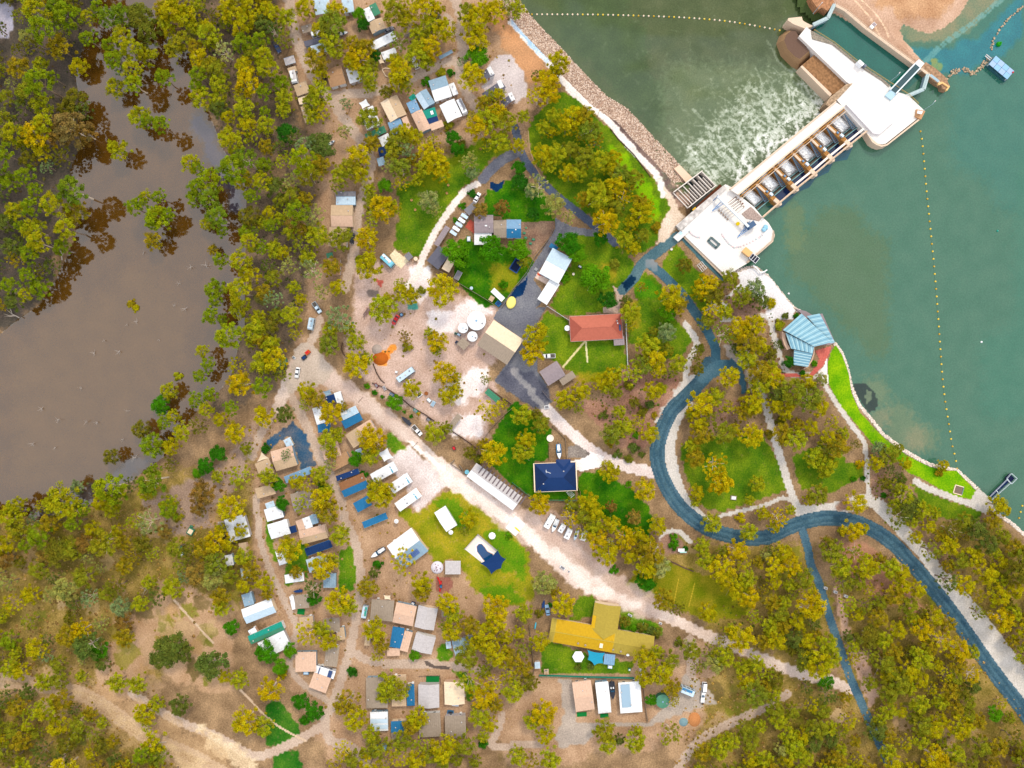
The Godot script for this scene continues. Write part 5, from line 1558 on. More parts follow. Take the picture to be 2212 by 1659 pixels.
func visitor_centre() -> void:
	var org := ZW(7, 330, 1290)
	var o := thing("visitor_centre", "visitor building of overlapping blue ribbed metal roofs at the water's edge", "building", org)
	mark(Vector2(org.x, org.z), "the blue ribbed visitor centre")
	roofs.append([Vector2(org.x, org.z), 11.0])
	var mt := mat(C("vc"), 0.35, "roof", 0.05)
	var quads := [["130 1192 290 1050 552 1298 400 1336", 5.2, 6.4], ["334 1072 446 1050 578 1300 540 1308", 4.9, 5.3], ["152 1215 398 1338 386 1394 200 1352", 4.2, 4.5], ["226 1364 386 1395 345 1512 218 1492", 3.6, 4.0]]
	for q in quads:
		var f := nums(q[0])
		var p := []
		for i in 4:
			var hh: float = q[1] if i in [0, 3] else q[2]
			p.append(ZW(7, f[i * 2], f[i * 2 + 1], hh) - org)
		var b := MB.new()
		var d := Vector3.DOWN * 0.16
		b.hexa([p[0] + d, p[1] + d, p[2] + d, p[3] + d, p[0], p[1], p[2], p[3]])
		part("roof", b.mesh(), mt, o)
		# standing seams run from the first edge (0-1) to the opposite one (3-2)
		var long_a: bool = q[1] > 3.7
		var n := 15 if q[1] > 5.0 else (13 if q[1] > 4.5 else 11)
		for i in range(1, n):
			var u := float(i) / n
			var sb := MB.new()
			var s0: Vector3 = p[0].lerp(p[3], u) if long_a else p[0].lerp(p[3], u)
			var s1: Vector3 = p[1].lerp(p[2], u) if long_a else p[1].lerp(p[2], u)
			if q[1] == 4.2:
				s0 = p[0].lerp(p[1], u)
				s1 = p[3].lerp(p[2], u)
			sb.bar(s0 + Vector3.UP * 0.09, s1 + Vector3.UP * 0.09, 0.3, 0.2)
			part("standing_seam", sb.mesh(), mat(T(104, 160, 188) if i % 2 else T(176, 214, 226), 0.35), o)
		var wb := MB.new()
		var foot := PackedVector2Array()
		var mid: Vector3 = (p[0] + p[1] + p[2] + p[3]) / 4.0
		for v in p:
			var w: Vector3 = v.lerp(mid, 0.14)
			foot.append(Vector2(w.x, w.z))
		wb.prism(foot, -1.5, float(q[1]) - 0.25)
		part("wall", wb.mesh(), cm("gt", 0.7), o)
	for s in ["120 1205 122 1260 140 1320 165 1365 195 1352 168 1310 152 1262 150 1218", "405 1340 402 1400 382 1460 350 1510 312 1532 308 1526 340 1502 372 1455 392 1398 396 1340"]:
		var q := met(zpts(7, s, 2.5))
		for i in q.size():
			q[i] -= Vector2(org.x, org.z)
		var cb := MB.new()
		cb.prism(q, 0.0, 2.5)
		part("curved_wall", cb.mesh(), cm("pk", 0.7, "fine"), o)
	var dk := met(zpts(7, "235 1008 330 1030 380 1062 470 1050 580 1300 540 1320 420 1330 300 1060", 0.3))
	for i in dk.size():
		dk[i] -= Vector2(org.x, org.z)
	var db := MB.new()
	db.prism(dk, -2.5, 0.3)
	part("deck", db.mesh(), cm("mv", 0.7, "fine"), o)


# ---------------------------------------------------------------- the weir, its platforms, the lock

func poly_part(called: String, o: Node3D, s: String, top: float, bottom: float, mt: Material, ref := 99.0) -> MeshInstance3D:
	var b := MB.new()
	b.prism(met(pts(s, top if ref > 90.0 else ref)), bottom, top)
	return part(called, b.mesh(), mt, o)


func rail(o: Node3D, called: String, line: Array, mt: Material, hgt := 1.0, gap := 2.4, parent_part: Node3D = null) -> void:
	var b := MB.new()
	for i in range(line.size() - 1):
		var p: Vector3 = line[i]
		var q: Vector3 = line[i + 1]
		b.bar(p + Vector3.UP * hgt, q + Vector3.UP * hgt, 0.09, 0.09)
		b.bar(p + Vector3.UP * hgt * 0.5, q + Vector3.UP * hgt * 0.5, 0.05, 0.05)
		var n := maxi(1, int(p.distance_to(q) / gap))
		for k in n + 1:
			var r := p.lerp(q, float(k) / n)
			b.bar(r, r + Vector3.UP * hgt, 0.07, 0.07)
	part(called, b.mesh(), mt, parent_part if parent_part else o)


func weir() -> void:
	var conc := mat(T(252, 246, 242), 0.85, "fine", 0.05)
	var conc2 := mat(T(238, 230, 226), 0.9, "rough", 0.03)
	var conc3 := mat(T(244, 240, 244), 0.85, "fine", 0.08)
	var brown := mat(T(206, 148, 84), 0.9, "rough", 0.06)
	var pale := mat(T(238, 212, 188), 0.85, "fine", 0.08)
	var steel := mat(T(84, 104, 124), 0.5)
	var ltsteel := mat(T(160, 186, 200), 0.5)
	# --- bank platform
	var o := thing("weir_platform", "broad white concrete platform where the weir meets the left bank", "weir platform")
	mark(Vector2(W(1570, 510).x, W(1570, 510).z), "the weir's bank platform")
	poly_part("deck", o, "1460,487 1567,398 1582,405 1596,421 1629,447 1647,469 1660,481 1671,500 1672,513 1666,524 1637,548 1614,569 1587,585 1567,594 1480,510", 1.6, -8.0, conc)
	poly_part("retaining_wall", o, "1460,487 1563,400 1570,407 1478,492 1474,500", 2.1, -7.0, conc2)
	poly_part("kerb", o, "1671,497 1674,508 1670,522 1640,548 1616,568 1612,566 1637,545 1667,519 1669,508", 2.0, -6.0, pale)
	poly_part("slab", o, "1602,462 1622,446 1646,470 1640,478 1612,472", 1.75, 1.0, mat(T(204, 180, 170), 0.9, "rough", 0.08))
	poly_part("apron", o, "1476,512 1483,508 1570,596 1566,602", 0.9, -1.0, pale)
	rail(o, "railing", [W(1671, 500, 1.7), W(1669, 518, 1.7), W(1637, 547, 1.7), W(1614, 568, 1.7)], mat(T(150, 140, 130), 0.6), 1.0)
	# edging boulders on the deck, a curved line of pale blocks
	for s in ["1559,505 1566,516 1575,527 1586,535 1600,532 1620,524 1640,513 1650,505", "1489,500 1497,508 1506,512 1514,512"]:
		var ln := smooth_line(pts(s, 1.6))
		for i in ln.size() - 1:
			for k in 3:
				var q := met(PackedVector2Array([ln[i].lerp(ln[i + 1], k / 3.0)]))[0]
				var b := MB.new()
				b.blob(Vector3.ZERO, Vector3(rng.randf_range(0.35, 0.55), 0.4, rng.randf_range(0.35, 0.6)), 3, 6)
				part("edge_block", b.mesh(), mat(T(222 + rng.randi_range(-26, 20), 212, 216), 0.9), o, Transform3D(Basis(Vector3.UP, rng.randf() * 3.0), Vector3(q.x, 1.7, q.y)))
	# --- bridge deck over the bays
	var br := thing("weir_bridge", "long white concrete road deck crossing the weir with brown edge beams", "bridge")
	mark(Vector2(W(1710, 300).x, W(1710, 300).z), "the weir bridge")
	poly_part("deck", br, "1578,410 1806,221 1822,231 1594,420", 3.6, 2.9, mat(T(255, 246, 240), 0.8, "fine", 0.06))
	poly_part("edge_beam", br, "1576,408 1804,219 1806,221 1578,410", 4.1, 2.7, pale, 3.6)
	poly_part("edge_beam", br, "1594,420 1822,231 1823.5,233 1595.5,422", 4.1, 2.7, pale, 3.6)
	poly_part("pipe_rack", br, "1598,424 1824,235.5 1826,237.5 1600,426", 3.0, 2.6, brown, 3.0)
	poly_part("pipe", br, "1602,428 1826,240.5 1827,241.5 1603,429", 3.3, 3.0, pale, 3.0)
	# --- piers and bays
	var pd := [Vector2(1630.6, 394), Vector2(1669, 358), Vector2(1709, 326), Vector2(1746.6, 294), Vector2(1782.6, 266)]
	var pn := [Vector2(1684, 439), Vector2(1721, 408), Vector2(1761, 376), Vector2(1798.6, 344), Vector2(1837, 313)]
	var ends_d := [Vector2(1596, 421)] + pd + [Vector2(1823, 236)]
	var ends_n := [Vector2(1648, 470)] + pn + [Vector2(1873, 284)]
	for i in 5:
		var a: Vector2 = pd[i]
		var e: Vector2 = pn[i]
		var ax := (e - a).normalized()
		var ac := Vector2(-ax.y, ax.x)
		var p := thing("weir_pier", "ochre concrete weir pier, %s from the bank platform" % ordinal(i + 1), "weir pier", Vector3.ZERO, Basis(), "concrete piers between the weir bays")
		var w := 4.6
		var st := func(q: Array) -> String:
			var r := ""
			for v in q:
				r += "%f,%f " % [v.x, v.y]
			return r
		poly_part("wall", p, st.call([a - ac * w - ax * 10.0, a + ac * w - ax * 10.0, e + ac * w, e - ac * w]), 2.4, -8.0, brown)
		poly_part("nose", p, st.call([e - ac * w * 1.05, e + ac * w * 1.05, e + ax * 4 + ac * w * 0.7, e + ax * 6, e + ax * 4 - ac * w * 0.7]), 2.6, -8.0, pale)
		poly_part("cap", p, st.call([a - ac * 2 + ax * 2, a + ac * 3 + ax * 2, a + ac * 3 + ax * 30, a - ac * 1 + ax * 30]), 2.75, 2.38, pale)
		poly_part("cap_slab", p, st.call([e - ax * 14 - ac * 4, e - ax * 14 + ac * 4, e - ax * 3 + ac * 4, e - ax * 3 - ac * 4]), 3.1, 2.38, pale)
		var wq := a.lerp(e, 0.62) + ac * -3.0
		boxat("winch_box", p, W(wq.x, wq.y, 2.9), Vector3(1.5, 1.0, 0.9), mat(T(214, 230, 246), 0.4), along(W(a.x, a.y), W(e.x, e.y)))
		var wq2 := a.lerp(e, 0.47) + ac * -2.0
		boxat("winch_motor", p, W(wq2.x, wq2.y, 2.8), Vector3(0.9, 0.6, 0.6), mat(T(96, 140, 180), 0.4), along(W(a.x, a.y), W(e.x, e.y)))
		var cb := MB.new()
		var prev := Vector3.ZERO
		for k in 7:
			var q := a.lerp(e, 0.66) + ac * lerpf(6.5, -8.0, k / 6.0) - ax * sin(k / 6.0 * PI) * 2.0
			var pt := W(q.x, q.y, 2.7 + 0.3 * sin(k / 6.0 * PI))
			if k:
				cb.tube(prev, pt, 0.09, 0.09, 5)
			prev = pt
		part("cable", cb.mesh(), mat(T(40, 44, 52), 0.6), p)
	for i in 6:
		var a0: Vector2 = ends_d[i]
		var a1: Vector2 = ends_d[i + 1]
		var e0: Vector2 = ends_n[i]
		var e1: Vector2 = ends_n[i + 1]
		var g := thing("weir_gate", "steel weir gate in the %s bay from the bank platform" % ordinal(i + 1), "weir gate", Vector3.ZERO, Basis(), "steel gates of the weir bays")
		var at := func(s: float, r: float, h: float) -> Vector3:
			var q: Vector2 = a0.lerp(a1, r).lerp(e0.lerp(e1, r), s)
			return W(q.x, q.y, h)
		# skin plate: curved steel leaf between the piers
		var sk := MB.new()
		for k in 6:
			var s0 := 0.58 + 0.022 * k
			var s1 := 0.58 + 0.022 * (k + 1)
			var h0 := -4.6 + 4.6 * sin((k + 0.0) / 6.0 * PI / 2)
			var h1 := -4.6 + 4.6 * sin((k + 1.0) / 6.0 * PI / 2)
			sk.quad(at.call(s0, 0.1, h0), at.call(s0, 0.9, h0), at.call(s1, 0.9, h1), at.call(s1, 0.1, h1), Vector3.UP)
		part("skin_plate", sk.mesh(), mat(T(126, 116, 104), 0.6, "rough", 0.2), g)
		var tb := MB.new()
		tb.bar(at.call(0.715, 0.08, 0.1), at.call(0.715, 0.92, 0.1), 0.3, 0.3)
		tb.bar(at.call(0.60, 0.08, -0.5), at.call(0.60, 0.92, -0.5), 0.2, 0.3)
		part("top_beam", tb.mesh(), mat(T(120, 170, 176), 0.5), g)
		var lat := MB.new()
		var r0 := 0.80
		var tip: Vector3 = at.call(0.14, r0 + 0.06, 2.5)
		var l0: Vector3 = at.call(0.66, r0 - 0.02, 0.6)
		var l1: Vector3 = at.call(0.66, r0 - 0.2, 0.6)
		for q in [[tip, l0], [tip, l1], [l0, l1]]:
			lat.bar(q[0], q[1], 0.34, 0.34)
		for k in range(1, 7):
			var t0 := k / 7.0
			lat.bar(tip.lerp(l0, t0), tip.lerp(l1, t0), 0.16, 0.16)
			lat.bar(tip.lerp(l0, t0), tip.lerp(l1, minf(1.0, t0 + 1.0 / 7.0)), 0.14, 0.14)
		part("gate_arm", lat.mesh(), steel, g)
		# boiling white water held between the piers
		var fm := MB.new()
		var n := 14
		var grid := []
		for j in n + 1:
			var row := []
			for k in n + 1:
				var s := lerpf(0.02, 0.585, float(j) / n)
				var r := lerpf(0.1, 0.66, float(k) / n)
				var rim := minf(1.0, 5.0 * minf(minf(float(k) / n, 1.0 - float(k) / n), 1.0 - float(j) / n))
				var hh := -2.7 + 2.7 * sqrt(maxf(0.0, rim)) * (0.85 + 0.15 * sin(s * 9.0)) + rng.randf_range(-0.3, 0.34)
				row.append(at.call(s + rng.randf_range(-0.01, 0.01), r, hh))
			grid.append(row)
		for j in n:
			for k in n:
				fm.quad(grid[j][k], grid[j][k + 1], grid[j + 1][k + 1], grid[j + 1][k], Vector3.UP)
		solo("white_water", fm.mesh(), mat(T(250, 252, 255), 0.6), "boiling white water in the %s weir bay from the bank platform" % ordinal(i + 1), "foam", Transform3D(), "white water in the weir bays", "structure")
		# upstream beams from pier to pier
		var bm := thing("weir_beam", "tan service beam along the upstream edge of the %s weir bay" % ordinal(i + 1), "beam", Vector3.ZERO, Basis(), "service beams upstream of the weir")
		var bb := MB.new()
		bb.bar(at.call(0.985, 0.0, 2.75), at.call(0.985, 1.0, 2.75), 0.75, 0.5)
		part("beam", bb.mesh(), pale, bm)
		rail(bm, "railing", [at.call(0.995, 0.0, 2.95), at.call(0.995, 1.0, 2.95)], brown, 0.9, 1.8)
		if i in [2, 3, 4, 5]:
			var b2 := MB.new()
			b2.bar(at.call(0.865, 0.04, 2.7), at.call(0.865, 0.97, 2.7), 0.8, 0.5)
			part("beam", b2.mesh(), mat(T(250, 236, 226), 0.7), bm)
	# forebay water: navy sheet with the shade between piers put into its colour
	var fb := MB.new()
	for i in range(1, 6):
		var q0: Vector2 = ends_d[i].lerp(ends_n[i], 0.72)
		var q1: Vector2 = ends_d[i + 1].lerp(ends_n[i + 1], 0.72)
		var q2: Vector2 = ends_n[i + 1]
		var q3: Vector2 = ends_n[i]
		fb.quad(W(q0.x, q0.y, -1.16), W(q1.x, q1.y, -1.16), W(q2.x, q2.y, -1.16), W(q3.x, q3.y, -1.16), Vector3.UP)
	solo("darkened_forebay_water", fb.mesh(), mat(T(8, 40, 84), 0.08), "navy water just above the gates, shade between the piers painted in", "", Transform3D(), "", "structure")
	var sh := MB.new()  # dark pier reflection painted as a sheet on the water
	sh.prism(met(pts("1655,448 1684,437 1721,405 1761,372 1799,340 1838,309 1842,318 1830,345 1800,350 1790,372 1762,385 1748,405 1724,415 1700,438 1690,448", Y_UP)), Y_UP - 0.5, Y_UP + 0.012)
	solo("darkened_forebay_water", sh.mesh(), mat(T(16, 76, 92), 0.08), "blue green water hugging the pier noses, dark reflection painted in", "", Transform3D(), "", "structure")
	# --- the island platform and lock wall
	var isl := thing("lock_island", "long white concrete island between the weir bays and the lock", "weir platform")
	mark(Vector2(W(1900, 200).x, W(1900, 200).z), "the concrete lock island")
	poly_part("deck", isl, "1742,58 1726,78 1828,176 1838,184 1806,214 1823,234 1872,287 1888,304 1896,310 1905,312 1914,310 1982,256 1998,240 1982,225 1962,206 1931,196 1924,187 1909,174 1854,139 1800,95 1757,82 1752,66", 2.2, -8.0, conc)
	poly_part("raised_deck", isl, "1828,226 1843,213 1862,210 1878,215 1932,262 1900,290 1886,288", 3.4, 2.1, conc3)
	poly_part("sloped_apron", isl, "1731,142 1758,119 1829,178 1828,184 1796,206 1792,205", 0.6, -6.0, mat(T(178, 132, 92), 0.9, "rough", 0.05))
	poly_part("toe_wall", isl, "1729,144 1733,141 1797,203 1793,209", 1.0, -6.0, pale)
	poly_part("wing_wall", isl, "1793,210 1828,182 1842,180 1812,212 1790,230 1783,226", 2.5, -7.0, mat(T(206, 176, 146), 0.9, "rough", 0.06))
	poly_part("edge_wall", isl, "1752,66 1757,68 1800,92 1854,136 1908,171 1924,184 1920,188 1906,175 1852,140 1798,96 1755,84", 2.5, -6.0, mat(T(176, 164, 148), 0.9, "rough", 0.08))
	poly_part("nose_wall", isl, "1872,287 1888,304 1896,310 1905,313.5 1916,311 1984,257 1987,259 1917,314 1904,317 1893,313 1884,307", 2.7, -7.0, pale)
	poly_part("lower_guide", isl, "1703,39 1732,36 1734,44 1740,48 1756,56 1740,62 1714,52 1702,44", 2.0, -6.0, pale)
	poly_part("control_platform", isl, "1980,236 1999,240 1990,258 1978,252", 3.0, -5.0, mat(T(196, 150, 110), 0.8))
	poly_part("control_roof", isl, "1982,239 1993,241 1990,247 1981,245", 4.2, 3.9, mat(T(230, 234, 240), 0.4), 4.0)
	poly_part("kiosk_roof", isl, "1852,133 1857,129 1867,138 1862,143", 4.6, 2.2, mat(T(240, 244, 250), 0.4), 4.4)
	poly_part("kiosk", isl, "1866,140 1870,138 1873,142 1869,145", 4.0, 2.2, mat(T(100, 110, 130), 0.4), 4.0)
	rail(isl, "railing", [W(1757, 66, 2.5), W(1800, 93, 2.5), W(1854, 136, 2.5), W(1908, 171, 2.5), W(1962, 206, 2.2), W(1982, 225, 2.2)], mat(T(196, 160, 90), 0.6), 1.0, 2.6)
	var lamp := MB.new()
	lamp.tube(Vector3.ZERO, Vector3(0, 6, 0), 0.1, 0.07, 6)
	lamp.bar(Vector3(0, 6, 0), Vector3(1.4, 6.1, 0), 0.1, 0.1)
	for q in [["1756,30", "lamp post at the tip of the lock island"], ["1920,178", "lamp post beside the lock bridge"], ["1995,238", "lamp post at the control platform of the lock island"]]:
		var c := pts(q[0])[0]
		var lp := thing("lamp_post", q[1], "lamp post", W(c.x, c.y, 2.2), turned(-50))
		part("post", lamp.mesh(), ltsteel, lp)
		boxat("lamp_head", lp, Vector3(1.6, 6.08, 0), Vector3(0.7, 0.14, 0.3), cm("lg"))
	var ring := met(pts("1684,85 1690,68 1705,56 1720,58 1760,118 1732,143 1718,136 1694,112"))
	var mc := Vector2.ZERO
	for q in ring:
		mc += q / ring.size()
	for lv in 2:
		var mound := MB.new()
		for i in ring.size():
			for st in (2 if lv == 0 else 1):
				var t0 := [0.0, 0.16, 0.3][st + lv * 2] as float
				var t1 := [0.16, 0.3, 1.0][st + lv * 2] as float
				var h0 := [-4.6, -1.2, 0.7][st + lv * 2] as float
				var h1 := [-1.2, 0.7, 0.6][st + lv * 2] as float
				var c0 := ring[i].lerp(mc, t0)
				var c1 := ring[(i + 1) % ring.size()].lerp(mc, t0)
				var c2 := ring[(i + 1) % ring.size()].lerp(mc, t1)
				var c3 := ring[i].lerp(mc, t1)
				mound.quad(Vector3(c0.x, h0, c0.y), Vector3(c1.x, h0, c1.y), Vector3(c2.x, h1, c2.y), Vector3(c3.x, h1, c3.y), Vector3.UP)
		solo("rubble_mound", mound.mesh(), mat(T(196, 156, 116) if lv == 0 else T(132, 104, 90), 0.95, "rough", 0.3), ["pale sloping rim of the rubble mound at the lock island's end", "dark rubble top of the mound at the lock island's end"][lv], "mound", Transform3D(), "", "structure")
	var lw := thing("lock_wall", "tan capped concrete wall along the far side of the lock", "wall")
	mark(Vector2(W(1920, 100).x, W(1920, 100).z), "the lock wall")
	poly_part("wall", lw, "1800,12 1824,24 1828,28 1868,62 1990,152 2030,180 2033,178 1994,148 1872,58 1830,22 1806,8", 1.6, -8.0, pale)
	poly_part("pier_head", lw, "1984,146 2000,134 2024,150 2042,166 2052,186 2046,195 2036,192 2034,184 2026,180 1996,158", 1.5, -8.0, mat(T(196, 156, 124), 0.9, "rough", 0.06))
	poly_part("kerb", lw, "2026,180 2035,176 2052,187 2046,196 2043,194 2048,188 2036,180 2028,184", 2.0, 1.0, mat(T(236, 190, 130), 0.8))
	poly_part("grating", lw, "2008,163 2012,160 2030,174 2026,178", 1.62, 1.4, ltsteel)
	poly_part("lower_head", lw, "1750,-8 1796,-8 1802,4 1788,24 1776,16 1768,20 1756,4", 2.0, -8.0, mat(T(206, 148, 108), 0.9, "rough", 0.06))
	rail(lw, "railing", [W(1806, 10, 1.6), W(1830, 24, 1.6), W(1872, 60, 1.6), W(1994, 150, 1.6)], pale, 0.9, 2.8)
	for gt in [["1803,8 1789,38 1757,53", "downstream lock gate, two angled grey leaves"], ["2005,160 1996,192 1958,208", "upstream lock gate, two angled grey leaves"]]:
		var l := pts(gt[0], 1.8)
		var q := met(l)
		var g := thing("lock_gate", gt[1], "lock gate")
		for i in 2:
			var a := Vector3(q[i].x, 0, q[i].y)
			var b := Vector3(q[i + 1].x, 0, q[i + 1].y)
			var lf := MB.new()
			lf.bar(a + Vector3.DOWN * 1.5, b + Vector3.DOWN * 1.5, 0.9, 6.0)
			var leaf := part("gate_leaf", lf.mesh(), ltsteel, g)
			var wk := MB.new()
			wk.bar(a + Vector3.UP * 1.6, b + Vector3.UP * 1.6, 1.5, 0.14)
			part("walkway", wk.mesh(), mat(T(176, 196, 200), 0.5), leaf)
			rail(g, "railing", [a + Vector3.UP * 1.7, b + Vector3.UP * 1.7], mat(T(210, 222, 226), 0.5), 1.0, 1.6, leaf)
	var lb := thing("lock_bridge", "dark decked lift bridge with white edge beams across the lock", "bridge")
	poly_part("deck", lb, "1925,194 1978,138 1987,146 1935,201", 3.0, 2.6, mat(T(70, 96, 104), 0.6, "fine"))
	poly_part("edge_beam", lb, "1923,192.5 1976,136.5 1978,138 1925,194", 3.6, 2.5, mat(T(226, 236, 244), 0.5))
	poly_part("edge_beam", lb, "1935,201 1987,146 1989,147.6 1937,202.4", 3.6, 2.5, mat(T(226, 236, 244), 0.5))
	poly_part("end_ramp", lb, "1912,206 1924,193 1937,203 1925,216", 2.9, 2.0, mat(T(176, 206, 222), 0.6))
	poly_part("end_ramp", lb, "1976,137 1985,128 1997,137 1988,147", 2.9, 1.4, mat(T(236, 240, 246), 0.6))
	var tr := thing("equipment_trailer", "small white trailer parked on the sand spit by the lock wall", "trailer", ZW(3, 893, 236, 0.2), turned(-45))
	boxat("body", tr, Vector3(0, 0.9, 0), Vector3(2.6, 1.2, 1.6), cm("wh", 0.5))
	boxat("lid", tr, Vector3(0.5, 1.55, 0), Vector3(1.2, 0.14, 1.4), cm("mv", 0.5))
	for z in [-0.8, 0.8]:
		var wl := MB.new()
		wl.tube(Vector3(0, 0.35, z - 0.1), Vector3(0, 0.35, z + 0.1), 0.35, 0.35, 10)
		part("wheel", wl.mesh(), cm("dk"), tr)
	fishway()
	crane()
	weir_odds()


func fishway() -> void:
	var o := thing("fishway", "concrete fish ladder of long narrow channels beside the weir platform", "fish ladder")
	mark(Vector2(W(1498, 408).x, W(1498, 408).z), "the fish ladder")
	var wall := mat(T(232, 222, 214), 0.85)
	var c := [W(1454, 416, 0.6), W(1516, 370, 0.6), W(1546, 401, 0.6), W(1486, 449, 0.6)]
	var fl := MB.new()
	fl.hexa([c[0] + Vector3.DOWN * 5, c[1] + Vector3.DOWN * 5, c[2] + Vector3.DOWN * 5, c[3] + Vector3.DOWN * 5, c[0] + Vector3.DOWN * 3.4, c[1] + Vector3.DOWN * 3.4, c[2] + Vector3.DOWN * 3.4, c[3] + Vector3.DOWN * 3.4])
	part("channel_water", fl.mesh(), mat(T(30, 62, 74), 0.08), o)
	for i in 7:
		var t := float(i) / 6.0
		var b := MB.new()
		var a: Vector3 = c[0].lerp(c[1], t)
		var e: Vector3 = c[3].lerp(c[2], t)
		b.bar(a + Vector3.DOWN * 2, e + Vector3.DOWN * 2, 0.3, 4.0)
		part("channel_wall", b.mesh(), wall, o)
	for i in 6:
		var t := (i + 0.5) / 6.0
		var b := MB.new()
		var a: Vector3 = c[0].lerp(c[1], t)
		var e: Vector3 = c[3].lerp(c[2], t)
		b.bar(a.lerp(e, 0.28) + Vector3.DOWN * 2, a.lerp(e, 0.92) + Vector3.DOWN * 2, 0.18, 3.6)
		part("divider", b.mesh(), wall, o)
		for k in 4:
			var q := MB.new()
			var p: Vector3 = a.lerp(e, 0.32 + 0.17 * k)
			var d: Vector3 = (c[1] - c[0]) / 6.0
			q.bar(p - d * 0.42 + Vector3.DOWN * 2.2, p + d * 0.42 + Vector3.DOWN * 2.2, 0.12, 2.6)
			part("baffle", q.mesh(), mat(T(86, 84, 96), 0.6), o)
	for q in [[c[0], c[1]], [c[3], c[2]]]:
		var b := MB.new()
		b.bar(q[0] + Vector3.DOWN * 1.5, q[1] + Vector3.DOWN * 1.5, 0.35, 5.0)
		part("end_wall", b.mesh(), wall, o)
	var g := MB.new()
	g.bar(W(1506, 449, 1.4), W(1558, 401, 1.4), 1.7, 0.5)
	part("gantry", g.mesh(), mat(T(104, 52, 24), 0.8, "rough", 0.3), o)
	boxat("yellow_panel", o, W(1500, 452, 1.5), Vector3(1.6, 0.6, 1.0), mat(T(214, 168, 40), 0.6), turned(-42))
	var rp := thing("bank_ramp", "pale pink concrete ramp on the rubble bank beside the fish ladder", "ramp")
	poly_part("slab", rp, "1456,364 1468,356 1496,384 1482,394", -1.5, -4.5, mat(T(250, 216, 190), 0.85, "fine"))


func crane() -> void:
	var o := thing("gantry_crane", "blue and white lattice gantry crane lying across the weir platform", "crane")
	var a := W(1550, 424, 4.5)
	var b := W(1617, 490, 4.5)
	var bm := MB.new()
	bm.bar(a, b, 0.9, 0.7)
	part("main_beam", bm.mesh(), mat(T(216, 228, 240), 0.5), o)
	for q in [a, b]:
		var l := MB.new()
		var d := (b - a).normalized().cross(Vector3.UP)
		l.bar(q + Vector3.DOWN * 2.9 + d * 1.6, q, 0.3, 0.3)
		l.bar(q + Vector3.DOWN * 2.9 - d * 1.6, q, 0.3, 0.3)
		part("leg", l.mesh(), mat(T(70, 120, 170), 0.5), o)
	for q in [["1539,455 1560,438", "boom"], ["1594,512 1625,482", "jib"]]:
		var l := pts(q[0], 3.2)
		var m := met(l)
		var p0 := Vector3(m[0].x, 2.4, m[0].y)
		var p1 := Vector3(m[1].x, 3.6, m[1].y)
		var side := (p1 - p0).normalized().cross(Vector3.UP)
		var lt := MB.new()
		var w := 0.75 if q[1] == "boom" else 1.3
		for s in [-1.0, 1.0]:
			lt.bar(p0, p1 + side * s * w, 0.2, 0.2)
		for k in range(1, 9):
			var t := k / 9.0
			lt.bar(p0.lerp(p1 - side * w, t), p0.lerp(p1 + side * w, minf(1.0, t + 0.08)), 0.12, 0.12)
		part(q[1], lt.mesh(), mat(T(66, 130, 190), 0.5), o)
	boxat("cab", o, W(1622, 487, 3.4), Vector3(3.2, 2.2, 2.2), mat(T(40, 80, 120), 0.4), turned(-35))
	boxat("counterweight", o, W(1613, 485, 2.4), Vector3(1.6, 1.4, 1.2), mat(T(60, 70, 84), 0.5), turned(-35))


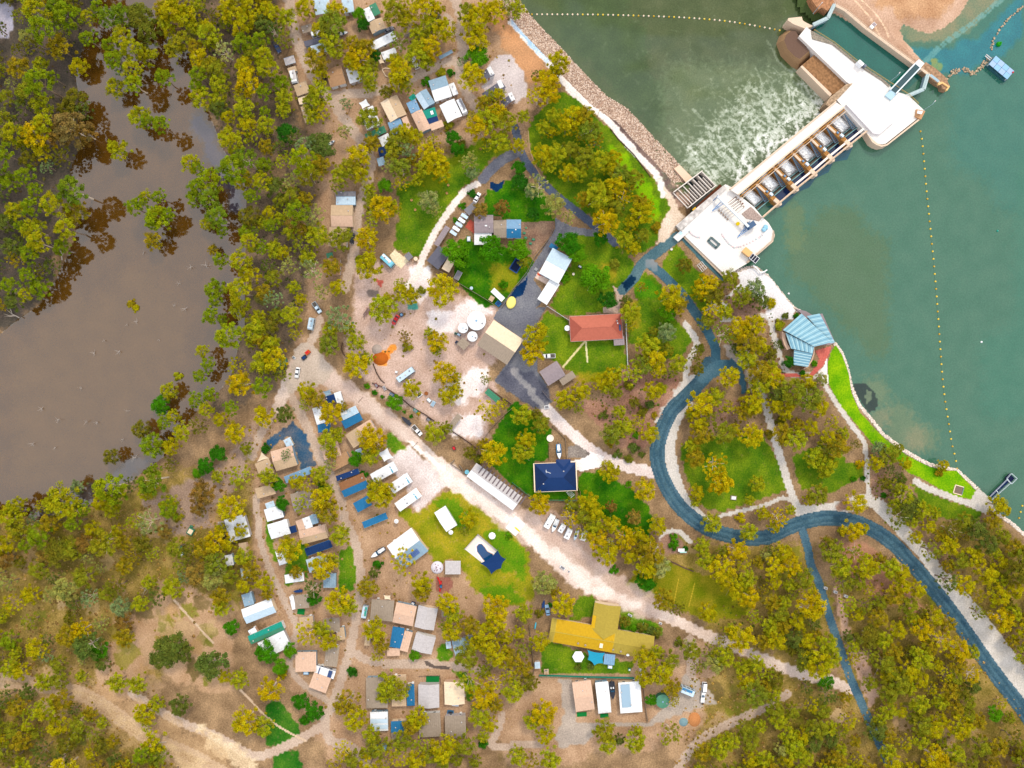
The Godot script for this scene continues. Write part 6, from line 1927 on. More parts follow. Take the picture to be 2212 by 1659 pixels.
func weir_odds() -> void:
	for i in 5:
		var a := Vector2(1553.5 + i * 4.6, 455 + i * 4.6)
		var e := a + Vector2(34 + (2 if i < 3 else 0), -27)
		var o := thing("stop_log", "white stop log beam on the weir platform, %s from the left of its rack" % ordinal(i + 1), "stop log", Vector3.ZERO, Basis(), "stop logs stacked on the weir platform")
		var b := MB.new()
		b.bar(W(a.x, a.y, 2.0), W(e.x, e.y, 2.0), 0.42, 0.6)
		part("beam", b.mesh(), mat(T(246, 238, 230), 0.6), o)
		for q in [a, e]:
			boxat("end_plate", o, W(q.x, q.y, 2.0), Vector3(0.5, 0.7, 0.7), mat(T(150, 130, 116), 0.6), along(W(a.x, a.y), W(e.x, e.y)))
	for i in 4:
		var a := Vector2(1574 + i * 4.9, 439 + i * 4.5)
		var e := a + Vector2(17, -14)
		var b := MB.new()
		b.bar(W(a.x, a.y, 1.62), W(e.x, e.y, 1.62), 0.55, 0.1)
		solo("rack_slot", b.mesh(), mat(T(120, 84, 78), 0.8), "dark slot between stop logs, %s from the bridge" % ordinal(i + 1), "slot", Transform3D(), "dark slots of the stop log rack")
	var yd := MB.new()
	yd.lathe(Vector3.ZERO, [Vector2(0.7, 0), Vector2(0.72, 0.9), Vector2(0.6, 1.0), Vector2(0, 1.05)], 14)
	solo("yellow_drum", yd.mesh(), mat(T(250, 214, 10), 0.5), "round yellow drum standing on the weir platform", "drum", Transform3D(Basis(), W(1593, 484, 1.6)))
	var fr := thing("lifting_frame", "dark grey angular lifting frame lying on the white platform", "lifting frame", W(1542, 524, 1.6), turned(42))
	var grey_ := mat(T(92, 112, 116), 0.6)
	for q in [[Vector3(0, 0.3, -0.8), Vector3(4.2, 0.5, 0.7)], [Vector3(-0.2, 0.3, 1.1), Vector3(4.6, 0.5, 0.9)], [Vector3(2.1, 0.3, 0.1), Vector3(0.8, 0.5, 2.6)], [Vector3(-2.2, 0.3, 0.2), Vector3(0.8, 0.5, 2.2)]]:
		boxat("frame_bar", fr, q[0], q[1], grey_)
	var bl := thing("covered_bundle", "pale blue tarpaulin bundle near the platform's right corner", "bundle", W(1649, 492, 1.6), turned(40))
	var bb := MB.new()
	for i in 5:
		bb.blob(Vector3(rng.randf_range(-0.8, 0.8), 0.5, rng.randf_range(-1.0, 1.0)), Vector3(1.0, 0.8, 0.8), 4, 7)
	part("tarpaulin", bb.mesh(), mat(T(150, 200, 226), 0.7), bl)
	var hut := thing("pump_hut", "tan roofed pump hut with a black steel frame at the platform edge", "hut", W(1616, 552, 1.2), turned(40))
	boxat("roof", hut, Vector3(-1.5, 2.6, 0), Vector3(3.6, 0.12, 2.4), mat(T(238, 180, 120), 0.6))
	boxat("wall", hut, Vector3(-1.5, 1.25, 0), Vector3(3.3, 2.5, 2.1), mat(T(220, 190, 150), 0.8))
	boxat("frame_floor", hut, Vector3(2.3, 1.4, 0), Vector3(3.6, 0.2, 2.6), mat(T(40, 40, 62), 0.5))
	for x in [0.6, 1.7, 2.8, 4.0]:
		boxat("frame_bar", hut, Vector3(x, 2.2, 0), Vector3(0.14, 0.14, 2.6), cm("wh"))
	for z in [-1.3, 1.3]:
		boxat("frame_bar", hut, Vector3(2.3, 2.2, z), Vector3(3.6, 0.14, 0.14), cm("wh"))
	var wr := thing("walkway_railing", "white pipe railing bending along the bank below the platform", "railing")
	var rb := MB.new()
	var ln := [W(1627, 573, 1.2), W(1634, 579, 1.2), W(1643, 589, 1.2), W(1651, 587, 1.2), W(1657, 583, 1.2)]
	for i in 4:
		rb.tube(ln[i], ln[i + 1], 0.28, 0.28, 8)
	for q in ln:
		rb.tube(Vector3(q.x, -0.5, q.z), q, 0.1, 0.1, 6)
	part("pipe", rb.mesh(), cm("wh", 0.4), wr)
	var sb := thing("access_bridge", "short white bridge deck from the road onto the weir platform", "bridge")
	poly_part("deck", sb, "1454,512 1480,490 1490,499 1465,522", 1.7, 1.1, mat(T(250, 246, 244), 0.7, "fine"))
	poly_part("patch", sb, "1465,504 1471,499 1476,504 1470,509", 1.72, 1.6, mat(T(190, 222, 240), 0.6))
	rail(sb, "railing", [W(1465, 522, 1.7), W(1490, 499, 1.7)], mat(T(150, 140, 130), 0.6))
	rail(sb, "railing", [W(1454, 512, 1.7), W(1480, 490, 1.7)], mat(T(150, 140, 130), 0.6))
	# pontoon with a blue roof and the rubble groynes
	var f := frame_of(3, "1972 478 2132 612 2065 682", 1.2)
	var pn := thing("pontoon", "floating pontoon with a pale blue panelled roof in the upper right", "pontoon", f.at + Vector3.UP * Y_UP, f.basis)
	mark(Vector2(f.at.x, f.at.z), "the blue roofed pontoon")
	var L: float = f.l
	var Wd: float = f.w
	boxat("hull", pn, Vector3(0, 0.4, 0), Vector3(L + 0.4, 0.9, Wd + 0.3), mat(T(40, 90, 100), 0.4))
	for i in 4:
		for j in 2:
			boxat("roof_panel", pn, Vector3(-L / 2 + (i + 0.5) * L / 4, 2.2, (j - 0.5) * Wd / 2), Vector3(L / 4 - 0.14, 0.1, Wd / 2 - 0.1), mat(T(136 + 20 * ((i + j) % 2), 184, 222), 0.35))
	for q in [Vector2(-1, -1), Vector2(1, -1), Vector2(1, 1), Vector2(-1, 1)]:
		boxat("post", pn, Vector3(q.x * (L / 2 - 0.3), 1.4, q.y * (Wd / 2 - 0.2)), Vector3(0.12, 1.6, 0.12), cm("wh"))
	boxat("ladder", pn, Vector3(-L / 2 - 1.6, 0.9, -1.2), Vector3(2.8, 0.12, 0.35), cm("lg"))
	boxat("ladder", pn, Vector3(-L / 2 - 1.6, 0.9, -0.4), Vector3(2.8, 0.12, 0.35), cm("lg"))
	boxat("red_light", pn, Vector3(L / 2 - 0.2, 2.5, -1.3), Vector3(0.5, 0.4, 0.5), cm("red"))
	var gb := MB.new()
	gb.lathe(Vector3.ZERO, [Vector2(0.8, -0.4), Vector2(0.95, 0.2), Vector2(0.7, 0.9), Vector2(0.2, 1.1), Vector2(0.2, 1.8), Vector2(0, 1.85)], 12)
	solo("channel_buoy", gb.mesh(), mat(T(30, 150, 20), 0.5), "large green channel buoy above the blue roofed pontoon", "buoy", Transform3D(Basis().scaled(Vector3(1.1, 1.1, 1.1)), ZW(3, 1990, 384, Y_UP)))
	var st := MB.new()
	for s in [["1538,690 1580,640 1620,612 1690,600 1780,640 1830,590 1895,515", 9.0, 5.0], ["1925,430 1935,380 1975,300 2020,230 2110,130 2212,50 2300,-20", 4.0, 2.4]]:
		var ln2 := smooth_line(zpts(3, s[0], Y_UP))
		for i in ln2.size() - 1:
			for k in int(6 * s[2] / 2.0):
				var q := ln2[i].lerp(ln2[i + 1], rng.randf()) + Vector2(rng.randf_range(-1, 1), rng.randf_range(-1, 1)) * float(s[1]) * 0.5
				var m := met(PackedVector2Array([q]))[0]
				st.col = Color.WHITE * rng.randf_range(0.6, 1.0)
				var z := rng.randf_range(0.22, 0.5)
				st.blob(Vector3(m.x, Y_UP + rng.randf_range(-0.1, 0.5), m.y), Vector3(z, z * 0.7, z * rng.randf_range(0.7, 1.3)), 3, 5)
	var sm := mat(T(206, 180, 150), 0.95).duplicate() as StandardMaterial3D
	sm.vertex_color_use_as_albedo = true
	solo("rubble_groyne", st.mesh(), sm, "thin curving line of pale rubble joining lock, pontoon and far bank", "", Transform3D(), "", "stuff")
	# loose riprap on both banks
	var proto := MB.new()
	proto.blob(Vector3.ZERO, Vector3(0.5, 0.36, 0.42), 3, 6)
	var rm := mat(Color.WHITE, 0.95).duplicate() as StandardMaterial3D
	rm.vertex_color_use_as_albedo = true
	var places := []
	var foot := pts("1100,-60 1126,10 1156,47 1216,110 1266,165 1311,210 1356,237 1401,287 1456,345 1490,385", Y_DOWN)
	for i in foot.size() - 1:
		var d := (foot[i + 1] - foot[i])
		var nn := Vector2(d.y, -d.x).normalized() * -1.0
		for k in int(d.length() * 22):
			var w := rng.randf()
			var q := foot[i] + d * rng.randf() + nn * w * 44.0 - nn * 2.0
			places.append([q, land_height(q), rng.randf_range(0.3, 0.75), [[186, 156, 136], [212, 186, 166], [166, 138, 122], [232, 212, 196]][rng.randi() % 4]])
	var edge := pts("1568,594 1590,583 1630,575 1659,595 1684,627 1716,665 1745,678", Y_UP)
	edge.append_array(pts("1804,740 1821,765 1834,802 1839,830 1856,872 1879,900 1909,937 1959,975 2009,1002 2069,1015 2096,1040 2134,1075 2149,1105 2184,1127 2212,1152 2300,1215", Y_UP))
	for i in edge.size() - 1:
		var d := (edge[i + 1] - edge[i])
		if i == 6:
			continue
		var nn := Vector2(-d.y, d.x).normalized()
		for k in int(d.length() * 4.0):
			var q := edge[i] + d * rng.randf() + nn * rng.randf_range(-1.0, 6.5)
			var g := rng.randi_range(190, 250)
			places.append([q, land_height(q), rng.randf_range(0.5, 1.2), [g, g - 14, g - 24]])
	var mm := MultiMesh.new()
	mm.transform_format = MultiMesh.TRANSFORM_3D
	mm.use_colors = true
	mm.mesh = proto.mesh()
	mm.instance_count = places.size()
	for i in places.size():
		var q: Array = places[i]
		var m := met(PackedVector2Array([q[0]]))[0]
		mm.set_instance_transform(i, Transform3D(Basis(Vector3(rng.randf(), 1, rng.randf()).normalized(), rng.randf() * TAU).scaled(Vector3.ONE * float(q[2])), Vector3(m.x, q[1] + 0.1, m.y)))
		mm.set_instance_color(i, lin(q[3][0], q[3][1], q[3][2]))
	var mi := MultiMeshInstance3D.new()
	mi.multimesh = mm
	mi.material_override = rm
	put(mi, "riprap", "loose brown and white stones covering the river banks", "", "", "stuff")


# ---------------------------------------------------------------- vehicles, boats, tanks, fences, garden things

func loft(prof: Array) -> ArrayMesh:  # prof: [x, y, half width] along the top line from rear to front; closed down to y = 0.35
	var b := MB.new()
	for i in range(prof.size() - 1):
		var p: Array = prof[i]
		var q: Array = prof[i + 1]
		var a := Vector3(p[0], p[1], -p[2])
		var c := Vector3(p[0], p[1], p[2])
		var d := Vector3(q[0], q[1], q[2])
		var e := Vector3(q[0], q[1], -q[2])
		b.quad(a, c, d, e, Vector3(-(q[1] - p[1]), q[0] - p[0] + 0.001, 0))
		for s in [-1.0, 1.0]:
			b.quad(Vector3(p[0], p[1], s * p[2]), Vector3(q[0], q[1], s * q[2]), Vector3(q[0], 0.32, s * q[3]), Vector3(p[0], 0.32, s * p[3]), Vector3(0, 0.2, s))
	for e in [[prof[0], -1.0], [prof[-1], 1.0]]:
		var p: Array = e[0]
		b.quad(Vector3(p[0], p[1], -p[2]), Vector3(p[0], p[1], p[2]), Vector3(p[0], 0.32, p[3]), Vector3(p[0], 0.32, -p[3]), Vector3(e[1], 0, 0))
	return b.mesh()


func wheels(o: Node3D, xs: Array, hw: float, r: float) -> void:
	if not meshes.has("wheel"):
		var b := MB.new()
		b.tube(Vector3(0, 0, -0.5), Vector3(0, 0, 0.5), 1, 1, 12)
		meshes["wheel"] = b.mesh()
	for x in xs:
		for s in [-1.0, 1.0]:
			var w := part("wheel", meshes["wheel"], cm("dk", 0.8), o, Transform3D(Basis().scaled(Vector3(r, r, 0.22)), Vector3(x, r, s * (hw - 0.1))))
			part("hub", meshes["wheel"], cm("lg", 0.3), w, Transform3D(Basis().scaled(Vector3(0.55, 0.55, 1.08))))


func car(label: String, c: String, t: int, x: float, y: float, ang: float, style := "sedan") -> Node3D:
	var o := thing({"sedan": "car", "ute": "pickup", "van": "van"}[style], label, {"sedan": "car", "ute": "pickup", "van": "van"}[style], ZW(t, x, y, 0.14), turned(ang))
	o.position.y = 0.14
	var paint_ := mat(C(c), 0.25)
	var gl := mat(T(30, 42, 58), 0.1)
	var body := []
	if style == "ute":
		body = [[-2.55, 0.95, 0.86, 0.88], [-2.4, 0.98, 0.88, 0.92], [-0.5, 0.98, 0.88, 0.92], [1.2, 1.0, 0.84, 0.92], [2.35, 0.86, 0.78, 0.88], [2.55, 0.66, 0.7, 0.8]]
	else:
		body = [[-2.2, 0.82, 0.7, 0.8], [-1.9, 0.95, 0.78, 0.88], [-0.6, 0.98, 0.84, 0.9], [0.9, 0.96, 0.82, 0.9], [1.9, 0.84, 0.74, 0.86], [2.2, 0.62, 0.62, 0.74]]
	if style == "van":
		body = [[-2.5, 1.0, 0.86, 0.88], [-2.3, 1.1, 0.9, 0.92], [1.6, 1.1, 0.9, 0.92], [2.4, 0.9, 0.8, 0.88], [2.55, 0.6, 0.7, 0.8]]
	part("body", loft(body), paint_, o)
	var cab := [[-1.5, 0.98, 0.72, 0.8], [-0.95, 1.42, 0.58, 0.8], [0.25, 1.44, 0.58, 0.8], [1.05, 0.98, 0.74, 0.8]]
	var roof := [Vector3(-0.35, 1.45, 0), Vector3(1.25, 0.05, 1.14)]
	if style == "ute":
		cab = [[-0.55, 0.98, 0.8, 0.84], [-0.4, 1.6, 0.66, 0.84], [0.75, 1.62, 0.66, 0.84], [1.4, 1.0, 0.8, 0.84]]
		roof = [Vector3(0.18, 1.63, 0), Vector3(1.2, 0.05, 1.3)]
	elif style == "van":
		cab = [[-2.4, 1.1, 0.84, 0.86], [-2.2, 2.0, 0.74, 0.86], [1.0, 2.02, 0.74, 0.86], [1.8, 1.1, 0.82, 0.86]]
		roof = [Vector3(-0.6, 2.03, 0), Vector3(3.3, 0.06, 1.46)]
	part("windows", loft(cab), gl, o)
	boxat("roof", o, roof[0], roof[1], paint_)
	if style == "ute":
		boxat("tray", o, Vector3(-1.5, 1.0, 0), Vector3(1.8, 0.06, 1.5), mat(T(90, 84, 80), 0.7))
		for s in [-1.0, 1.0]:
			boxat("tray_side", o, Vector3(-1.5, 1.12, s * 0.82), Vector3(1.95, 0.26, 0.08), paint_)
	wheels(o, [-1.4, 1.4], 0.92, 0.34)
	for s in [-1.0, 1.0]:
		boxat("headlight", o, Vector3(2.16 if style == "sedan" else 2.5, 0.66, s * 0.55), Vector3(0.14, 0.14, 0.3), cm("wh", 0.2))
		boxat("tail_light", o, Vector3(-2.2 if style == "sedan" else -2.56, 0.8, s * 0.6), Vector3(0.06, 0.14, 0.24), cm("red", 0.3))
	return o


func caravan(label: String, c: String, t: int, x: float, y: float, ang: float, len_z: float, wid := 2.4, kind := "caravan", top := "") -> Node3D:
	var L := len_z * 0.25 * S
	var o := thing(kind, label, {"caravan": "caravan", "motorhome": "motorhome", "bus": "bus", "truck": "truck"}.get(kind, kind), ZW(t, x, y, 1.5), turned(ang))
	o.position.y = 0.14
	var hw := wid / 2
	var hh := 2.5 if kind in ["caravan", "truck"] else 2.9
	var m := mat(C(c), 0.35)
	part("body", loft([[-L / 2, hh - 0.5, hw * 0.86, hw], [-L / 2 + 0.25, hh, hw * 0.9, hw], [L / 2 - 0.5, hh, hw * 0.9, hw], [L / 2 - 0.05, hh - 0.7, hw * 0.9, hw], [L / 2, 0.6, hw * 0.86, hw]]), m, o)
	for s in [-1.0, 1.0]:
		var k := maxi(2, int(L / 1.8))
		for i in k:
			boxat("window", o, Vector3(-L / 2 + (i + 0.6) * L / (k + 0.3), hh * 0.62, s * (hw + 0.005)), Vector3(L / k * 0.6, 0.6, 0.06), mat(T(36, 48, 62), 0.1))
	boxat("door", o, Vector3(L * 0.18, 1.2, hw + 0.02), Vector3(0.7, 1.7, 0.05), cm("lg"))
	var k2 := maxi(2, int(L / 2.2))
	for i in k2:
		boxat("roof_hatch", o, Vector3(-L / 2 + (i + 0.7) * L / (k2 + 0.5), hh + 0.06, 0.15 * (1 if i % 2 else -1)), Vector3(0.6, 0.14, 0.6), cm("lg" if i % 2 else "gy", 0.3))
	if top != "":
		boxat("roof_panel", o, Vector3(-L * 0.1, hh + 0.04, -hw * 0.4), Vector3(L * 0.72, 0.06, hw * 0.8), cm(top, 0.3))
	if kind == "caravan":
		boxat("drawbar", o, Vector3(L / 2 + 0.6, 0.45, 0), Vector3(1.2, 0.1, 0.12), cm("dk"))
		wheels(o, [-0.2], hw, 0.34)
	else:
		boxat("windscreen", o, Vector3(L / 2 - 0.02, 1.6, 0), Vector3(0.1, 0.9, hw * 1.6), mat(T(30, 42, 58), 0.1))
		wheels(o, [-L * 0.3, L * 0.32], hw, 0.42)
	return o


func boat(label: String, hull: String, deck: String, t: int, x: float, y: float, ang: float, len_z: float, covered := false, group := "") -> void:
	var L := len_z * 0.25 * S
	var o := thing("boat", label, "boat", ZW(t, x, y, 0.8), turned(ang), group)
	o.position.y = 0.75
	var hw := L * 0.17
	var st := [[-0.5, 0.92, 0.0], [-0.2, 1.0, 0.0], [0.1, 0.95, 0.02], [0.3, 0.7, 0.06], [0.43, 0.32, 0.1], [0.5, 0.02, 0.14]]
	var b := MB.new()
	var d := MB.new()
	for i in range(st.size() - 1):
		var p: Array = st[i]
		var q: Array = st[i + 1]
		for s in [-1.0, 1.0]:
			var a0 := Vector3(p[0] * L, 0.55 + p[2], s * p[1] * hw)
			var a1 := Vector3(q[0] * L, 0.55 + q[2], s * q[1] * hw)
			var k0 := Vector3(p[0] * L, -0.25, s * p[1] * hw * 0.25)
			var k1 := Vector3(q[0] * L * 0.96, -0.25 + q[2] * 3.0, s * q[1] * hw * 0.25)
			b.quad(a0, a1, k1, k0, Vector3(0, -0.4, s))
			var i0 := Vector3(a0.x, a0.y + 0.01, a0.z * 0.82)
			var i1 := Vector3(a1.x, a1.y + 0.01, a1.z * 0.82)
			b.quad(a0, a1, i1, i0, Vector3.UP)
		var y0 := (0.6 if covered or p[0] >= 0.1 else 0.1)
		d.quad(Vector3(p[0] * L, y0, -p[1] * hw * 0.84), Vector3(q[0] * L, y0 + q[2] * 0.5, -q[1] * hw * 0.84), Vector3(q[0] * L, y0 + q[2] * 0.5, q[1] * hw * 0.84), Vector3(p[0] * L, y0, p[1] * hw * 0.84), Vector3.UP)
	b.quad(Vector3(-0.5 * L, 0.55, -0.92 * hw), Vector3(-0.5 * L, 0.55, 0.92 * hw), Vector3(-0.5 * L, -0.25, 0.23 * hw), Vector3(-0.5 * L, -0.25, -0.23 * hw), Vector3.LEFT)
	part("hull", b.mesh(), mat(C(hull), 0.3), o)
	part("deck", d.mesh(), mat(C(deck), 0.5), o)
	if not covered:
		part("windscreen", loft([[0.0, 0.6, hw * 0.7, hw * 0.7], [0.25, 1.0, hw * 0.6, hw * 0.7], [0.7, 0.62, hw * 0.6, hw * 0.7]]), mat(T(50, 90, 120), 0.1), o)
		for s in [-1.0, 1.0]:
			boxat("seat", o, Vector3(-0.14 * L, 0.35, s * hw * 0.4), Vector3(0.6, 0.5, 0.5), cm("wh", 0.5))
		boxat("outboard_motor", o, Vector3(-0.5 * L - 0.25, 0.6, 0), Vector3(0.5, 0.7, 0.4), cm("dk", 0.3))
	var tr := thing("boat_trailer", "low steel trailer under the " + " ".join(label.split(" ").slice(0, 9)), "trailer", Vector3(o.position.x, 0.14, o.position.z), o.basis, "boat trailers")
	var fb := MB.new()
	for s in [-1.0, 1.0]:
		fb.bar(Vector3(-L * 0.45, 0.42, s * hw * 0.6), Vector3(L * 0.42, 0.42, s * 0.1), 0.1, 0.12)
	fb.bar(Vector3(L * 0.4, 0.42, 0), Vector3(L * 0.62, 0.42, 0), 0.1, 0.12)
	fb.bar(Vector3(-L * 0.15, 0.42, -hw), Vector3(-L * 0.15, 0.42, hw), 0.1, 0.1)
	part("frame", fb.mesh(), cm("gs", 0.4), tr)
	wheels(tr, [-L * 0.15], hw + 0.1, 0.3)


func tank(label: String, c: String, t: int, x: float, y: float, rz: float, h: float) -> void:
	var r := rz * 0.25 * S
	var p := ZW(t, x, y, h)
	p.y = 0.0
	var o := thing("water_tank", label, "tank", p)
	mark(Vector2(p.x, p.z), label)
	var b := MB.new()
	b.lathe(Vector3.ZERO, [Vector2(r, 0), Vector2(r, h)], 36)
	part("wall", b.mesh(), mat(C(c), 0.5, "fine"), o)
	var q := MB.new()
	q.lathe(Vector3.ZERO, [Vector2(r + 0.08, h - 0.1), Vector2(r + 0.08, h), Vector2(r * 0.5, h + r * 0.06), Vector2(0, h + r * 0.12)], 36)
	part("roof", q.mesh(), mat(C(c), 0.45, "roof", 0.06), o)
	var v := MB.new()
	v.lathe(Vector3(0, h + r * 0.1, 0), [Vector2(r * 0.12, 0), Vector2(r * 0.12, 0.25), Vector2(0, 0.35)], 12)
	part("hatch", v.mesh(), cm("lb", 0.4), o)
	if r > 1.5:
		boxat("ladder", o, Vector3(r + 0.06, h / 2, 0), Vector3(0.06, h, 0.4), cm("gs"))
		boxat("hatch", o, Vector3(r * 0.62, h + r * 0.05, r * 0.3), Vector3(0.6, 0.18, 0.6), cm("gy", 0.4))


func fence(label: String, c: String, t: int, s: String, h := 1.7, th := 0.07, step := 2.4) -> void:
	var l := zpts(t, s, h * 0.5)
	var m := met(l)
	var o := thing("fence", label, "fence")
	for i in m.size() - 1:
		var a := Vector3(m[i].x, 0, m[i].y)
		var b := Vector3(m[i + 1].x, 0, m[i + 1].y)
		var k := maxi(1, roundi(a.distance_to(b) / step))
		for j in k:
			var p := a.lerp(b, float(j) / k)
			var q := a.lerp(b, float(j + 1) / k)
			boxat("panel", o, (p + q) / 2 + Vector3.UP * (h / 2 + 0.05), Vector3(p.distance_to(q) - 0.1, h - 0.1, th), mat(C(c), 0.6, "fine"), along(a, b))
			boxat("post", o, p + Vector3.UP * (h / 2 + 0.03), Vector3(0.1, h + 0.06, th + 0.05), mat(C(c), 0.6), along(a, b))


func wall_line(label: String, c: Color, t: int, s: String, h: float, th: float, called := "retaining_wall", cat := "wall") -> void:
	var m := met(zpts(t, s, h))
	var o := thing(called, label, cat)
	for i in m.size() - 1:
		var b := MB.new()
		b.bar(Vector3(m[i].x, h / 2, m[i].y), Vector3(m[i + 1].x, h / 2, m[i + 1].y), th, h)
		part("sleeper", b.mesh(), mat(c, 0.9, "rough", 0.3), o)


func simple_box(called: String, label: String, cat: String, c: String, t: int, x: float, y: float, ang: float, size: Vector3, lid := "", group := "") -> Node3D:
	var o := thing(called, label, cat, ZW(t, x, y, size.y), turned(ang), group)
	o.position.y = 0.12
	var b := MB.new()
	var e := 0.06
	var hx := size.x / 2
	var hz := size.z / 2
	var p := []
	for q in [[0.0, 0.0], [size.y - e, 0.0]]:
		for k in [Vector2(-1, -1), Vector2(1, -1), Vector2(1, 1), Vector2(-1, 1)]:
			p.append(Vector3(k.x * hx, q[0], k.y * hz))
	b.hexa(p)
	var r := [p[4], p[5], p[6], p[7]]
	for k in [Vector2(-1, -1), Vector2(1, -1), Vector2(1, 1), Vector2(-1, 1)]:
		r.append(Vector3(k.x * (hx - e), size.y, k.y * (hz - e)))
	b.hexa(r)
	part("body", b.mesh(), mat(C(c), 0.5, "fine"), o)
	if lid != "":
		boxat("lid", o, Vector3(0, size.y + 0.03, 0), Vector3(size.x * 0.7, 0.06, size.z * 0.7), cm(lid, 0.5))
	return o


func umbrella(label: String, c: String, t: int, x: float, y: float, rz: float, k := 8, cat := "parasol") -> void:
	var r := rz * 0.25 * S
	var p := ZW(t, x, y, 2.5)
	p.y = 0.1
	var o := thing("parasol" if cat == "parasol" else "gazebo", label, cat, p)
	var b := MB.new()
	b.lathe(Vector3.ZERO, [Vector2(r, 2.25), Vector2(r, 2.4), Vector2(r * 0.3, 2.85), Vector2(0.02, 3.0)], k)
	part("canopy", b.mesh(), mat(C(c), 0.8), o)
	var q := MB.new()
	q.tube(Vector3.ZERO, Vector3.UP * 3.0, 0.05, 0.05, 6)
	part("pole", q.mesh(), cm("gs"), o)
	for i in k:
		var rb := MB.new()
		var a := TAU * i / k
		rb.bar(Vector3(cos(a) * r, 2.42, sin(a) * r), Vector3(0, 3.02, 0), 0.05, 0.05)
		part("rib", rb.mesh(), cm("lg"), o)


func dead_tree(label: String, t: int, x: float, y: float, size: float, tone: Color, y0: float, fallen := false, group := "dead trees standing in the lagoon") -> void:
	var p := ZW(t, x, y, y0)
	var o := thing("fallen_log" if fallen else "dead_tree", label, "log" if fallen else "dead tree", Vector3(p.x, y0 - 0.3, p.z), Basis(Vector3.UP, rng.randf() * TAU), "" if fallen else group)
	var m := mat(tone, 0.9)
	var b := MB.new()
	var lean := Vector3(rng.randf_range(-0.5, 0.5), 1.0, rng.randf_range(-0.5, 0.5)).normalized()
	if fallen:
		lean = Vector3(1, 0.06, 0)
		o.basis = turned(size * 37.0)
		o.position.y = y0 + 0.3
	b.tube(Vector3.ZERO, lean * size * 0.6, size * 0.035, size * 0.02, 6)
	part("trunk", b.mesh(), m, o)
	for i in 5 + rng.randi() % 3:
		var d := Vector3(rng.randf_range(-1, 1), rng.randf_range(0.1, 0.7), rng.randf_range(-1, 1)).normalized()
		if fallen:
			d = Vector3(0.7, rng.randf_range(0.0, 0.4), rng.randf_range(-1, 1)).normalized()
		var s0 := lean * size * rng.randf_range(0.2, 0.58)
		var e := MB.new()
		var md := s0 + d * size * 0.35
		var tp := md + (d + Vector3(rng.randf_range(-0.6, 0.6), 0.2, rng.randf_range(-0.6, 0.6))).normalized() * size * 0.3
		e.tube(s0, md, size * 0.016, size * 0.01, 5)
		e.tube(md, tp, size * 0.01, size * 0.004, 4)
		part("branch", e.mesh(), m, o)


func buoys() -> void:
	var ball := MB.new()
	ball.blob(Vector3.ZERO, Vector3(0.39, 0.35, 0.39), 6, 10)
	var cap := MB.new()
	cap.lathe(Vector3.ZERO, [Vector2(0.1, 0.26), Vector2(0.08, 0.4), Vector2(0.0, 0.42)], 8)
	var lines := [["1988,284 1991,300 1996,350 2000,400 2006,460 2011,510 2016,560 2023,640 2030,740 2036,820 2042,870 2050,920 2056,960 2064,990 2067,1012", 46, "long buoy line right of the weir", "top", Y_UP], ["1149,31.5 1200,31.5 1290,32 1400,35 1480,38.5 1560,45 1620,54 1684,66", 50, "buoy line across the top of the river", "left", Y_DOWN], ["2215,1081 2208,1092 2204,1107 2201,1119", 4, "short buoy line near the jetty", "top", Y_UP]]
	for l in lines:
		var ln := smooth_line(pts(l[0], l[4]))
		var cum := [0.0]
		for i in range(1, ln.size()):
			cum.append(cum[-1] + ln[i].distance_to(ln[i - 1]))
		var rope := MB.new()
		var before := Vector3.ZERO
		for i in l[1]:
			var s: float = cum[-1] * i / float(l[1] - 1)
			var k := 1
			while k < cum.size() - 1 and cum[k] < s:
				k += 1
			var q := met(PackedVector2Array([ln[k - 1].lerp(ln[k], (s - cum[k - 1]) / maxf(0.01, cum[k] - cum[k - 1]))]))[0]
			var at := Vector3(q.x, l[4] + 0.12, q.y)
			var pale_: bool = l[4] == Y_DOWN and (i % 7 in [1, 2, 4, 5] or i < 10 and i > 0)
			var c := "cr" if pale_ else ("yel" if i % 3 else "ye")
			var o := thing("line_buoy", "%s float, %s from the %s in the %s" % ["pale" if pale_ else "yellow", ordinal(i + 1), l[3], l[2]], "buoy", at, Basis(), l[2])
			part("float", ball.mesh() if not meshes.has("float") else meshes["float"], cm(c, 0.5), o)
			part("cap", cap.mesh(), cm("lg"), o)
			if i:
				rope.tube(before, at, 0.05, 0.05, 4, false)
			before = at
		solo("buoy_rope", rope.mesh(), mat(T(110, 150, 136), 0.8), "thin rope threading the " + l[2], "rope")
	for q in [[7, 1982, 336, "tl", "single teal buoy far right of the long line"], [7, 1843, 1296, "wh", "single white buoy right of the visitor centre"], [7, 178, 878, "wh", "small white float by the bank below the weir"]]:
		var o := thing("mooring_buoy", q[4], "buoy", ZW(q[0], q[1], q[2], Y_UP) + Vector3.UP * 0.1)
		part("float", ball.mesh(), cm(q[3], 0.5), o, Transform3D(Basis().scaled(Vector3.ONE * 1.1)))
		part("cap", cap.mesh(), cm("lg"), o)


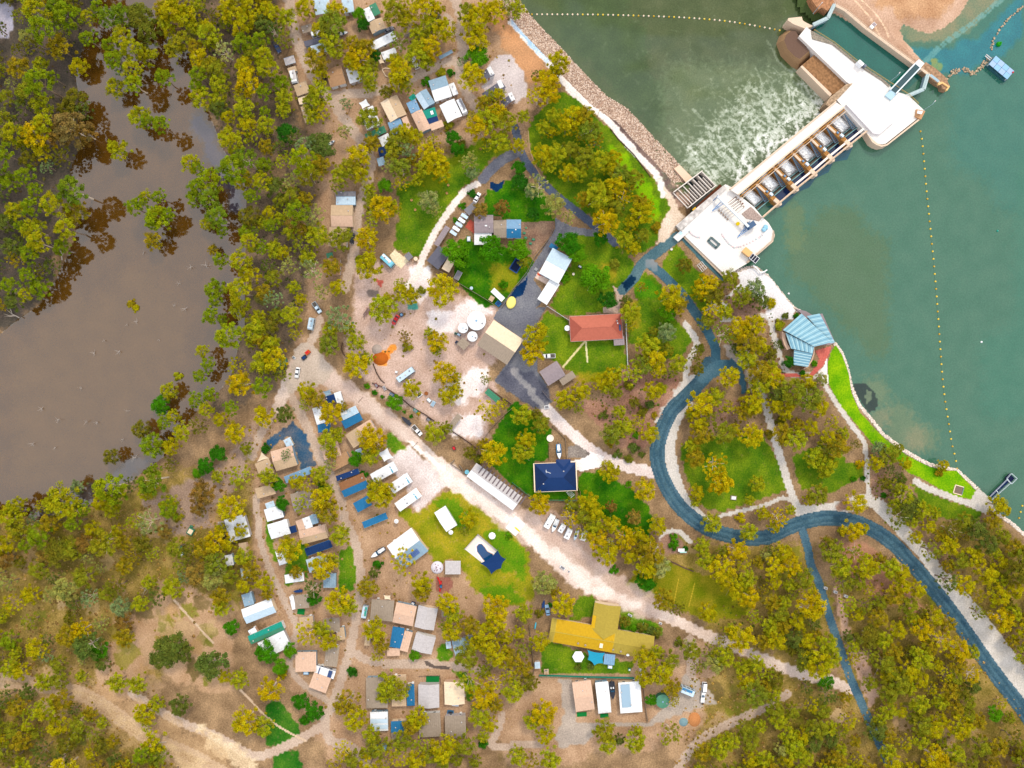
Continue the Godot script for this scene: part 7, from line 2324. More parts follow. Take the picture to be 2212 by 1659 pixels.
func jetty() -> void:
	var o := thing("jetty", "narrow dark decked jetty with white railings and a square end platform", "jetty")
	mark(Vector2(W(2165, 1060).x, W(2165, 1060).z), "the white railed jetty")
	var dark := mat(T(14, 36, 84), 0.6, "fine")
	poly_part("deck", o, "2134,1074 2138,1079.5 2180,1041 2175,1035", -0.2, -0.5, dark)
	poly_part("end_platform", o, "2172,1033 2182,1023 2193,1034 2182,1044", -0.2, -0.6, mat(T(10, 24, 66), 0.6, "fine"), 0.0)
	var w := mat(T(226, 236, 248), 0.4)
	rail(o, "railing", [W(2134, 1074, -0.2), W(2174, 1034, -0.2)], w)
	rail(o, "railing", [W(2138, 1080, -0.2), W(2181, 1042, -0.2)], w)
	rail(o, "railing", [W(2172, 1033, -0.2), W(2182, 1022, -0.2), W(2194, 1033, -0.2), W(2182, 1045, -0.2), W(2172, 1033, -0.2)], w)
	for q in [[2151, 1058, 2156, 1064], [2174, 1034, 2181, 1042], [2134, 1074, 2138, 1080]]:
		var b := MB.new()
		b.bar(W(q[0], q[1], 0.0), W(q[2], q[3], 0.0), 0.22, 0.12)
		part("cross_beam", b.mesh(), w, o)
	for q in [Vector2(2140, 1072), Vector2(2160, 1056), Vector2(2178, 1028), Vector2(2190, 1036)]:
		var b := MB.new()
		b.tube(W(q.x, q.y, -4.0), W(q.x, q.y, 0.4), 0.14, 0.14, 8)
		part("pile", b.mesh(), cm("gs"), o)
	var f := frame_of(11, "1622 872 1694 892 1678 962", 0.4)
	var sp := thing("sandpit", "square pit with a pale kerb on the lawn beside the jetty path", "sandpit", f.at, f.basis)
	var L: float = f.l
	var Wd: float = f.w
	boxat("floor", sp, Vector3(0, 0.16, 0), Vector3(L - 0.3, 0.1, Wd - 0.3), mat(T(150, 130, 112), 0.95, "rough", 0.3))
	for z in [-1.0, 1.0]:
		boxat("kerb", sp, Vector3(0, 0.22, z * Wd / 2), Vector3(L, 0.3, 0.3), cm("cr"))
		boxat("kerb", sp, Vector3(z * L / 2, 0.22, 0), Vector3(0.3, 0.3, Wd - 0.3), cm("cr" if z < 0 else "gs"))


func yard_things() -> void:
	tank("large round white tank beside the biggest shed", "wh", 5, 1905, 1112, 79, 4.0)
	tank("left one of two smaller white tanks by the large one", "wh", 5, 1789, 1175, 42, 3.2)
	tank("lower one of two smaller white tanks by the large one", "wh", 5, 1870, 1248, 42, 3.2)
	tank("round green tank alone in the bush left of the yard", "gn", 5, 206, 1466, 53, 2.4)
	tank("round green tank right of the caravan court", "gn", 14, 1302, 1084, 57, 2.6)
	tank("tiny white tank by the cream pad", "cr", 5, 1379, 577, 15, 1.8)
	tank("white tank at the left wall of the red roofed house", "wh", 6, 478, 1176, 22, 2.2)
	tank("pale blue tank at the head of the very long white shed", "sb", 9, 1822, 762, 17, 1.8)
	tank("small white tank on the yard fence below the garden shed", "bw", 5, 1861, 830, 12, 1.5)
	car("white sedan on the drive above the pergola", "wh", 5, 1911, 52, -62)
	car("silver ute on the dirt track left of the yard", "bw", 5, 530, 1000, 56, "ute")
	caravan("silver caravan parked below the silver ute", "bw", 5, 478, 1140, 100, 105, 2.3, "caravan", "gb")
	car("small white hatchback at the mouth of the dirt track", "wh", 5, 361, 1560, 100)
	car("black car in the shade of a gum on the narrow lane", "dk", 5, 835, 405, 100)
	car("white dual cab ute below the tree beside the mauve shed", "wh", 6, 320, 1418, 178, "ute")
	caravan("old white bus parked in the depot", "bw", 5, 1294, 1578, -36, 170, 2.5, "bus", "bw")
	caravan("cyan and white bus beside the cream pad", "sb", 5, 1137, 595, 43, 130, 2.5, "bus", "wh")
	simple_box("storage_box", "small white box left of the old bus", "box", "wh", 5, 1212, 1555, 10, Vector3(1.0, 0.9, 0.9))
	simple_box("storage_box", "white rounded crate below the old bus", "box", "wh", 5, 1320, 1636, -25, Vector3(2.4, 1.2, 1.4), "lg")
	car("bright red buggy in the middle of the yard", "red", 5, 1208, 1106, 120)
	simple_box("blue_trailer", "small blue trailer above the red buggy", "trailer", "nv", 5, 1256, 1060, 60, Vector3(1.4, 0.9, 1.3), "lb")
	simple_box("pallet", "tan pallet beside the blue trailer", "pallet", "brc", 5, 1231, 1052, 30, Vector3(1.2, 0.4, 1.1))
	simple_box("tractor_body", "bright orange tractor on the dirt track", "tractor", "or", 5, 443, 1386, -40, Vector3(2.0, 1.5, 1.4), "red")
	simple_box("tow_trailer", "dark trailer with orange edges behind the orange tractor", "trailer", "dk", 5, 414, 1430, -40, Vector3(2.0, 0.9, 1.5), "nv")
	simple_box("barrow", "white barrow left of the orange tractor", "barrow", "wh", 5, 327, 1430, 40, Vector3(1.4, 0.5, 0.9), "gs")
	simple_box("skip_bin", "open blue skip bin by the yard gate", "skip bin", "bl", 5, 2093, 964, 42, Vector3(2.1, 1.3, 2.0), "nv")
	simple_box("pump_box", "dark blue drum left of the square grey brown shed", "pump", "nv", 5, 1735, 1298, 30, Vector3(1.2, 1.2, 1.2), "dk")
	simple_box("pump_box", "pale blue pump box above the square grey brown shed", "pump", "lb", 5, 1752, 1232, 30, Vector3(1.4, 1.1, 0.9), "bw")
	simple_box("green_bin", "teal green bin beside the pale blue pump box", "bin", "gn", 5, 1724, 1222, 20, Vector3(1.0, 1.2, 0.9), "dk")
	var yb := MB.new()
	yb.blob(Vector3(0, 0.8, 0), Vector3(2.0, 1.0, 2.6), 8, 14)
	solo("covered_stack", yb.mesh(), mat(T(250, 236, 130), 0.6), "cream yellow tarpaulin covered stack on the asphalt yard", "covered stack", Transform3D(turned(15), ZW(6, -8, 957)))
	for i in 14:
		var b := MB.new()
		var l := rng.randf_range(2.6, 4.2)
		b.tube(Vector3(-l / 2, 0, 0), Vector3(l / 2, 0, 0), 0.14, 0.11, 7)
		var p := ZW(5, 940 + rng.randf() * 60, 1000 + rng.randf() * 70)
		solo("log", b.mesh(), mat(T(150 + rng.randi_range(-30, 30), 120, 116), 0.9), "sawn log in the jumbled pile left of the yard gum", "log", Transform3D(Basis(Vector3.UP, 1.0 + rng.randf_range(-0.5, 0.5)), p + Vector3.UP * (0.15 + 0.1 * (i % 5))), "logs jumbled in the yard pile")
	fence("brown timber fence between the house lawn and the depot", "gt", 5, "1490 640 1600 690 1760 792 1990 930 2095 1000", 1.6)
	fence("cream fence down the left of the white track garden", "brc", 5, "1985 5 1900 80", 1.2)
	fence("grey fence along the asphalt drive from the vegetable garden", "mv", 6, "355 320 320 400 200 560 130 690 60 780 0 850", 1.5)
	fence("white fence from the carport to the red roofed house", "wh", 6, "300 985 400 1050 498 1112", 1.5)
	fence("grey fence down the right of the yard above the ute", "mv", 6, "290 1005 230 1100 212 1190 210 1260", 1.5)
	fence("white fence down the right side of the red roofed house lawn", "wh", 6, "985 1085 985 1220 995 1400 1004 1600", 1.4, 0.18)
	fence("grey fence under the mauve gabled shed", "mv", 10, "262 60 310 120 345 150", 1.5)
	fence("brown fence along the lower edge of the asphalt yard", "gt", 9, "2000 20 2110 100 2212 170", 1.5)
	fence("dark fence left of the navy house lawn", "gt", 9, "2212 210 2130 280 2030 380 1900 570", 1.5)
	fence("green fence between the navy house and the very long shed", "gn", 10, "0 850 100 930 200 1000 560 1008", 1.5)
	fence("timber fence right of the navy house", "brc", 10, "566 770 566 880 590 930 585 1000", 1.5)
	fence("orange fence beside the boat at the navy house", "brc", 10, "318 510 325 660", 1.2)
	fence("low fence along the shrub triangle by the white drive", "gt", 10, "350 360 460 470 475 650", 0.9)
	fence("teal fence behind the three long caravans", "tl", 14, "235 858 400 862 620 870 860 876 1055 880", 1.6)
	fence("grey fence right of the wide white roof", "gt", 14, "1130 905 1150 1100 1174 1265", 1.6)
	fence("grey fence at the left of the yellow house yard", "gt", 14, "150 430 165 560 180 680 190 850", 1.3)
	fence("dark fence between the pens and the asphalt yard", "gt", 5, "2212 850 2165 940 2120 1000", 1.6)
	wall_line("dark timber retaining wall curving along the depot edge", T(96, 74, 66), 9, "1000 -10 1130 40 1240 110 1330 190 1470 270 1560 335", 0.7, 0.3)
	wall_line("dark timber edge of the sandy pen right of the container", T(96, 70, 64), 9, "1690 405 1780 465 1860 520 1905 560", 0.6, 0.3)
	wall_line("brown earth edging at the corner of the depot", T(110, 84, 70), 5, "745 1300 735 1360 760 1410 820 1450", 0.5, 0.3)
	wall_line("dark earth edging below the orange sand", T(96, 76, 66), 5, "1010 1480 1040 1560 1075 1620 1110 1650", 0.5, 0.3)
	wall_line("log edge below the shrubs on the sports lawn", T(120, 90, 86), 10, "1260 1490 1400 1545 1490 1590 1570 1620", 0.4, 0.35)
	wall_line("timber edge along the riverside lawn", T(110, 90, 70), 2, "850 1110 920 1200 1050 1330 1150 1460 1200 1530", 0.4, 0.25)
	wall_line("cream kerb along the riverside lawn", T(220, 180, 140), 2, "140 1130 150 1280 200 1430 260 1540", 0.18, 0.4, "kerb", "kerb")
	var hx := thing("planter_ring", "low six sided cream planter wall in the top cabin block", "planter")
	var hp := met(zpts(1, "1088 600 1112 588 1190 595 1220 650 1180 678 1120 655", 0.4))
	for i in 6:
		var b := MB.new()
		b.bar(Vector3(hp[i].x, 0.22, hp[i].y), Vector3(hp[(i + 1) % 6].x, 0.22, hp[(i + 1) % 6].y), 0.3, 0.44)
		part("kerb", b.mesh(), cm("cr"), hx)
	var drum := MB.new()
	drum.lathe(Vector3.ZERO, [Vector2(0.8, 0.1), Vector2(0.8, 0.7), Vector2(0.6, 0.75), Vector2(0, 0.72)], 14)
	solo("cable_drum", drum.mesh(), mat(T(150, 90, 50), 0.8), "round brown cable drum in the depot", "drum", Transform3D(Basis(), ZW(9, 1472, 82)))
	simple_box("framed_crate", "white framed dark crate left of the brown drum", "crate", "wh", 9, 1409, 92, -35, Vector3(2.4, 0.8, 1.8), "dk")
	simple_box("trestle_table", "white trestle table in the depot, upper one of the pair", "table", "bw", 9, 1495, 140, 42, Vector3(1.9, 0.8, 1.2), "wh")
	simple_box("trestle_table", "white trestle table in the depot, lower one of the pair", "table", "bw", 9, 1530, 170, -60, Vector3(2.3, 0.9, 1.5), "gb")
	building("container", "grey brown shipping container in the depot corner", "f", "gt", "gt", 2.6, 9, "1655 367 1742 255 1780 282", "", "gt")
	landmarks[-1][1] = "the grey brown container"
	for q in [["blue crate on the depot edge, left of the gum", "bl", 1172, 92, 30], ["white crate on the depot edge by the shrubs", "lg", 1110, 35, 60], ["teal crate on the depot edge below the tables", "tl", 1378, 230, 40], ["dark kayak rack at the depot edge", "dk", 1490, 308, 35], ["maroon crate by the gum at the depot edge", "mar", 1040, 12, 50]]:
		simple_box("crate", q[0], "crate", q[1], 9, q[2], q[3], q[4], Vector3(1.9, 0.7, 1.1), "gy")


func camp_things() -> void:
	car("white ute parked along the white gravel road", "wh", 9, 1394, 400, 48, "ute")
	boat("covered black boat parked along the white gravel road", "dk", "dk", 9, 1299, 317, 222, 105, true)
	boat("black and white speedboat beside the amenities building", "dk", "wh", 9, 1055, 1456, 147, 140)
	simple_box("mower", "dark red mower at the road edge", "mower", "mar", 9, 1710, 555, 60, Vector3(1.6, 1.0, 1.1), "red")
	caravan("blue ended white camper at the head of the gravel court", "bw", 14, 1515, 990, 22, 125, 2.6, "motorhome", "bl")
	car("white four wheel drive right of the motorhome", "wh", 14, 1656, 962, 95, "van")
	boat("white boat on a trailer below the four wheel drive", "wh", "wh", 14, 1648, 1040, 275, 100)
	boat("long black speedboat between the two white caravan roofs", "dk", "dk", 14, 866, 985, 86, 150)
	boat("navy boat in the small yard left of the yellow house", "nv", "nv", 14, 272, 238, 280, 68, true)
	car("blue and white car below the navy boat", "lb", 14, 306, 290, 260)
	var ky := MB.new()
	ky.blob(Vector3.ZERO, Vector3(1.6, 0.22, 0.32), 5, 10)
	solo("kayak", ky.mesh(), mat(T(60, 190, 220), 0.4), "pale blue kayak on bark left of the yellow house", "kayak", Transform3D(turned(-80), ZW(14, 202, 427) + Vector3.UP * 0.35))
	solo("kayak", ky.mesh(), mat(T(250, 216, 20), 0.4), "yellow kayak lying on the white gravel road", "kayak", Transform3D(turned(42), ZW(10, 46, 1255) + Vector3.UP * 0.35))
	caravan("white bus like caravan, leftmost in the parking strip", "wh", 10, 324, 1186, -60, 128, 2.6, "caravan")
	boat("white boat with dark cockpit, second in the parking strip", "wh", "wh", 10, 370, 1222, 113, 118)
	caravan("small white caravan, third in the parking strip", "wh", 10, 430, 1245, -58, 78, 2.2, "caravan")
	caravan("white caravan with leaves on it, fourth in the parking strip", "wh", 10, 485, 1292, -66, 95, 2.4, "caravan")
	boat("white and blue boat, fifth in the parking strip", "wh", "bw", 10, 551, 1305, 107, 90)
	caravan("white camper van, rightmost in the parking strip", "wh", 10, 621, 1303, 108, 98, 2.3, "motorhome", "lg")
	boat("blue and white speedboat beside the navy house", "bl", "wh", 10, 405, 582, 86, 130)
	car("green and white ute under gums right of the parking strip", "lg", 10, 824, 1352, 20, "ute")
	simple_box("blue_box", "small blue box by the green and white ute", "box", "bl", 10, 770, 1312, 20, Vector3(1.4, 0.5, 0.8), "lb")
	tank("round white tank on dark ground under the navy house", "wh", 10, 498, 1058, 26, 2.0)
	caravan("white motorhome with roof fittings on the left dirt lane", "wh", 1, 330, 672, 78, 112, 2.5, "motorhome", "lg")
	caravan("lone white caravan near the top left cabins", "wh", 1, 527, 288, -16, 100, 2.3, "caravan")
	car("dark blue ute at the left edge of the top cabins", "nv", 1, 185, 412, 62, "ute")
	caravan("white caravan on the right of the all white gabled cabin", "wh", 1, 1780, 925, 64, 140, 2.4, "caravan", "gy")
	car("black and white car under gums at the top", "dk", 1, 1552, 134, 25)
	caravan("white camper with open awning under a gum, top block", "wh", 1, 1375, 545, 65, 90, 2.0, "motorhome", "lg")
	car("grey car tucked below the tan cabin near the top", "gy", 1, 1150, 265, -25)
	boat("dark boat under gums in the top block", "dk", "wh", 1, 752, 292, -12, 95)
	boat("white and blue boat in bush left of the lower dirt lane", "bw", "wh", 1, 656, 1235, -35, 62)
	boat("grey dinghy in bush below the white and blue one", "gy", "gy", 1, 656, 1308, 12, 60, true)
	boat("dark blue boat under the white and blue roof", "nv", "nv", 13, 365, 128, 175, 75, true)
	caravan("patterned caravan left of the grey tan roof row", "bw", 13, 940, 310, 100, 110, 2.2, "caravan", "tl")
	caravan("blue patterned trailer at the bottom of the cabins", "lb", 13, 1068, 1482, -5, 125, 2.2, "caravan", "nv")
	car("dark ute below the large brown roof", "dk", 1, 590, 690, 95)
	simple_box("cool_box", "blue box at the back of the pink roof row", "box", "nv", 13, 1356, 238, 15, Vector3(1.5, 0.8, 1.2), "wh")
	simple_box("tarp_box", "blue tarpaulin pile in the bottom row gap", "tarpaulin", "bl", 13, 1680, 1180, 5, Vector3(2.6, 0.6, 1.6), "dk")
	simple_box("white_goods", "white boxes under the cream gabled roof", "box", "wh", 13, 1722, 1117, 5, Vector3(2.8, 0.8, 0.7), "bw")
	simple_box("blue_boxes", "pale blue box under the pink tan roof of the loop", "box", "lb", 13, 432, 836, 2, Vector3(2.2, 1.4, 1.5), "bw")
	for q in [["bright green mat beside the grey tan roof", "gn", 13, 390, 306, 3.0, 2.4, 8.0], ["bright green mat fenced above the silvery gabled roof", "gn", 13, 1527, 896, 5.4, 3.2, 2.0], ["green mat under the pink caravan annexe", "gn", 14, 603, 1194, 4.0, 1.8, -3.0], ["green mat under the slim white roof", "gn", 14, 797, 1205, 3.4, 1.6, -3.0]]:
		var b := MB.new()
		b.box(Vector3(0, 0.02, 0), Vector3(q[5], 0.05, q[6]))
		solo("mat", b.mesh(), mat(T(20, 130, 60), 0.95, "fine"), q[0], "mat", Transform3D(turned(q[7]), ZW(q[2], q[3], q[4]) + Vector3.UP * 0.14))
	var gf := met(zpts(13, "1408 860 1590 855 1600 930", 0.0))
	var fo := thing("low_fence", "thin dark rail round the green mat and bark bed", "fence")
	rail(fo, "railing", [Vector3(gf[0].x, 0.1, gf[0].y), Vector3(gf[1].x, 0.1, gf[1].y), Vector3(gf[2].x, 0.1, gf[2].y)], cm("dk"), 0.9, 1.2)
	umbrella("white round parasol at the edge of the yellowing lawn", "wh", 9, 1212, 1186, 20)
	umbrella("white round parasol at the corner of the white rectangular shed", "wh", 9, 1683, 1282, 21)
	umbrella("white eight sided parasol above the pool", "wh", 9, 2040, 1312, 31)
	umbrella("white hexagonal gazebo behind the yellow roofed house", "wh", 14, 573, 698, 52, 6, "gazebo")
	sail("white shade sail at the left of the big tan gabled cabin", "wh", 1, "888 890 950 853 988 910 920 942", [2.8, 3.4, 2.6, 3.2])
	sail("cream three cornered sail among gums at the top", "cr", 1, "1045 502 1078 468 1112 545 1072 552", [2.6, 3.2, 2.6, 2.4])
	sail("white shade sail right of the large tan roof", "wh", 9, "1048 598 1136 552 1188 638 1108 672", [2.6, 3.4, 2.6, 3.2])
	sail("cream shade sail with a long point on the left cabins", "cr", 9, "8 675 48 588 112 640", [2.6, 3.6, 2.6])
	sail("grey blue shade sail at the top of the white road cabins", "gb", 9, "575 66 640 48 655 85 605 110", [2.6, 3.0, 2.6, 3.0])
	sail("navy five cornered shade sail over the end of the pool", "nv", 9, "1938 1550 2090 1438 2158 1512 2118 1592 2034 1642", [3.0, 3.6, 3.0, 3.4, 3.0])
	sail("turquoise five cornered sail behind the yellow roofed house", "cy", 14, "652 640 802 664 788 755 712 772 655 722", [3.0, 3.0, 2.6, 2.4, 2.6])
	sail("cream sail on top of the grey tan roof row", "cr", 13, "1102 165 1162 168 1165 205 1110 202", [2.6, 2.8, 2.6, 2.8])
	# pool
	var p := thing("swimming_pool", "kidney ended blue swimming pool in pale paving with curved coping", "swimming pool")
	mark(Vector2(ZW(9, 1960, 1430).x, ZW(9, 1960, 1430).z), "the swimming pool")
	var pv := MB.new()
	pv.prism(met(zpts(9, "1802 1425 1920 1300 2082 1442 1965 1555")), 0.02, 0.16)
	part("paving", pv.mesh(), mat(T(250, 238, 228), 0.8, "fine"), p)
	for q in [["1895 1400 1920 1370 1955 1368 1985 1400 2010 1435 2060 1460 2075 1490 1990 1560 1950 1520 1900 1450", 0.2, "wh"], ["1903 1402 1924 1378 1952 1377 1978 1405 2003 1442 2050 1466 2062 1490 1990 1548 1955 1512 1908 1448", 0.23, "pk"]]:
		var b := MB.new()
		b.prism(met(zpts(9, q[0])), 0.1, q[1])
		part("coping", b.mesh(), cm(q[2], 0.7), p)
	var pw := MB.new()
	pw.prism(met(zpts(9, "1908 1403 1926 1382 1950 1381 1974 1408 1998 1446 2044 1470 2054 1490 1990 1541 1958 1508 1912 1446")), 0.1, 0.26)
	part("water", pw.mesh(), mat(T(20, 70, 120), 0.06), p)
	fence("low glass like pool fence along the paving", "lg", 9, "1800 1428 1918 1298 2085 1440", 1.1, 0.05)
	# jumping pillow and slope
	var jp := thing("jumping_pillow", "round patterned bouncing dome on the lawn", "bouncy dome", ZW(9, 1565, 1586, 0.5))
	jp.position.y = 0.1
	var db := MB.new()
	db.lathe(Vector3.ZERO, [Vector2(2.55, 0), Vector2(2.5, 0.4), Vector2(1.8, 0.9), Vector2(0.9, 1.15), Vector2(0, 1.25)], 28)
	part("dome", db.mesh(), mat(T(226, 220, 232), 0.5), jp)
	for i in 12:
		var a := rng.randf() * TAU
		var r := rng.randf_range(0.3, 2.0)
		var pb := MB.new()
		pb.blob(Vector3.ZERO, Vector3(0.3, 0.06, 0.22), 3, 7)
		part("patch", pb.mesh(), mat(T(140, 104, 112), 0.6), jp, Transform3D(Basis(Vector3.UP, a), Vector3(cos(a) * r, 1.27 - r * r * 0.1, sin(a) * r)))
	for q in [Vector3(1.0, 0, 1.0), Vector3(1.0, 0, -1.0)]:
		boxat("frame", jp, Vector3(2.9, 0.6, q.z * 2.0), Vector3(0.12, 1.2, 0.12), cm("gs"))
	building("canopy", "square silvery canopy beside the round bouncing dome", "f", "lg", "wh", 2.6, 9, "1635 1530 1768 1530 1766 1642")
	landmarks[-1][1] = "the square silvery canopy"
	# play equipment on red bark
	var pg := thing("play_set", "red and blue climbing set on the reddish play pad", "play equipment", ZW(13, 1597, 80))
	mark(Vector2(pg.position.x, pg.position.z), "the red play set")
	for q in [[Vector3(0, 1.0, -1.4), Vector3(0.9, 2.0, 0.9), "red"], [Vector3(0.2, 0.8, 0.2), Vector3(0.7, 1.5, 0.9), "bl"], [Vector3(-0.3, 0.6, 1.6), Vector3(0.5, 1.1, 1.4), "red"]]:
		boxat("tower", pg, q[0], q[1], cm(q[2]))
	var sl := MB.new()
	sl.bar(Vector3(-0.6, 1.6, -2.6), Vector3(0, 2.0, -1.4), 0.6, 0.12)
	sl.bar(Vector3(-0.6, 1.6, -2.6), Vector3(-1.3, 0.2, -3.4), 0.6, 0.12)
	part("slide", sl.mesh(), cm("red"), pg)
	# small site furniture
	var wp := thing("garden_pen", "walled pen of stored materials left of the very long white shed", "storage pen", Vector3.ZERO)
	var pm := met(zpts(9, "1680 690 1715 655 1755 700 1775 725 1795 770", 0.8))
	for i in 4:
		if i == 1:
			continue
		var b := MB.new()
		b.bar(Vector3(pm[i].x, 0.45, pm[i].y), Vector3(pm[i + 1].x, 0.45, pm[i + 1].y), 0.25, 0.9)
		part("block_wall", b.mesh(), cm("gt", 0.9, "rough"), wp)
	var b4 := MB.new()
	b4.bar(Vector3(pm[0].x, 0.45, pm[0].y), Vector3(pm[4].x, 0.45, pm[4].y), 0.25, 0.9)
	part("block_wall", b4.mesh(), cm("gt", 0.9, "rough"), wp)
	for q in [["white utility box by the asphalt drive", "wh", 6, 208, 666, 30, Vector3(1.0, 0.8, 0.9)], ["blue and white bench on the lawn right of the large white shed", "nv", 6, 588, 645, 30, Vector3(1.6, 0.8, 0.9)], ["white framed dark panel at the asphalt yard exit", "wh", 10, 300, 200, -12, Vector3(2.0, 0.5, 1.5)], ["white cushion topped seat on the grey house lawn", "bw", 5, 1838, 405, 90, Vector3(2.0, 0.7, 1.4)], ["dark picnic slab in the round park lawn", "gt", 10, 1915, 984, 5, Vector3(2.4, 0.5, 1.7)], ["white bench on the strip right of the yellow roofed house", "wh", 14, 1020, 340, 30, Vector3(1.7, 0.6, 0.8)], ["white drum shaped post on the strip by the road", "wh", 14, 1283, 410, 20, Vector3(1.2, 0.6, 0.8)], ["pale boat shaped seat at the side of the white road", "wh", 10, 437, 1587, 35, Vector3(2.4, 0.6, 1.2)], ["white stone at the side of the white road", "wh", 10, 492, 1620, 20, Vector3(0.8, 0.5, 0.7)], ["white goods cage under gums right of the yellow house yard", "wh", 14, 1128, 830, 70, Vector3(2.8, 1.2, 1.8)], ["teal bin in the yellow house yard", "tl", 14, 1016, 810, 0, Vector3(1.0, 0.8, 1.0)], ["pale blue barrel end of the awning yard", "bw", 14, 848, 785, 5, Vector3(1.8, 1.0, 1.4)]]:
		simple_box("site_box", q[0], "box", q[1], q[2], q[3], q[4], q[5], q[6], "gy" if q[1] == "wh" else "wh")
	for q in [[500, 106, "uppermost small white topped box by the side road"], [586, 140, "middle small white topped box by the side road"], [676, 176, "lowest small white topped box right of the side road"], [284, 276, "single small white topped box left of the side road"]]:
		simple_box("post_box", q[2], "box", "wh", 15, q[0], q[1], 20, Vector3(1.4, 1.0, 1.0), "gy", "small white topped boxes at the side road")
	for q in [[6, 530, 710, "white ring marker left of the round lawn tree"], [6, 1377, 496, "white ring marker at the weir crossing"], [10, 330, 468, "large white ring planter above the parked blue boat"], [1, 1662, 1602, "pale ring round a sapling on the upper lawn"], [5, 1345, 72, "pale ring round a sapling on the left lawn"], [5, 1650, 12, "pale ring round a sapling by the white track"], [5, 1377, 155, "pale ring round a stump on the left lawn"]]:
		var rb := MB.new()
		var r := 1.45 if q[1] == 330 else 0.5
		rb.lathe(Vector3.ZERO, [Vector2(r, 0), Vector2(r, 0.4), Vector2(r * 0.8, 0.4), Vector2(r * 0.78, 0.1), Vector2(0, 0.1)], 20)
		solo("ring_planter", rb.mesh(), mat(T(250, 240, 226) if q[0] in [6, 10] else T(196, 150, 100), 0.8), q[3], "planter", Transform3D(Basis(), ZW(q[0], q[1], q[2] as float) + Vector3.UP * 0.12))
	var tm := thing("trampoline", "navy rectangular trampoline on the grey house lawn", "trampoline", ZW(6, 36, 637, 0.8), turned(-58))
	tm.position.y = 0.1
	boxat("mat", tm, Vector3(0, 0.8, 0), Vector3(4.6, 0.06, 3.2), mat(T(10, 26, 60), 0.7))
	for z in [-1.7, 1.7]:
		boxat("pad", tm, Vector3(0, 0.83, z), Vector3(5.2, 0.1, 0.4), mat(T(30, 70, 130), 0.6))
		boxat("pad", tm, Vector3(z * 1.45, 0.83, 0), Vector3(0.4, 0.09, 3.0), mat(T(30, 70, 130), 0.6))
		for x in [-2.3, 2.3]:
			boxat("leg", tm, Vector3(x, 0.4, z), Vector3(0.1, 0.8, 0.1), cm("gs"))
	var cl := thing("clothes_line", "white framed clothes line behind the navy roofed house", "clothes line", ZW(10, 505, 948, 1.7), turned(48))
	cl.position.y = 0
	for i in 5:
		boxat("line", cl, Vector3(0, 1.7, -0.9 + i * 0.45), Vector3(2.8, 0.06, 0.08), cm("wh"))
	for x in [-1.4, 1.4]:
		boxat("arm", cl, Vector3(x, 1.7, 0), Vector3(0.1, 0.1, 2.0), cm("wh"))
		boxat("post", cl, Vector3(x, 0.85, 0), Vector3(0.1, 1.7, 0.1), cm("wh"))
	var ps := frame_of(6, "1600 632 1640 600 1682 658", 2.2)
	var gp := thing("goal_frame", "white framed wire shelter beside the weir lane", "frame shelter", ps.at, ps.basis)
	for i in 4:
		var x: float = -ps.l / 2 + ps.l * i / 3.0
		boxat("rafter", gp, Vector3(x, 2.2, 0), Vector3(0.12, 0.12, ps.w), cm("wh"))
	for z in [-0.5, 0.0, 0.5]:
		boxat("purlin", gp, Vector3(0, 2.26, z * float(ps.w)), Vector3(ps.l, 0.1, 0.12), cm("lg"))
	for q in [Vector2(-0.5, -0.5), Vector2(0.5, -0.5), Vector2(0.5, 0.5), Vector2(-0.5, 0.5)]:
		boxat("post", gp, Vector3(q.x * float(ps.l), 1.1, q.y * float(ps.w)), Vector3(0.1, 2.2, 0.1), cm("wh"))
	var sg := thing("sign_shelter", "small white and teal sign structure among roadside shrubs", "sign", ZW(10, 1456, 1428))
	boxat("board", sg, Vector3(0, 1.4, 0), Vector3(2.6, 0.12, 1.2), cm("wh"))
	boxat("board", sg, Vector3(0.8, 1.3, 0.9), Vector3(2.8, 0.1, 0.5), mat(T(180, 226, 220), 0.5))
	for x in [-1.0, 1.0]:
		boxat("post", sg, Vector3(x, 0.7, 0), Vector3(0.1, 1.4, 0.1), cm("gs"))
	var hp2 := MB.new()
	hp2.lathe(Vector3.ZERO, [Vector2(3.0, 0), Vector2(2.3, 0.7), Vector2(1.2, 1.4), Vector2(0.3, 1.7), Vector2(0, 1.7)], 18)
	solo("sand_heap", hp2.mesh(), mat(T(236, 160, 100), 0.95, "rough", 0.3), "orange sand heap at the bottom of the caravan court", "sand heap", Transform3D(Basis().scaled(Vector3(0.85, 0.7, 1.0)), ZW(14, 1576, 1240)))
	solo("sand_heap", hp2.mesh(), mat(T(150, 186, 196), 0.7, "rough", 0.3), "pale blue covered heap left of the orange sand heap", "covered heap", Transform3D(Basis().scaled(Vector3(0.62, 0.5, 0.6)), ZW(14, 1482, 1262)))
	solo("sand_heap", hp2.mesh(), mat(T(214, 196, 186), 0.95, "rough", 0.3), "pale gravel heap beside the orange sand in the yard", "gravel heap", Transform3D(Basis().scaled(Vector3(0.7, 0.6, 0.7)), ZW(5, 1045, 1360)))
	solo("sand_heap", hp2.mesh(), mat(T(224, 120, 40), 0.95, "rough", 0.3), "bright orange sand heap at the left of the yard", "sand heap", Transform3D(Basis(Vector3.UP, 0.6).scaled(Vector3(1.1, 0.9, 0.9)), ZW(5, 1075, 1440)))
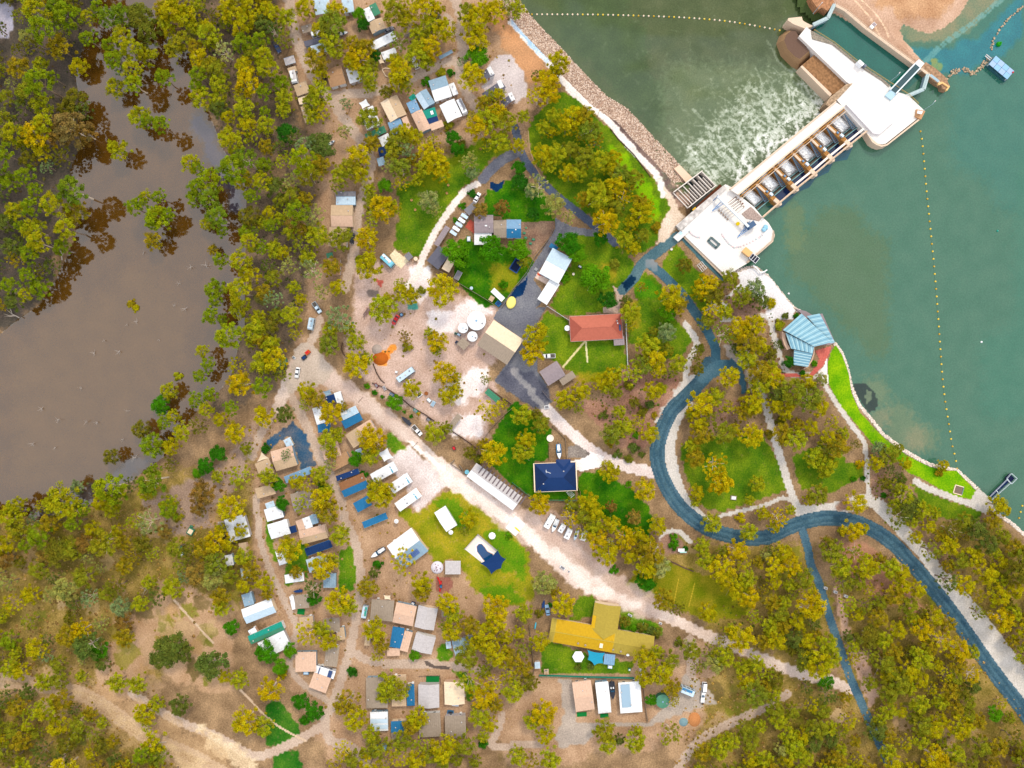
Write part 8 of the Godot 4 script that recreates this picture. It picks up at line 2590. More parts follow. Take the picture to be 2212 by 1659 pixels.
	for q in [["dark green tray and tan box in the bush left of the camp", "gn", 8, 1645, 1275, 30, Vector3(2.6, 0.7, 2.8), "cr"], ["green shelf beside the tan box in the bush", "gn", 8, 1655, 1230, 20, Vector3(1.4, 0.4, 0.6), ""], ["teal dinghy shell in the bush left of the camp", "tl", 8, 1546, 1424, -15, Vector3(2.6, 0.6, 1.8), ""], ["green canoe below the teal shell in the bush", "gn", 8, 1572, 1470, 120, Vector3(2.2, 0.5, 1.0), "wh"]]:
		simple_box("bush_box", q[0], "box", q[1], q[2], q[3], q[4], q[5], q[6], q[7])
	var pads := [Vector2(40, 62), Vector2(118, 58), Vector2(178, 60), Vector2(120, 97), Vector2(190, 95)]
	for q in [[6, 122, 310, "brown"], [6, 118, 395, "left"], [6, 185, 410, "teal"], [6, 160, 445, "lower"], [6, 105, 355, "upper"]]:
		simple_box("garden_bed", {"brown": "topmost small raised bed in the vegetable garden", "left": "left hand small raised bed in the vegetable garden", "teal": "teal edged raised bed in the vegetable garden", "lower": "lowest raised bed in the vegetable garden", "upper": "green raised bed under the topmost one in the vegetable garden"}[q[3]], "garden bed", "brc" if q[3] == "brown" else "gn", q[0], q[1], q[2], 10, Vector3(1.2, 0.4, 0.9), "gn")
	for q in [[9, 905, 135, 24.0], [9, 1377, 525, 24.0]]:
		var sb := MB.new()
		for i in 7:
			sb.blob(Vector3(-1.4 + i * 0.46, 0, 0), Vector3(0.14, 0.1, 0.2), 3, 6)
		solo("speed_hump", sb.mesh(), mat(T(110, 80, 70), 0.8), "row of dark studs across the white road, %s one" % ("upper" if q[1] == 905 else "lower"), "speed hump", Transform3D(turned(-48), ZW(q[0], q[1], q[2]) + Vector3.UP * 0.2))
	var hump := MB.new()
	hump.box(Vector3(0, 0.05, 0), Vector3(5.4, 0.12, 6.6))
	solo("speed_hump", hump.mesh(), mat(T(255, 250, 246), 0.8, "fine"), "white painted slab across the gravel road under the yellow kayak", "speed hump", Transform3D(turned(40), ZW(10, 30, 1225) + Vector3.UP * 0.1))


func dead_wood() -> void:
	var tone := T(196, 186, 180)
	var k := 0
	for q in [[4, 1655, 640, 3.4], [4, 1790, 650, 4.6], [4, 1560, 790, 2.6], [4, 1605, 1020, 3.6], [4, 1520, 985, 2.4], [4, 1190, 1118, 3.2], [4, 1100, 1155, 2.4], [4, 820, 1385, 3.2], [4, 1035, 1370, 3.8], [4, 900, 1285, 2.4], [4, 1240, 525, 2.6], [4, 1370, 1275, 2.0], [8, 365, 205, 3.2], [8, 510, 300, 3.4], [8, 755, 325, 3.8], [8, 840, 325, 3.0], [8, 285, 515, 3.2], [8, 485, 545, 2.6], [8, 710, 40, 2.4], [8, 1120, 230, 3.0], [8, 1060, 480, 2.6], [4, 1415, 470, 3.6], [8, 700, 990, 4.0], [8, 1180, 640, 4.4], [8, 1240, 460, 3.0]]:
		k += 1
		var row: String = "upper" if q[0] == 4 and q[2] < 700 else ("middle" if q[0] == 4 else "lower")
		dead_tree("bleached dead tree in the %s lagoon, %s in that part counted down" % [row, ordinal(k if k < 13 else k - 12)], q[0], q[1], q[2], q[3] * 0.78, tone, Y_LAG)
	for q in [["pale fallen trunk lying across the lagoon's left bank", 4, 540, 590, 9.0, 0.0], ["bleached log at the left edge on the lagoon bank", 4, 170, 1085, 7.0, 0.2], ["grey log lying on bare ground in the lower left bush", 12, 1300, 100, 5.2, 0.1], ["second grey log below it on the bare ground lower left", 12, 1200, 215, 4.6, 0.1], ["dark trunk across the sandy track lower left", 12, 1440, 1430, 6.0, 0.4], ["white branchy log at the fork of the white road", 14, 1525, 540, 3.4, 0.3], ["dark log lying in the lower right bush", 15, 1200, 640, 3.0, 0.1], ["long pale log at the side road gravel", 15, 945, 800, 4.0, 0.1]]:
		dead_tree(q[0], q[1], q[2], q[3], q[4] * 0.8, T(206, 192, 178), q[5], true)


func mast() -> void:
	var o := thing("flag_mast", "thin steel mast on the rubble bank beside the river", "mast", ZW(2, 735, 1020))
	var b := MB.new()
	b.tube(Vector3(0, -2, 0), Vector3(0, 7, 0), 0.1, 0.05, 6)
	part("pole", b.mesh(), cm("gs"), o)
	boxat("crossarm", o, Vector3(0, 5.5, 0), Vector3(0.9, 0.08, 0.08), cm("gs"))


# ---------------------------------------------------------------- trees and shrubs

const TREES := {
	"0": "w960,730,78 w1130,690,80 w1380,640,75 w1170,980,90 w1250,1030,60 w1370,1060,75 w990,1270,85 w1610,1390,75 w1690,1440,60 w1780,1540,100 w1680,1600,70 w920,150,80 w1020,90,90 w960,490,90 w1100,400,85 w1240,460,80 w1120,590,80 w930,380,70 d1180,120,110 d1250,260,90 w1040,300,80 s1000,560,70 b560,1080,140 b700,1130,90 b480,1150,90 o1480,400,80 w320,110,100 w560,130,110 w720,300,72 w370,260,100 w480,60,80 y1480,90,100 y1430,180,70 y1600,130,90 y1660,210,70 y1560,60,90 y1700,30,60 y1450,250,60 o1400,80,80 y1800,290,90 y1830,360,60 y1790,220,60 s1940,440,90 o1560,330,80 o1680,400,70 y1720,500,80 o1800,560,90 w1700,640,70 w1720,840,90 w1690,740,60 y1980,80,100 y2130,130,90 y2080,240,80 o1950,180,60 y2100,560,80 y2140,700,110 y2080,790,80 y1890,730,80 y1870,860,70 y1960,1000,60 w1960,1170,90 w2020,1240,80 y2130,1080,80 y2170,1180,70 w2010,1460,110 w2120,1380,90 y2080,1540,80 d1880,930,70 o1880,610,80",
	"1": "y90,100,90 o230,330,85 y260,150,80 y420,60,80 o640,190,115 y690,90,85 y560,240,75 y640,370,100 y700,440,65 o840,390,85 y870,490,95 o960,400,70 y830,530,75 o980,560,65 o1190,90,100 y1300,50,90 y1300,170,75 y1450,60,105 y1560,70,60 y1500,200,85 y1620,250,95 y1400,300,75 o1230,360,85 y1390,440,105 y1500,400,95 y1480,520,60 y1200,520,70 y1240,610,95 y1230,700,75 o1300,740,70 y960,640,80 y980,740,55 o510,500,95 y545,630,65 y540,800,95 o480,870,85 y570,950,90 y490,1000,70 s780,900,55 o970,1010,100 s760,1130,65 g890,130,55 g925,210,50 g1030,480,45 g1470,700,38 g1680,625,30 g470,765,24 o1600,630,42 g1910,490,90 y1870,650,105 s1790,525,50 y1880,190,105 y1950,90,85 y1900,330,95 o1820,100,75 y2060,80,90 s2150,40,70 y2010,850,70 y2090,820,60 o1970,890,70 y2000,1030,105 y1920,1090,95 y2080,980,85 o2150,1040,95 y1870,1000,50 g1700,1190,58 g1740,1290,55 d1780,1250,38 s1840,1390,80 s1870,1490,55 y2100,1220,85 y1990,1250,55 o1660,1080,42 d1120,790,55 o1220,1200,95 y1290,1150,80 y1360,1180,75 o1190,1300,85 s1290,1280,85 y1480,1310,85 y1550,1390,100 y1450,1450,75 y1600,1490,75 o1250,1450,85 s1170,1420,75 y1530,1220,65 y880,1330,95 o820,1450,85 y900,1500,75 o1000,1240,75 g1110,1600,55 y730,1500,75 o700,1590,75 y980,1640,55 w60,470,80 w110,590,85 w210,720,75 y240,840,75 w60,780,65 w30,530,55 y230,940,65 d60,180,85 d150,260,85 y80,1080,75 g260,1150,75 d330,1190,75 y240,1380,75 w400,1370,105 d560,1250,105 o450,1490,95 s310,1560,85 w60,1420,65 w40,1560,75 d200,1270,70 o560,1420,80",
	"2": "y40,50,75 y400,540,90 d220,640,55 y300,690,100 o380,620,60 y220,830,95 y320,800,85 y360,990,65 y540,1010,95 y470,1080,75 o630,1010,85 o680,1120,90 y590,1180,55 o500,1290,75 y270,1100,60 y340,1140,45 o620,1350,85 y490,1480,75 y570,1480,75 y640,1390,70 y880,1360,65 o940,1500,85 y860,1450,65 o1060,1540,75 y900,1590,85 y740,1630,80 o1000,1620,65 y50,1250,60 y100,1000,55 g60,1450,55 g70,1570,65 s230,1600,95 s170,1640,60",
	"4": "w1140,120,70 w1190,80,60 w1340,200,100 w1430,180,60 w1280,250,60 o1300,410,75 w1350,30,60 w1240,20,50 w1660,40,70 w1780,50,85 w1850,190,95 w1760,260,55 w1900,330,50 o1110,960,36 y1150,1000,30 o1820,490,45 w1890,580,65 w1830,830,80 w1840,930,60 w1800,1060,75 w1900,1090,45 w1950,1240,105 w1730,1370,55 y1520,1590,36 w1770,1480,60 w1700,1590,60 w2130,330,70 w2070,600,85 w2060,850,105 w2050,1000,85 w2150,430,75 y2170,1290,55 w280,330,100 w330,440,90 w260,540,80 d420,640,80 w420,90,100 w280,130,80 o600,160,100 w230,720,70 w60,800,70 d330,680,70 o140,580,80 d100,470,90 w110,160,80 d40,250,80 w200,880,55",
	"5": "y1080,130,105 o1000,90,75 y1010,230,85 y1180,130,65 s1490,70,85 s1550,160,60 y950,400,95 o720,400,95 y970,640,105 y900,580,40 o640,640,75 s480,670,95 y700,820,65 s560,860,70 y320,820,55 y300,1070,85 s720,1090,115 y640,1190,65 y800,1180,60 o630,1320,85 y860,1290,75 y860,1490,105 y950,1440,60 y1250,790,55 y1280,870,85 y1350,900,60 y1600,840,125 o1430,850,34 y1090,1010,110 y1140,930,60 b1290,1250,65 o1310,1340,40 y1560,1290,85 y1500,1220,50 y1560,1370,45 y1620,1560,95 y1720,1600,50 o1980,1620,45 g1730,520,105 g1800,590,65 g2030,490,105 b1940,150,62 b2125,130,62 g1780,120,30 g1720,240,22 g1870,15,35 g2140,800,36 y110,180,60 y40,260,55 w130,290,60 y200,230,55 y250,210,60 y300,330,70 w40,480,60 y150,490,75 y220,520,60 o420,60,70 o200,70,60 d100,640,70 o140,740,70 o60,860,70 s140,920,80 y380,930,50 y120,1320,80 o40,1270,70 o210,1560,80 b330,280,70",
	"6": "g180,190,52 s360,110,88 s490,210,62 g490,440,92 g560,520,78 g760,400,58 g60,490,85 o110,600,50 g720,740,118 o890,620,42 g460,740,42 y750,40,105 y960,40,85 y1130,180,95 o900,130,75 y980,400,75 y1050,480,60 o1110,90,70 d1500,630,62 o1120,820,50 y1690,800,95 y1620,860,65 o1890,750,75 y1390,900,105 g1340,1030,75 o1440,980,75 y1740,1000,95 y1840,1030,75 o1990,900,85 s2110,830,75 d2150,940,70 g830,930,72 y1020,1040,82 y1030,1160,48 d990,940,48 s1340,1210,75 o1220,1210,45 y210,1250,105 y170,1390,95 o1680,1120,65 o1830,1230,95 y1980,1180,95 y2100,1150,85 o2040,1300,95 y2150,1330,75 o2140,1560,95 y1880,1600,85 d1590,1420,65 d1610,1530,50 d1630,1350,36 y1180,1330,95 y1240,1430,95 o1130,1490,85 y1440,1480,75 o1370,1550,65 y1270,1540,65 y870,1600,75 y760,1640,65 o1340,1360,55 o840,30,60 y1030,270,60 y1180,120,60 o1250,300,40",
	"7": "d150,1070,28 y100,1150,42 g245,1070,24 y30,960,42 g180,1470,46 d60,1330,45 d30,1400,55 y60,1610,85 s470,1620,50 y340,1650,70 d110,1290,22 d125,1335,22 g400,1480,26 g300,1565,24",
	"8": "b1740,950,105 g1880,600,65 g1770,710,65 g1710,770,45 y2030,420,85 y2060,800,105 y1870,800,52 y1990,1070,105 w1450,1090,75 y1440,1050,80 o1540,1150,40 w1290,850,105 w1260,930,75 w930,900,115 w1000,970,75 w480,1030,130 w600,1090,85 w720,1080,60 w1280,540,95 w1390,330,65 w1480,280,55 g1370,180,75 d1180,400,75 d930,630,65 w1430,60,70 w1680,140,65 w1800,90,65 y1010,1270,52 y790,1260,65 o1750,1430,95 y1840,1370,95 o1850,1550,95 y2100,1500,75 o1560,1560,75 d500,1450,115 b1700,1080,60 w100,1080,90 w60,1150,80 o150,1250,90 s250,1180,60 y330,1060,60 y2070,1270,55 s630,900,60 y850,1020,70 o2120,560,50",
	"9": "y430,60,75 o500,130,75 y420,180,55 y60,280,85 d240,260,70 y640,250,95 y620,480,85 y700,430,55 y990,470,105 o1070,510,70 y980,620,80 y650,600,50 s640,700,55 g860,650,60 s260,610,50 y100,800,75 y430,860,95 y540,790,75 y330,850,55 g200,870,55 y560,1000,95 o620,1100,95 y600,930,65 g230,1030,55 g570,890,45 y720,1310,85 y1060,960,105 y1130,930,65 o1010,880,55 g935,780,32 y1260,1540,110 g1050,1560,38 d1020,1630,45 y280,1440,105 y560,1590,100 y660,1520,55 y1840,1170,75 o1800,1260,50 y1650,100,75 y1720,60,65 y1340,40,75 g1200,160,65 y1540,420,85 o1640,380,50 y2010,230,105 y2050,600,105 o1960,530,50 d1850,600,55 d1920,650,40 g80,560,38 g2180,1310,28 g1025,75,22 g1090,110,16 g960,20,24 g1280,240,14 g1340,280,16 y1405,255,16 o740,200,45 y2130,180,50",
	"10": "y90,270,85 o250,350,75 d210,260,45 y120,480,75 y90,600,85 y460,130,85 o560,180,75 y600,60,75 y820,30,55 o900,70,55 d1010,20,38 y1220,60,75 y1300,40,40 d790,270,36 d1060,160,45 d1190,180,36 d1130,240,40 o1230,270,26 y930,240,55 o870,430,85 y1090,320,65 y1190,430,75 o850,500,40 g1070,440,28 d1050,550,42 d910,610,36 d1010,650,36 d1120,610,26 y850,760,85 g1005,865,26 y1150,920,90 y240,1040,85 y660,1030,85 y720,1110,75 y510,1160,85 b860,1060,45 b1060,1160,60 y1260,1230,75 y740,1350,85 y860,1220,75 y990,1340,85 y900,1400,55 y1170,1370,65 o1100,1440,65 y1020,1490,65 y1640,180,105 y1560,250,55 y1620,340,75 y1870,200,65 y2080,160,95 y2120,210,50 y1930,400,55 y2080,450,95 y1560,540,65 o1590,640,75 y1760,700,105 y1800,850,105 y1600,940,60 y1590,1020,45 y2130,870,65 y2060,1010,45 y1740,1210,80 y1980,1160,40 y2170,1120,55 y2050,1280,75 y1650,1400,65 y1680,1530,75 y1960,1450,85 o1830,1450,50 y2000,1550,75 s2200,1480,50 o2130,1540,50 s1280,1590,85 g880,1610,36 g1400,1390,40 g1400,1330,32 g1500,1420,22",
	"11": "o200,60,105 y190,170,65 y160,260,55 o370,130,100 d110,320,36 y380,380,65 y560,330,65 y650,430,55 y230,470,95 o260,350,55 y420,640,85 y520,710,75 y480,770,50 d760,520,45 y800,690,36 y940,690,65 o1060,620,85 s970,560,60 o1130,560,45 y1200,690,50 d1060,740,50 d1150,820,50 o1130,900,70 d10,440,36 o440,960,85 y360,1000,50 y770,1030,85 y1190,960,95 d1220,1060,95 y1330,1090,75 y1120,1060,65 y1250,1190,55 y1290,1330,55 y1440,1120,55 y100,1150,85 y200,1090,45 y60,1230,55 y750,1280,85 y830,1250,45 o640,1270,36 y130,1460,75 d40,1440,55 y200,1570,85 y60,1580,85 o560,1440,95 b520,1370,55 y640,1580,95 y870,1590,95 o760,1460,85 y1050,1590,85 y1540,710,48 o1480,760,34 y2000,1050,75 y2080,1100,50 o1950,1180,65 y1990,1250,50 d1600,1260,85 y1580,1400,85 o1720,1200,75 y1800,1500,85 o1670,1530,75 g740,820,24 g820,815,22 d1900,1380,80 o2050,1330,60 o2150,1420,70 y1400,1230,60 g1000,960,24",
	"12": "d1470,620,120 d1400,700,100 d1560,660,90 d1830,760,115 y1930,880,55 y2060,900,75 y1000,930,80 y1180,940,75 g850,640,75 y680,480,85 y250,170,75 s550,120,100 s760,190,85 s1030,270,75 y1230,1200,90 y1270,1290,65 y1340,1110,65 d1540,1130,80 y1310,1470,95 o1350,1560,85 y2110,1270,105 d640,1150,55 y1150,1630,75 w400,1150,85 w60,570,75 y70,800,75 y150,830,75 y370,920,75 o500,900,75 g2000,440,60 y1480,110,85 y1900,280,75 o1900,180,80 y1280,60,60",
	"13": "y700,230,105 y800,260,75 y430,510,105 y560,470,75 y620,570,75 d480,110,85 g500,200,55 y1020,480,95 o1080,600,65 y1050,690,60 o960,110,85 y1430,60,80 y1650,230,85 o1430,150,75 y1700,340,80 y1690,490,85 o1640,440,65 o1850,430,75 y2070,280,105 y2080,420,85 y2010,600,85 y2090,700,95 y1960,1050,105 y2050,930,85 y1930,1220,85 y2020,1290,65 y1960,1390,50 y1130,940,90 o1230,1000,85 y1100,1050,60 o800,1080,105 o740,1130,75 y860,1240,95 y990,1370,70 y1400,1230,85 o1340,1300,75 o1260,1430,85 y1220,1560,95 y1380,1600,85 y1610,1500,105 y1700,1470,70 o1620,1600,65 g830,825,42 g380,1080,65 g500,1170,75 y110,1000,95 y50,1310,85 g90,660,85 g210,780,65 g300,640,55 y230,850,36 y740,1520,85 o840,1590,75 y1790,1340,36 y60,60,75 o100,150,55 g1370,685,45 g1960,1455,36 g420,1250,40",
	"14": "s280,70,95 o360,130,50 y440,260,95 d240,320,36 y100,320,75 y240,580,75 o100,640,75 y60,500,55 d150,930,75 y270,1200,105 y180,1260,75 y290,1390,75 y50,1560,75 o170,1600,75 y330,1590,85 o800,1350,85 y830,1460,75 d930,1420,45 y1070,1440,85 y1080,1340,45 o1370,1370,95 y1150,720,85 y1250,660,60 o1370,740,75 y1290,850,95 y1150,890,70 o1390,980,75 y1400,1090,50 g1160,50,75 o1310,210,85 d1430,290,65 y1920,100,95 y2060,200,85 y1700,320,75 y1810,550,45 d1440,570,38 d1250,490,42 g1050,450,32 d980,400,45 d1130,440,42 d1200,470,36 o1720,650,70 s1750,760,85 g1200,1070,45 d680,780,30 d570,790,26 g330,250,20",
	"15": "y60,60,60 y350,120,75 o100,330,75 y80,560,90 y330,560,75 d330,720,95 y560,720,80 o60,1150,80 y380,1120,70 o420,1330,90 y250,1500,90 y100,1250,75 d880,520,95 y1000,560,75 y780,340,55 o880,680,75 y1130,480,70 y1340,470,85 y1450,360,75 o1560,420,70 y1660,650,90 y1770,660,60 y1770,860,85 o1650,780,70 d1780,960,60 g1960,1190,60 y1060,860,75 o1060,1010,80 y1330,900,70 y1420,980,60 y1320,1110,80 y1500,1090,70 y1680,1330,95 o1830,1270,70 y1160,1180,55 o1050,1390,60 y1200,1450,75 y1330,1430,70 y1620,1540,80 o1850,1480,80 y2030,380,95 y2120,320,70 y1700,80,85 o1800,160,70 y2140,130,70 d2080,250,55 g500,920,60 d70,900,75 o680,1050,50 y200,80,60 o220,170,60 y20,430,75 d400,420,55 o420,520,55 y300,1390,70 s130,1500,65 o600,1600,80 y780,1600,70 o480,1180,70 y960,1250,60",
}

const FORESTS := [
	["-170,-170 235,-170 205,60 155,150 170,225 160,310 143,370 150,472 135,530 76,640 26,655 -60,690 -170,700", "wdwdsowdoy", 29.2, 1.0],
	["345,-170 600,-170 585,100 600,200 640,300 690,330 680,420 690,500 660,640 640,720 600,790 540,790 535,700 535,420 495,335 458,240 425,150 415,100", "owywoydosy", 26.3, 0.86],
	["500,720 545,720 585,820 450,930 400,985 330,1040 270,1085 150,1150 60,1190 -170,1190 -170,1110 40,1112 210,1080 325,1000 430,880 500,800", "wwyowd", 27.3, 0.8],
	["-170,1195 150,1180 290,1110 420,1180 480,1160 500,1290 400,1260 310,1320 270,1380 180,1480 -170,1450", "dosobyds", 26.3, 0.42],
	["-170,1500 80,1495 190,1540 260,1590 330,1640 400,1700 400,1810 -170,1810", "odyodw", 26.3, 0.82],
	["1490,1400 1640,1430 1670,1455 1740,1470 1820,1500 1850,1560 1890,1690 1890,1810 1420,1810 1480,1650 1560,1590 1640,1545 1600,1470 1510,1450", "oyydoyyo", 25.3, 0.7],
	["1800,1230 1850,1180 1940,1215 2030,1330 2130,1470 2212,1590 2300,1700 2300,1810 1970,1810 1900,1600 1860,1460 1820,1360", "oyodyyo", 24.4, 0.66],
	["2010,1150 2110,1125 2250,1220 2370,1380 2370,1600 2300,1530 2110,1320 2010,1220", "yodyo", 25.3, 0.8],
	["1560,1185 1700,1185 1735,1230 1755,1290 1790,1370 1810,1430 1780,1450 1650,1400 1560,1370 1610,1330 1645,1290 1600,1255 1520,1225", "yoyydo", 25.3, 0.8],
	["1020,1345 1090,1330 1150,1340 1150,1460 1110,1520 1085,1540 1010,1560 1000,1460", "yoyo", 27.3, 0.75],
	["830,1600 1060,1600 1060,1800 720,1800 720,1640", "oyoy", 27.3, 0.7],
	["870,300 920,290 960,330 900,390 800,440 790,380", "yyos", 25.3, 0.6],
	["1165,265 1235,222 1300,300 1345,390 1400,450 1405,520 1345,535 1240,420 1170,350", "yyoyo", 26.0, 0.7],
	["470,1135 545,1150 560,1200 590,1290 540,1290 480,1250", "yooyo", 27.0, 0.6],
	["590,1000 640,1010 690,1150 740,1250 700,1330 650,1330 620,1200", "yoygy", 40.0, 0.35],
	["1560,695 1640,688 1660,730 1700,800 1690,860 1640,845 1612,790", "yyody", 24.0, 0.8],
	["1690,828 1770,845 1830,925 1850,978 1760,985 1715,940", "yyoyd", 24.0, 0.85],
	["1475,885 1540,850 1640,880 1655,940 1560,945 1500,955", "yyoyo", 25.0, 0.8],
	["1880,1003 1935,1012 1975,1052 1985,1095 2000,1160 1930,1112 1885,1055", "odyod", 24.0, 0.85],
	["1520,615 1600,650 1560,740 1515,690", "yoyd", 25.0, 0.7],
	["1230,1085 1330,1110 1425,1190 1405,1240 1330,1215 1255,1150", "yyoy", 25.0, 0.7],
	["1390,850 1425,830 1410,960 1350,980 1300,930", "ydoy", 25.0, 0.6],
	["1340,790 1390,760 1440,800 1430,880 1360,960 1290,900", "dyoyd", 25.3, 0.45],
	["1660,870 1720,880 1790,920 1800,960 1720,960 1680,940", "oyyd", 23.4, 0.7],
]

const TONES := {
	"y": ["golden olive", [[166, 148, 14], [152, 140, 14], [140, 140, 22], [166, 142, 12]]],
	"o": ["olive", [[130, 124, 24], [118, 118, 26], [136, 118, 22], [112, 118, 32]]],
	"w": ["lime green", [[126, 134, 16], [110, 124, 18], [140, 136, 18], [98, 114, 24]]],
	"d": ["dull dark", [[96, 98, 30], [86, 94, 36], [104, 98, 26], [82, 96, 40]]],
	"s": ["grey green", [[128, 132, 76], [136, 134, 66], [112, 126, 80], [142, 140, 80]]],
	"g": ["rich green", [[58, 110, 12], [46, 100, 14], [76, 122, 14], [40, 88, 20]]],
	"b": ["rusty brown", [[128, 98, 40], [120, 92, 40], [132, 108, 46], [116, 96, 52]]],
}

var crown_mats := {}
var placed: Array = []
var grid := {}


func crown_material(tone: String, k: int) -> StandardMaterial3D:
	var key := tone + str(k)
	if not crown_mats.has(key):
		var a: Array = TONES[tone][1][k]
		var m := StandardMaterial3D.new()
		var c := Color(a[0] / 255.0, a[1] / 255.0, a[2] / 255.0).srgb_to_linear()
		var f := 1.38
		m.albedo_color = Color(c.r * f, c.g * f, c.b * f).linear_to_srgb()
		m.vertex_color_use_as_albedo = true
		m.roughness = 0.75
		m.metallic_specular = 0.03
		m.cull_mode = BaseMaterial3D.CULL_DISABLED
		m.backlight_enabled = true
		m.backlight = Color(c.r * 0.35, c.g * 0.35, c.b * 0.3).linear_to_srgb()
		crown_mats[key] = m
	return crown_mats[key]


func crown(kind: String, v: int) -> ArrayMesh:
	var key := kind + str(v)
	if meshes.has(key):
		return meshes[key]
	var r := RandomNumberGenerator.new()
	r.seed = key.hash()
	var b := MB.new()
	var clumps := []
	var n: int = {"gum": 52, "tall": 40, "dense": 34, "sparse": 40, "shrub": 12}[kind]
	for i in n:
		var a := i * 2.4 + r.randf() * 0.8
		var d := sqrt((i + 0.5) / n) * 0.92 * r.randf_range(0.72, 1.15)
		var y := 1.35 + 0.62 * (1.0 - d * d) + r.randf_range(-0.4, 0.26)
		var q := r.randf_range(0.1, 0.25)
		if kind == "tall":
			y = 2.3 + 1.1 * (1.0 - d) + r.randf_range(-0.3, 0.3)
		elif kind == "dense":
			y = 0.75 + 0.75 * sqrt(maxf(0.0, 1.0 - d * d)) + r.randf_range(-0.08, 0.08)
			q = r.randf_range(0.18, 0.32)
		elif kind == "sparse":
			q = r.randf_range(0.06, 0.16)
		elif kind == "shrub":
			y = 0.35 + 0.4 * (1.0 - d * d)
			q = r.randf_range(0.26, 0.44)
		clumps.append([Vector3(cos(a) * d, y, sin(a) * d), q, r.randf_range(0.55, 1.0), r.randf_range(-0.12, 0.06)])
	var leaves: int = {"gum": 76, "tall": 80, "dense": 110, "sparse": 50, "shrub": 110}[kind]
	var sz: float = {"gum": 0.037, "tall": 0.04, "dense": 0.043, "sparse": 0.031, "shrub": 0.075}[kind]
	for c in clumps:
		for i in leaves:
			var dir := Vector3(r.randfn(), r.randfn() * 0.85 + 0.25, r.randfn()).normalized()
			var at: Vector3 = c[0] + dir * c[1] * pow(r.randf(), 0.5) * r.randf_range(0.85, 1.25) * Vector3(1, 0.72, 1)
			var nrm := (dir * 0.8 + Vector3(r.randf_range(-0.7, 0.7), 0.7, r.randf_range(-0.7, 0.7))).normalized()
			var t1 := nrm.cross(Vector3(r.randf_range(-1, 1), r.randf_range(-1, 1), r.randf_range(-1, 1))).normalized()
			var t2 := nrm.cross(t1)
			var s := sz * r.randf_range(0.7, 1.4)
			var tone: float = c[2] * r.randf_range(0.74, 1.0)
			var warm: float = c[3] + r.randf_range(-0.06, 0.06)
			b.col = Color(clampf(tone * (1.0 + warm), 0, 1), clampf(tone * (1.0 - warm * 0.4), 0, 1), clampf(tone * (0.9 - warm), 0, 1))
			b.quad(at - t1 * s - t2 * s * 0.6, at + t1 * s - t2 * s * 0.5, at + t1 * s * 0.8 + t2 * s * 0.6, at - t1 * s * 0.9 + t2 * s * 0.55, nrm)
	meshes[key] = b.mesh()
	return meshes[key]


func trunk(kind: String, v: int) -> ArrayMesh:
	var key := "trunk" + kind + str(v)
	if meshes.has(key):
		return meshes[key]
	var r := RandomNumberGenerator.new()
	r.seed = key.hash()
	var b := MB.new()
	var top: float = {"gum": 1.0, "tall": 1.9, "dense": 0.6, "sparse": 1.0, "shrub": 0.15}[kind]
	var bend := Vector3(r.randf_range(-0.12, 0.12), 0, r.randf_range(-0.12, 0.12))
	var mid := Vector3(0, top * 0.5, 0) + bend
	var head := Vector3(0, top, 0)
	b.tube(Vector3(0, -0.06, 0), mid, 0.07, 0.055, 7, false)
	b.tube(mid, head, 0.055, 0.045, 7, false)
	for i in 6:
		var a := i * 1.05 + r.randf() * 0.6
		var d := r.randf_range(0.4, 0.95)
		var e := Vector3(cos(a) * d, top + r.randf_range(0.3, 0.75) * (0.5 if kind in ["dense", "shrub"] else 1.0), sin(a) * d)
		var k := head.lerp(e, 0.5) + Vector3(0, 0.1, 0)
		b.tube(head - Vector3(0, r.randf() * 0.15 * top, 0), k, 0.036, 0.024, 5, false)
		b.tube(k, e, 0.022, 0.008, 5, false)
	meshes[key] = b.mesh()
	return meshes[key]


func near(p: Vector2, r: float) -> bool:  # is a crown already within r (map units)?
	var c := Vector2i(floori(p.x / 60.0), floori(p.y / 60.0))
	for dy in range(-1, 2):
		for dx in range(-1, 2):
			for q in grid.get(c + Vector2i(dx, dy), []):
				if p.distance_squared_to(q) < r * r:
					return true
	return false


func note(p: Vector2) -> void:
	var c := Vector2i(floori(p.x / 60.0), floori(p.y / 60.0))
	if not grid.has(c):
		grid[c] = []
	grid[c].append(p)


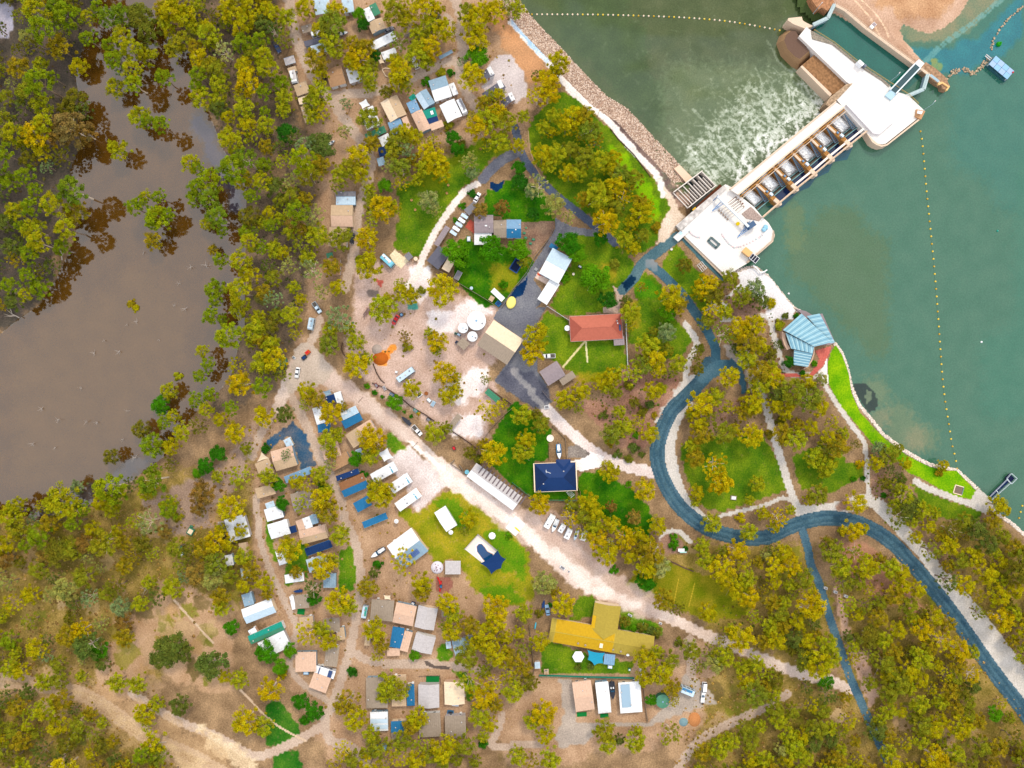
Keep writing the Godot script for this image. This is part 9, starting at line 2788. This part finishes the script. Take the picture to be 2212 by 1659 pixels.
func trees() -> void:
	# read the hand placed ones
	for t in TREES:
		for w in TREES[t].split(" ", false):
			var f := nums(w.substr(1))
			var q := Z(t.to_int(), f[0], f[1])
			placed.append([w[0], q, f[2] * 0.25 * S * 1.12, true])
			note(q)
	# fill the bush by kind, keeping off water and what is there already
	for fo in FORESTS:
		var poly := pts(fo[0])
		var lo := poly[0]
		var hi := poly[0]
		for a in poly:
			lo = lo.min(a)
			hi = hi.max(a)
		var kinds: String = fo[1]
		var gap: float = fo[2]
		var tries := int((hi.x - lo.x) * (hi.y - lo.y) / (gap * gap) * 5.0)
		for i in tries:
			var q := Vector2(rng.randf_range(lo.x, hi.x), rng.randf_range(lo.y, hi.y))
			var dense: float = fo[3]
			var patch := sin(q.x * 0.045 + q.y * 0.021) * sin(q.y * 0.052 - q.x * 0.017)
			if not Geometry2D.is_point_in_polygon(q, poly) or rng.randf() > dense or near(q, gap * (1.0 + maxf(0.0, -patch) * 1.5 * (1.25 - dense))):
				continue
			if q.x < 560 and Geometry2D.is_point_in_polygon(q, lagoon) and rng.randf() < 0.85:
				continue
			var r := rng.randf_range(2.5, 4.6) + 1.7 * pow(rng.randf(), 3.0)
			placed.append([kinds[rng.randi() % kinds.length()], q, r, false])
			note(q)
	# which are individuals: the largest 300 gums in view, and every garden tree or shrub
	var order := []
	for i in placed.size():
		var q: Vector2 = placed[i][1]
		var seen_: bool = q.x > -15 and q.x < 2227 and q.y > -15 and q.y < 1674
		if placed[i][0] != "g" and placed[i][2] >= 2.3 and seen_:
			order.append([placed[i][2] + (0.9 if placed[i][3] else 0.0), i])
	order.sort_custom(func(a, b): return a[0] > b[0] or (a[0] == b[0] and a[1] < b[1]))
	var single := {}
	for k in mini(300, order.size()):
		single[order[k][1]] = true
	var gn := 0
	var sn := 0
	var rest := {}
	var named := []
	for i in placed.size():
		var w: Array = placed[i]
		var tone: String = w[0]
		var r: float = w[2]
		var kind := "gum"
		var vr := (i * 7 + int(r * 10)) % 6
		if tone == "g" or tone == "d" and w[3] and r > 4.8:
			kind = "dense"
		elif tone == "w":
			kind = "tall" if i % 3 else "gum"
		elif tone == "s" and i % 2 or tone == "d" and i % 3 == 0:
			kind = "sparse"
		elif i % 7 == 0:
			kind = "sparse"
		if r < 2.3 and tone != "w":
			kind = "shrub"
		vr = vr % (6 if kind == "gum" else 3)
		var hc := r * (1.75 if kind == "gum" else (2.7 if kind == "tall" else (1.2 if kind == "dense" else 0.6)))
		if kind == "sparse":
			hc = r * 1.7
		var q: Vector2 = w[1]
		var at := W(q.x, q.y, hc)
		at.y = 0.0
		var mq := Vector2(at.x / S + 1106.0, at.z / S + 829.5)
		at.y = maxf(land_height(mq) if (mq.x < 560.0 or mq.x > 1080.0) else 0.0, -1.9)
		var bs := Basis(Vector3.UP, rng.randf() * TAU).scaled(Vector3(r, r * rng.randf_range(0.92, 1.12), r))
		var k := rng.randi() % 4
		var bushy := kind == "shrub" or tone == "g"
		if bushy and q.x > -15 and q.x < 2227 and q.y > -15 and q.y < 1674:
			gn += 1
			named.append([kind, vr, tone, k, Transform3D(bs, at), r, q])
		elif single.has(i):
			named.append([kind, vr, tone, k, Transform3D(bs, at), r, q])
		else:
			var key := "%s|%d|%s" % [kind, vr % 2, tone]
			if not rest.has(key):
				rest[key] = []
			rest[key].append(Transform3D(bs, at))
	label_trees(named)
	# the remaining smaller bush trees as one mass
	var mass := Node3D.new()
	put(mass, "woodland", "mass of smaller gum trees filling the bush between the larger ones", "", "", "stuff")
	var total := 0
	for key in rest:
		var a: PackedStringArray = key.split("|")
		multi(mass, "crowns", crown(a[0], a[1].to_int()), crown_material(a[2], a[1].to_int() + 1), rest[key])
		multi(mass, "trunks", trunk(a[0], a[1].to_int()), mat(T(150, 130, 112), 0.9), rest[key])
		total += rest[key].size()
	print("trees: ", named.size(), " single, ", total, " in the mass")
	undergrowth()


func multi(parent: Node3D, called: String, m: Mesh, mt: Material, list: Array) -> void:
	var mm := MultiMesh.new()
	mm.transform_format = MultiMesh.TRANSFORM_3D
	mm.mesh = m
	mm.instance_count = list.size()
	for i in list.size():
		mm.set_instance_transform(i, list[i])
	var mi := MultiMeshInstance3D.new()
	mi.multimesh = mm
	mi.material_override = mt
	var k := 0
	var nm := called
	while parent.has_node(NodePath(nm)):
		k += 1
		nm = "%s_%03d" % [called, k]
	mi.name = nm
	parent.add_child(mi)


func label_trees(named: Array) -> void:
	var spots := []
	for l in landmarks:
		if l[1] != "":
			var ph: String = l[1]
			if not ph.begins_with("the "):
				ph = "the " + ph
			spots.append([l[0], ph])
	for q in [["the photo's top left corner", 0, 0], ["the photo's bottom left corner", 0, 1659], ["the photo's bottom right corner", 2212, 1659], ["the left edge's midpoint", 0, 700], ["the sandy track lower left", 250, 1544], ["the lagoon's top end", 330, 90], ["the lagoon's right shore", 530, 560], ["the lagoon's lower shore", 300, 1060], ["the lagoon's left shore", 140, 540], ["the islet in the lagoon", 340, 470], ["the bare ground lower left", 400, 1350], ["the side road lower right", 1830, 1450], ["the road bend lower right", 2100, 1390], ["the road's S bend", 1780, 1120], ["the round park lawn", 1590, 1010], ["the riverside lawn", 1340, 400], ["the park's middle path", 1680, 960], ["the sports lawn", 1500, 1290], ["the asphalt road end above the loop", 1560, 780], ["the dirt lane above the yard", 765, 540], ["the dirt track left of the yard", 665, 770], ["the top edge's midpoint", 1106, 0], ["the bottom edge's midpoint", 1106, 1659]]:
		var p := W(q[1], q[2])
		spots.append([Vector2(p.x, p.z), q[0]])
	var groups := {}
	for i in named.size():
		var w: Array = named[i]
		var p := Vector2(w[4].origin.x, w[4].origin.z)
		var best := 1e9
		var who := ""
		var off := Vector2.ZERO
		for s in spots:
			var d := p.distance_squared_to(s[0])
			if d < best:
				best = d
				who = s[1]
				off = p - s[0]
		var dir: String = ["right of", "below right of", "below", "below left of", "left of", "above left of", "above", "above right of"][posmod(roundi(off.angle() / (PI / 4)), 8)]
		var short := who
		var sw := who.split(" ")
		if sw.size() > 6:
			short = " ".join(sw.slice(0, 6)).trim_suffix(",")
			while short.get_slice(" ", short.get_slice_count(" ") - 1) in ["the", "of", "a", "in", "with", "by", "and", "at", "on", "below", "above", "right", "left", "under", "among", "beside", "or"]:
				short = short.substr(0, short.rfind(" ")).trim_suffix(",")
		var what: String = "shrub" if w[0] == "shrub" else ("garden tree" if w[2] == "g" else "gum tree")
		var size := "small" if w[5] < 3.0 else ("large" if w[5] > 4.3 else "middling")
		if what == "shrub":
			size = "small" if w[5] < 1.6 else "broad"
		var key := "%s %s %s %s %s" % [size, TONES[w[2]][0], what, dir, short]
		if not groups.has(key):
			groups[key] = []
		groups[key].append([best, i, what, w])
	for key in groups:
		var g: Array = groups[key]
		g.sort_custom(func(a, b): return a[0] < b[0])
		for j in g.size():
			var w: Array = g[j][3]
			var what: String = g[j][2]
			var lb: String = key if g.size() == 1 else (key + ", " + ("nearest" if j == 0 else ordinal(j + 1) + " nearest"))
			var o := Node3D.new()
			o.transform = w[4]
			put(o, {"shrub": "shrub", "garden tree": "garden_tree", "gum tree": "gum_tree"}[what], lb, "shrub" if what == "shrub" else "tree", {"shrub": "shrubs about the park and camp", "garden tree": "leafy green garden trees", "gum tree": "gum trees of the camp and bush"}[what])
			part("trunk", trunk(w[0], w[1] % 3), mat(T([226, 158, 196, 232][w[3]], [206, 136, 176, 216][w[3]], [184, 112, 156, 198][w[3]]), 0.9), o)
			part("crown", crown(w[0], w[1]), crown_material(w[2], w[3]), o)


func undergrowth() -> void:
	var tuft := MB.new()
	var r := RandomNumberGenerator.new()
	r.seed = 99
	for i in 26:
		var d := Vector3(r.randfn(), absf(r.randfn()) * 0.7, r.randfn()).normalized()
		var at := d * Vector3(0.5, 0.45, 0.5) * pow(r.randf(), 0.4)
		var t1 := d.cross(Vector3(r.randf_range(-1, 1), r.randf_range(-1, 1), r.randf_range(-1, 1))).normalized() * 0.2
		var t2 := d.cross(t1).normalized() * 0.14
		tuft.col = Color.WHITE * r.randf_range(0.7, 1.0)
		tuft.quad(at - t1 - t2, at + t1 - t2, at + t1 + t2, at - t1 + t2, Vector3.UP)
	var m := tuft.mesh()
	var places := []
	var beds := [["-170,1150 480,1060 520,1290 470,1330 330,1500 -170,1450", 2600, 0], ["-170,1500 200,1520 420,1700 -170,1780", 1500, 0], ["1490,1400 1660,1430 1850,1510 1960,1780 1440,1780", 1600, 0], ["1800,1220 1950,1200 2300,1650 2300,1780 1960,1780 1830,1460", 1700, 0], ["2000,1120 2110,1120 2350,1330 2350,1500 2120,1330", 500, 0], ["345,-100 600,-100 610,200 690,330 690,500 640,720 590,820 520,760 535,600 530,400 450,240 415,150", 1500, 1], ["-170,-100 230,-100 155,150 165,310 145,480 80,640 0,700 -170,700", 1100, 1], ["1340,780 1400,760 1470,830 1410,940 1360,970 1280,900 1240,860", 420, 2], ["1500,880 1640,850 1690,900 1790,930 1700,960 1640,930 1520,940", 300, 2], ["1430,1160 1560,1190 1740,1240 1800,1440 1640,1400 1500,1330 1620,1290", 800, 2], ["1550,620 1660,650 1690,760 1700,830 1620,740", 260, 2], ["780,600 1060,680 1050,930 960,900 800,800", 60, 0], ["620,0 1100,0 1110,290 800,430 700,300", 420, 0], ["540,880 1000,1250 1150,1330 1100,1640 720,1640 560,1350", 520, 0], ["1870,1020 1960,1020 1950,1090 1880,1080", 90, 2], ["480,980 560,900 600,900 560,1060 470,1150 420,1160", 260, 0]]
	var cols := [[[150, 116, 66], [168, 136, 70], [128, 104, 60], [140, 124, 50], [176, 144, 96]], [[96, 96, 50], [120, 112, 60], [110, 90, 60], [80, 90, 50]], [[110, 96, 40], [140, 110, 60], [84, 104, 30], [120, 120, 50], [150, 116, 90]]]
	for bd in beds:
		var poly := pts(bd[0])
		var lo := poly[0]
		var hi := poly[0]
		for a in poly:
			lo = lo.min(a)
			hi = hi.max(a)
		for i in int(bd[1]):
			var q := Vector2(rng.randf_range(lo.x, hi.x), rng.randf_range(lo.y, hi.y))
			if not Geometry2D.is_point_in_polygon(q, poly) or q.x < 560 and Geometry2D.is_point_in_polygon(q, lagoon):
				continue
			if bd[2] == 0 and q.x > 250 and q.x < 500 and q.y > 1290 and q.y < 1490 and rng.randf() < 0.9:
				continue
			var c: Array = cols[bd[2]][rng.randi() % cols[bd[2]].size()]
			places.append([q, rng.randf_range(0.35, 1.5) * rng.randf_range(0.6, 1.0), c])
	var mm := MultiMesh.new()
	mm.transform_format = MultiMesh.TRANSFORM_3D
	mm.use_colors = true
	mm.mesh = m
	mm.instance_count = places.size()
	for i in places.size():
		var q: Vector2 = places[i][0]
		var p := W(q.x, q.y)
		var s: float = places[i][1]
		mm.set_instance_transform(i, Transform3D(Basis(Vector3.UP, rng.randf() * TAU).scaled(Vector3(s, s * 0.7, s)), p))
		var c: Array = places[i][2]
		mm.set_instance_color(i, lin(c[0] * 1.18, c[1] * 1.18, c[2] * 1.18))
	var um := StandardMaterial3D.new()
	um.vertex_color_use_as_albedo = true
	um.roughness = 0.9
	um.metallic_specular = 0.03
	um.cull_mode = BaseMaterial3D.CULL_DISABLED
	var mi := MultiMeshInstance3D.new()
	mi.multimesh = mm
	mi.material_override = um
	put(mi, "undergrowth", "low dry scrub and tussocks scattered over the bush floor", "", "", "stuff")
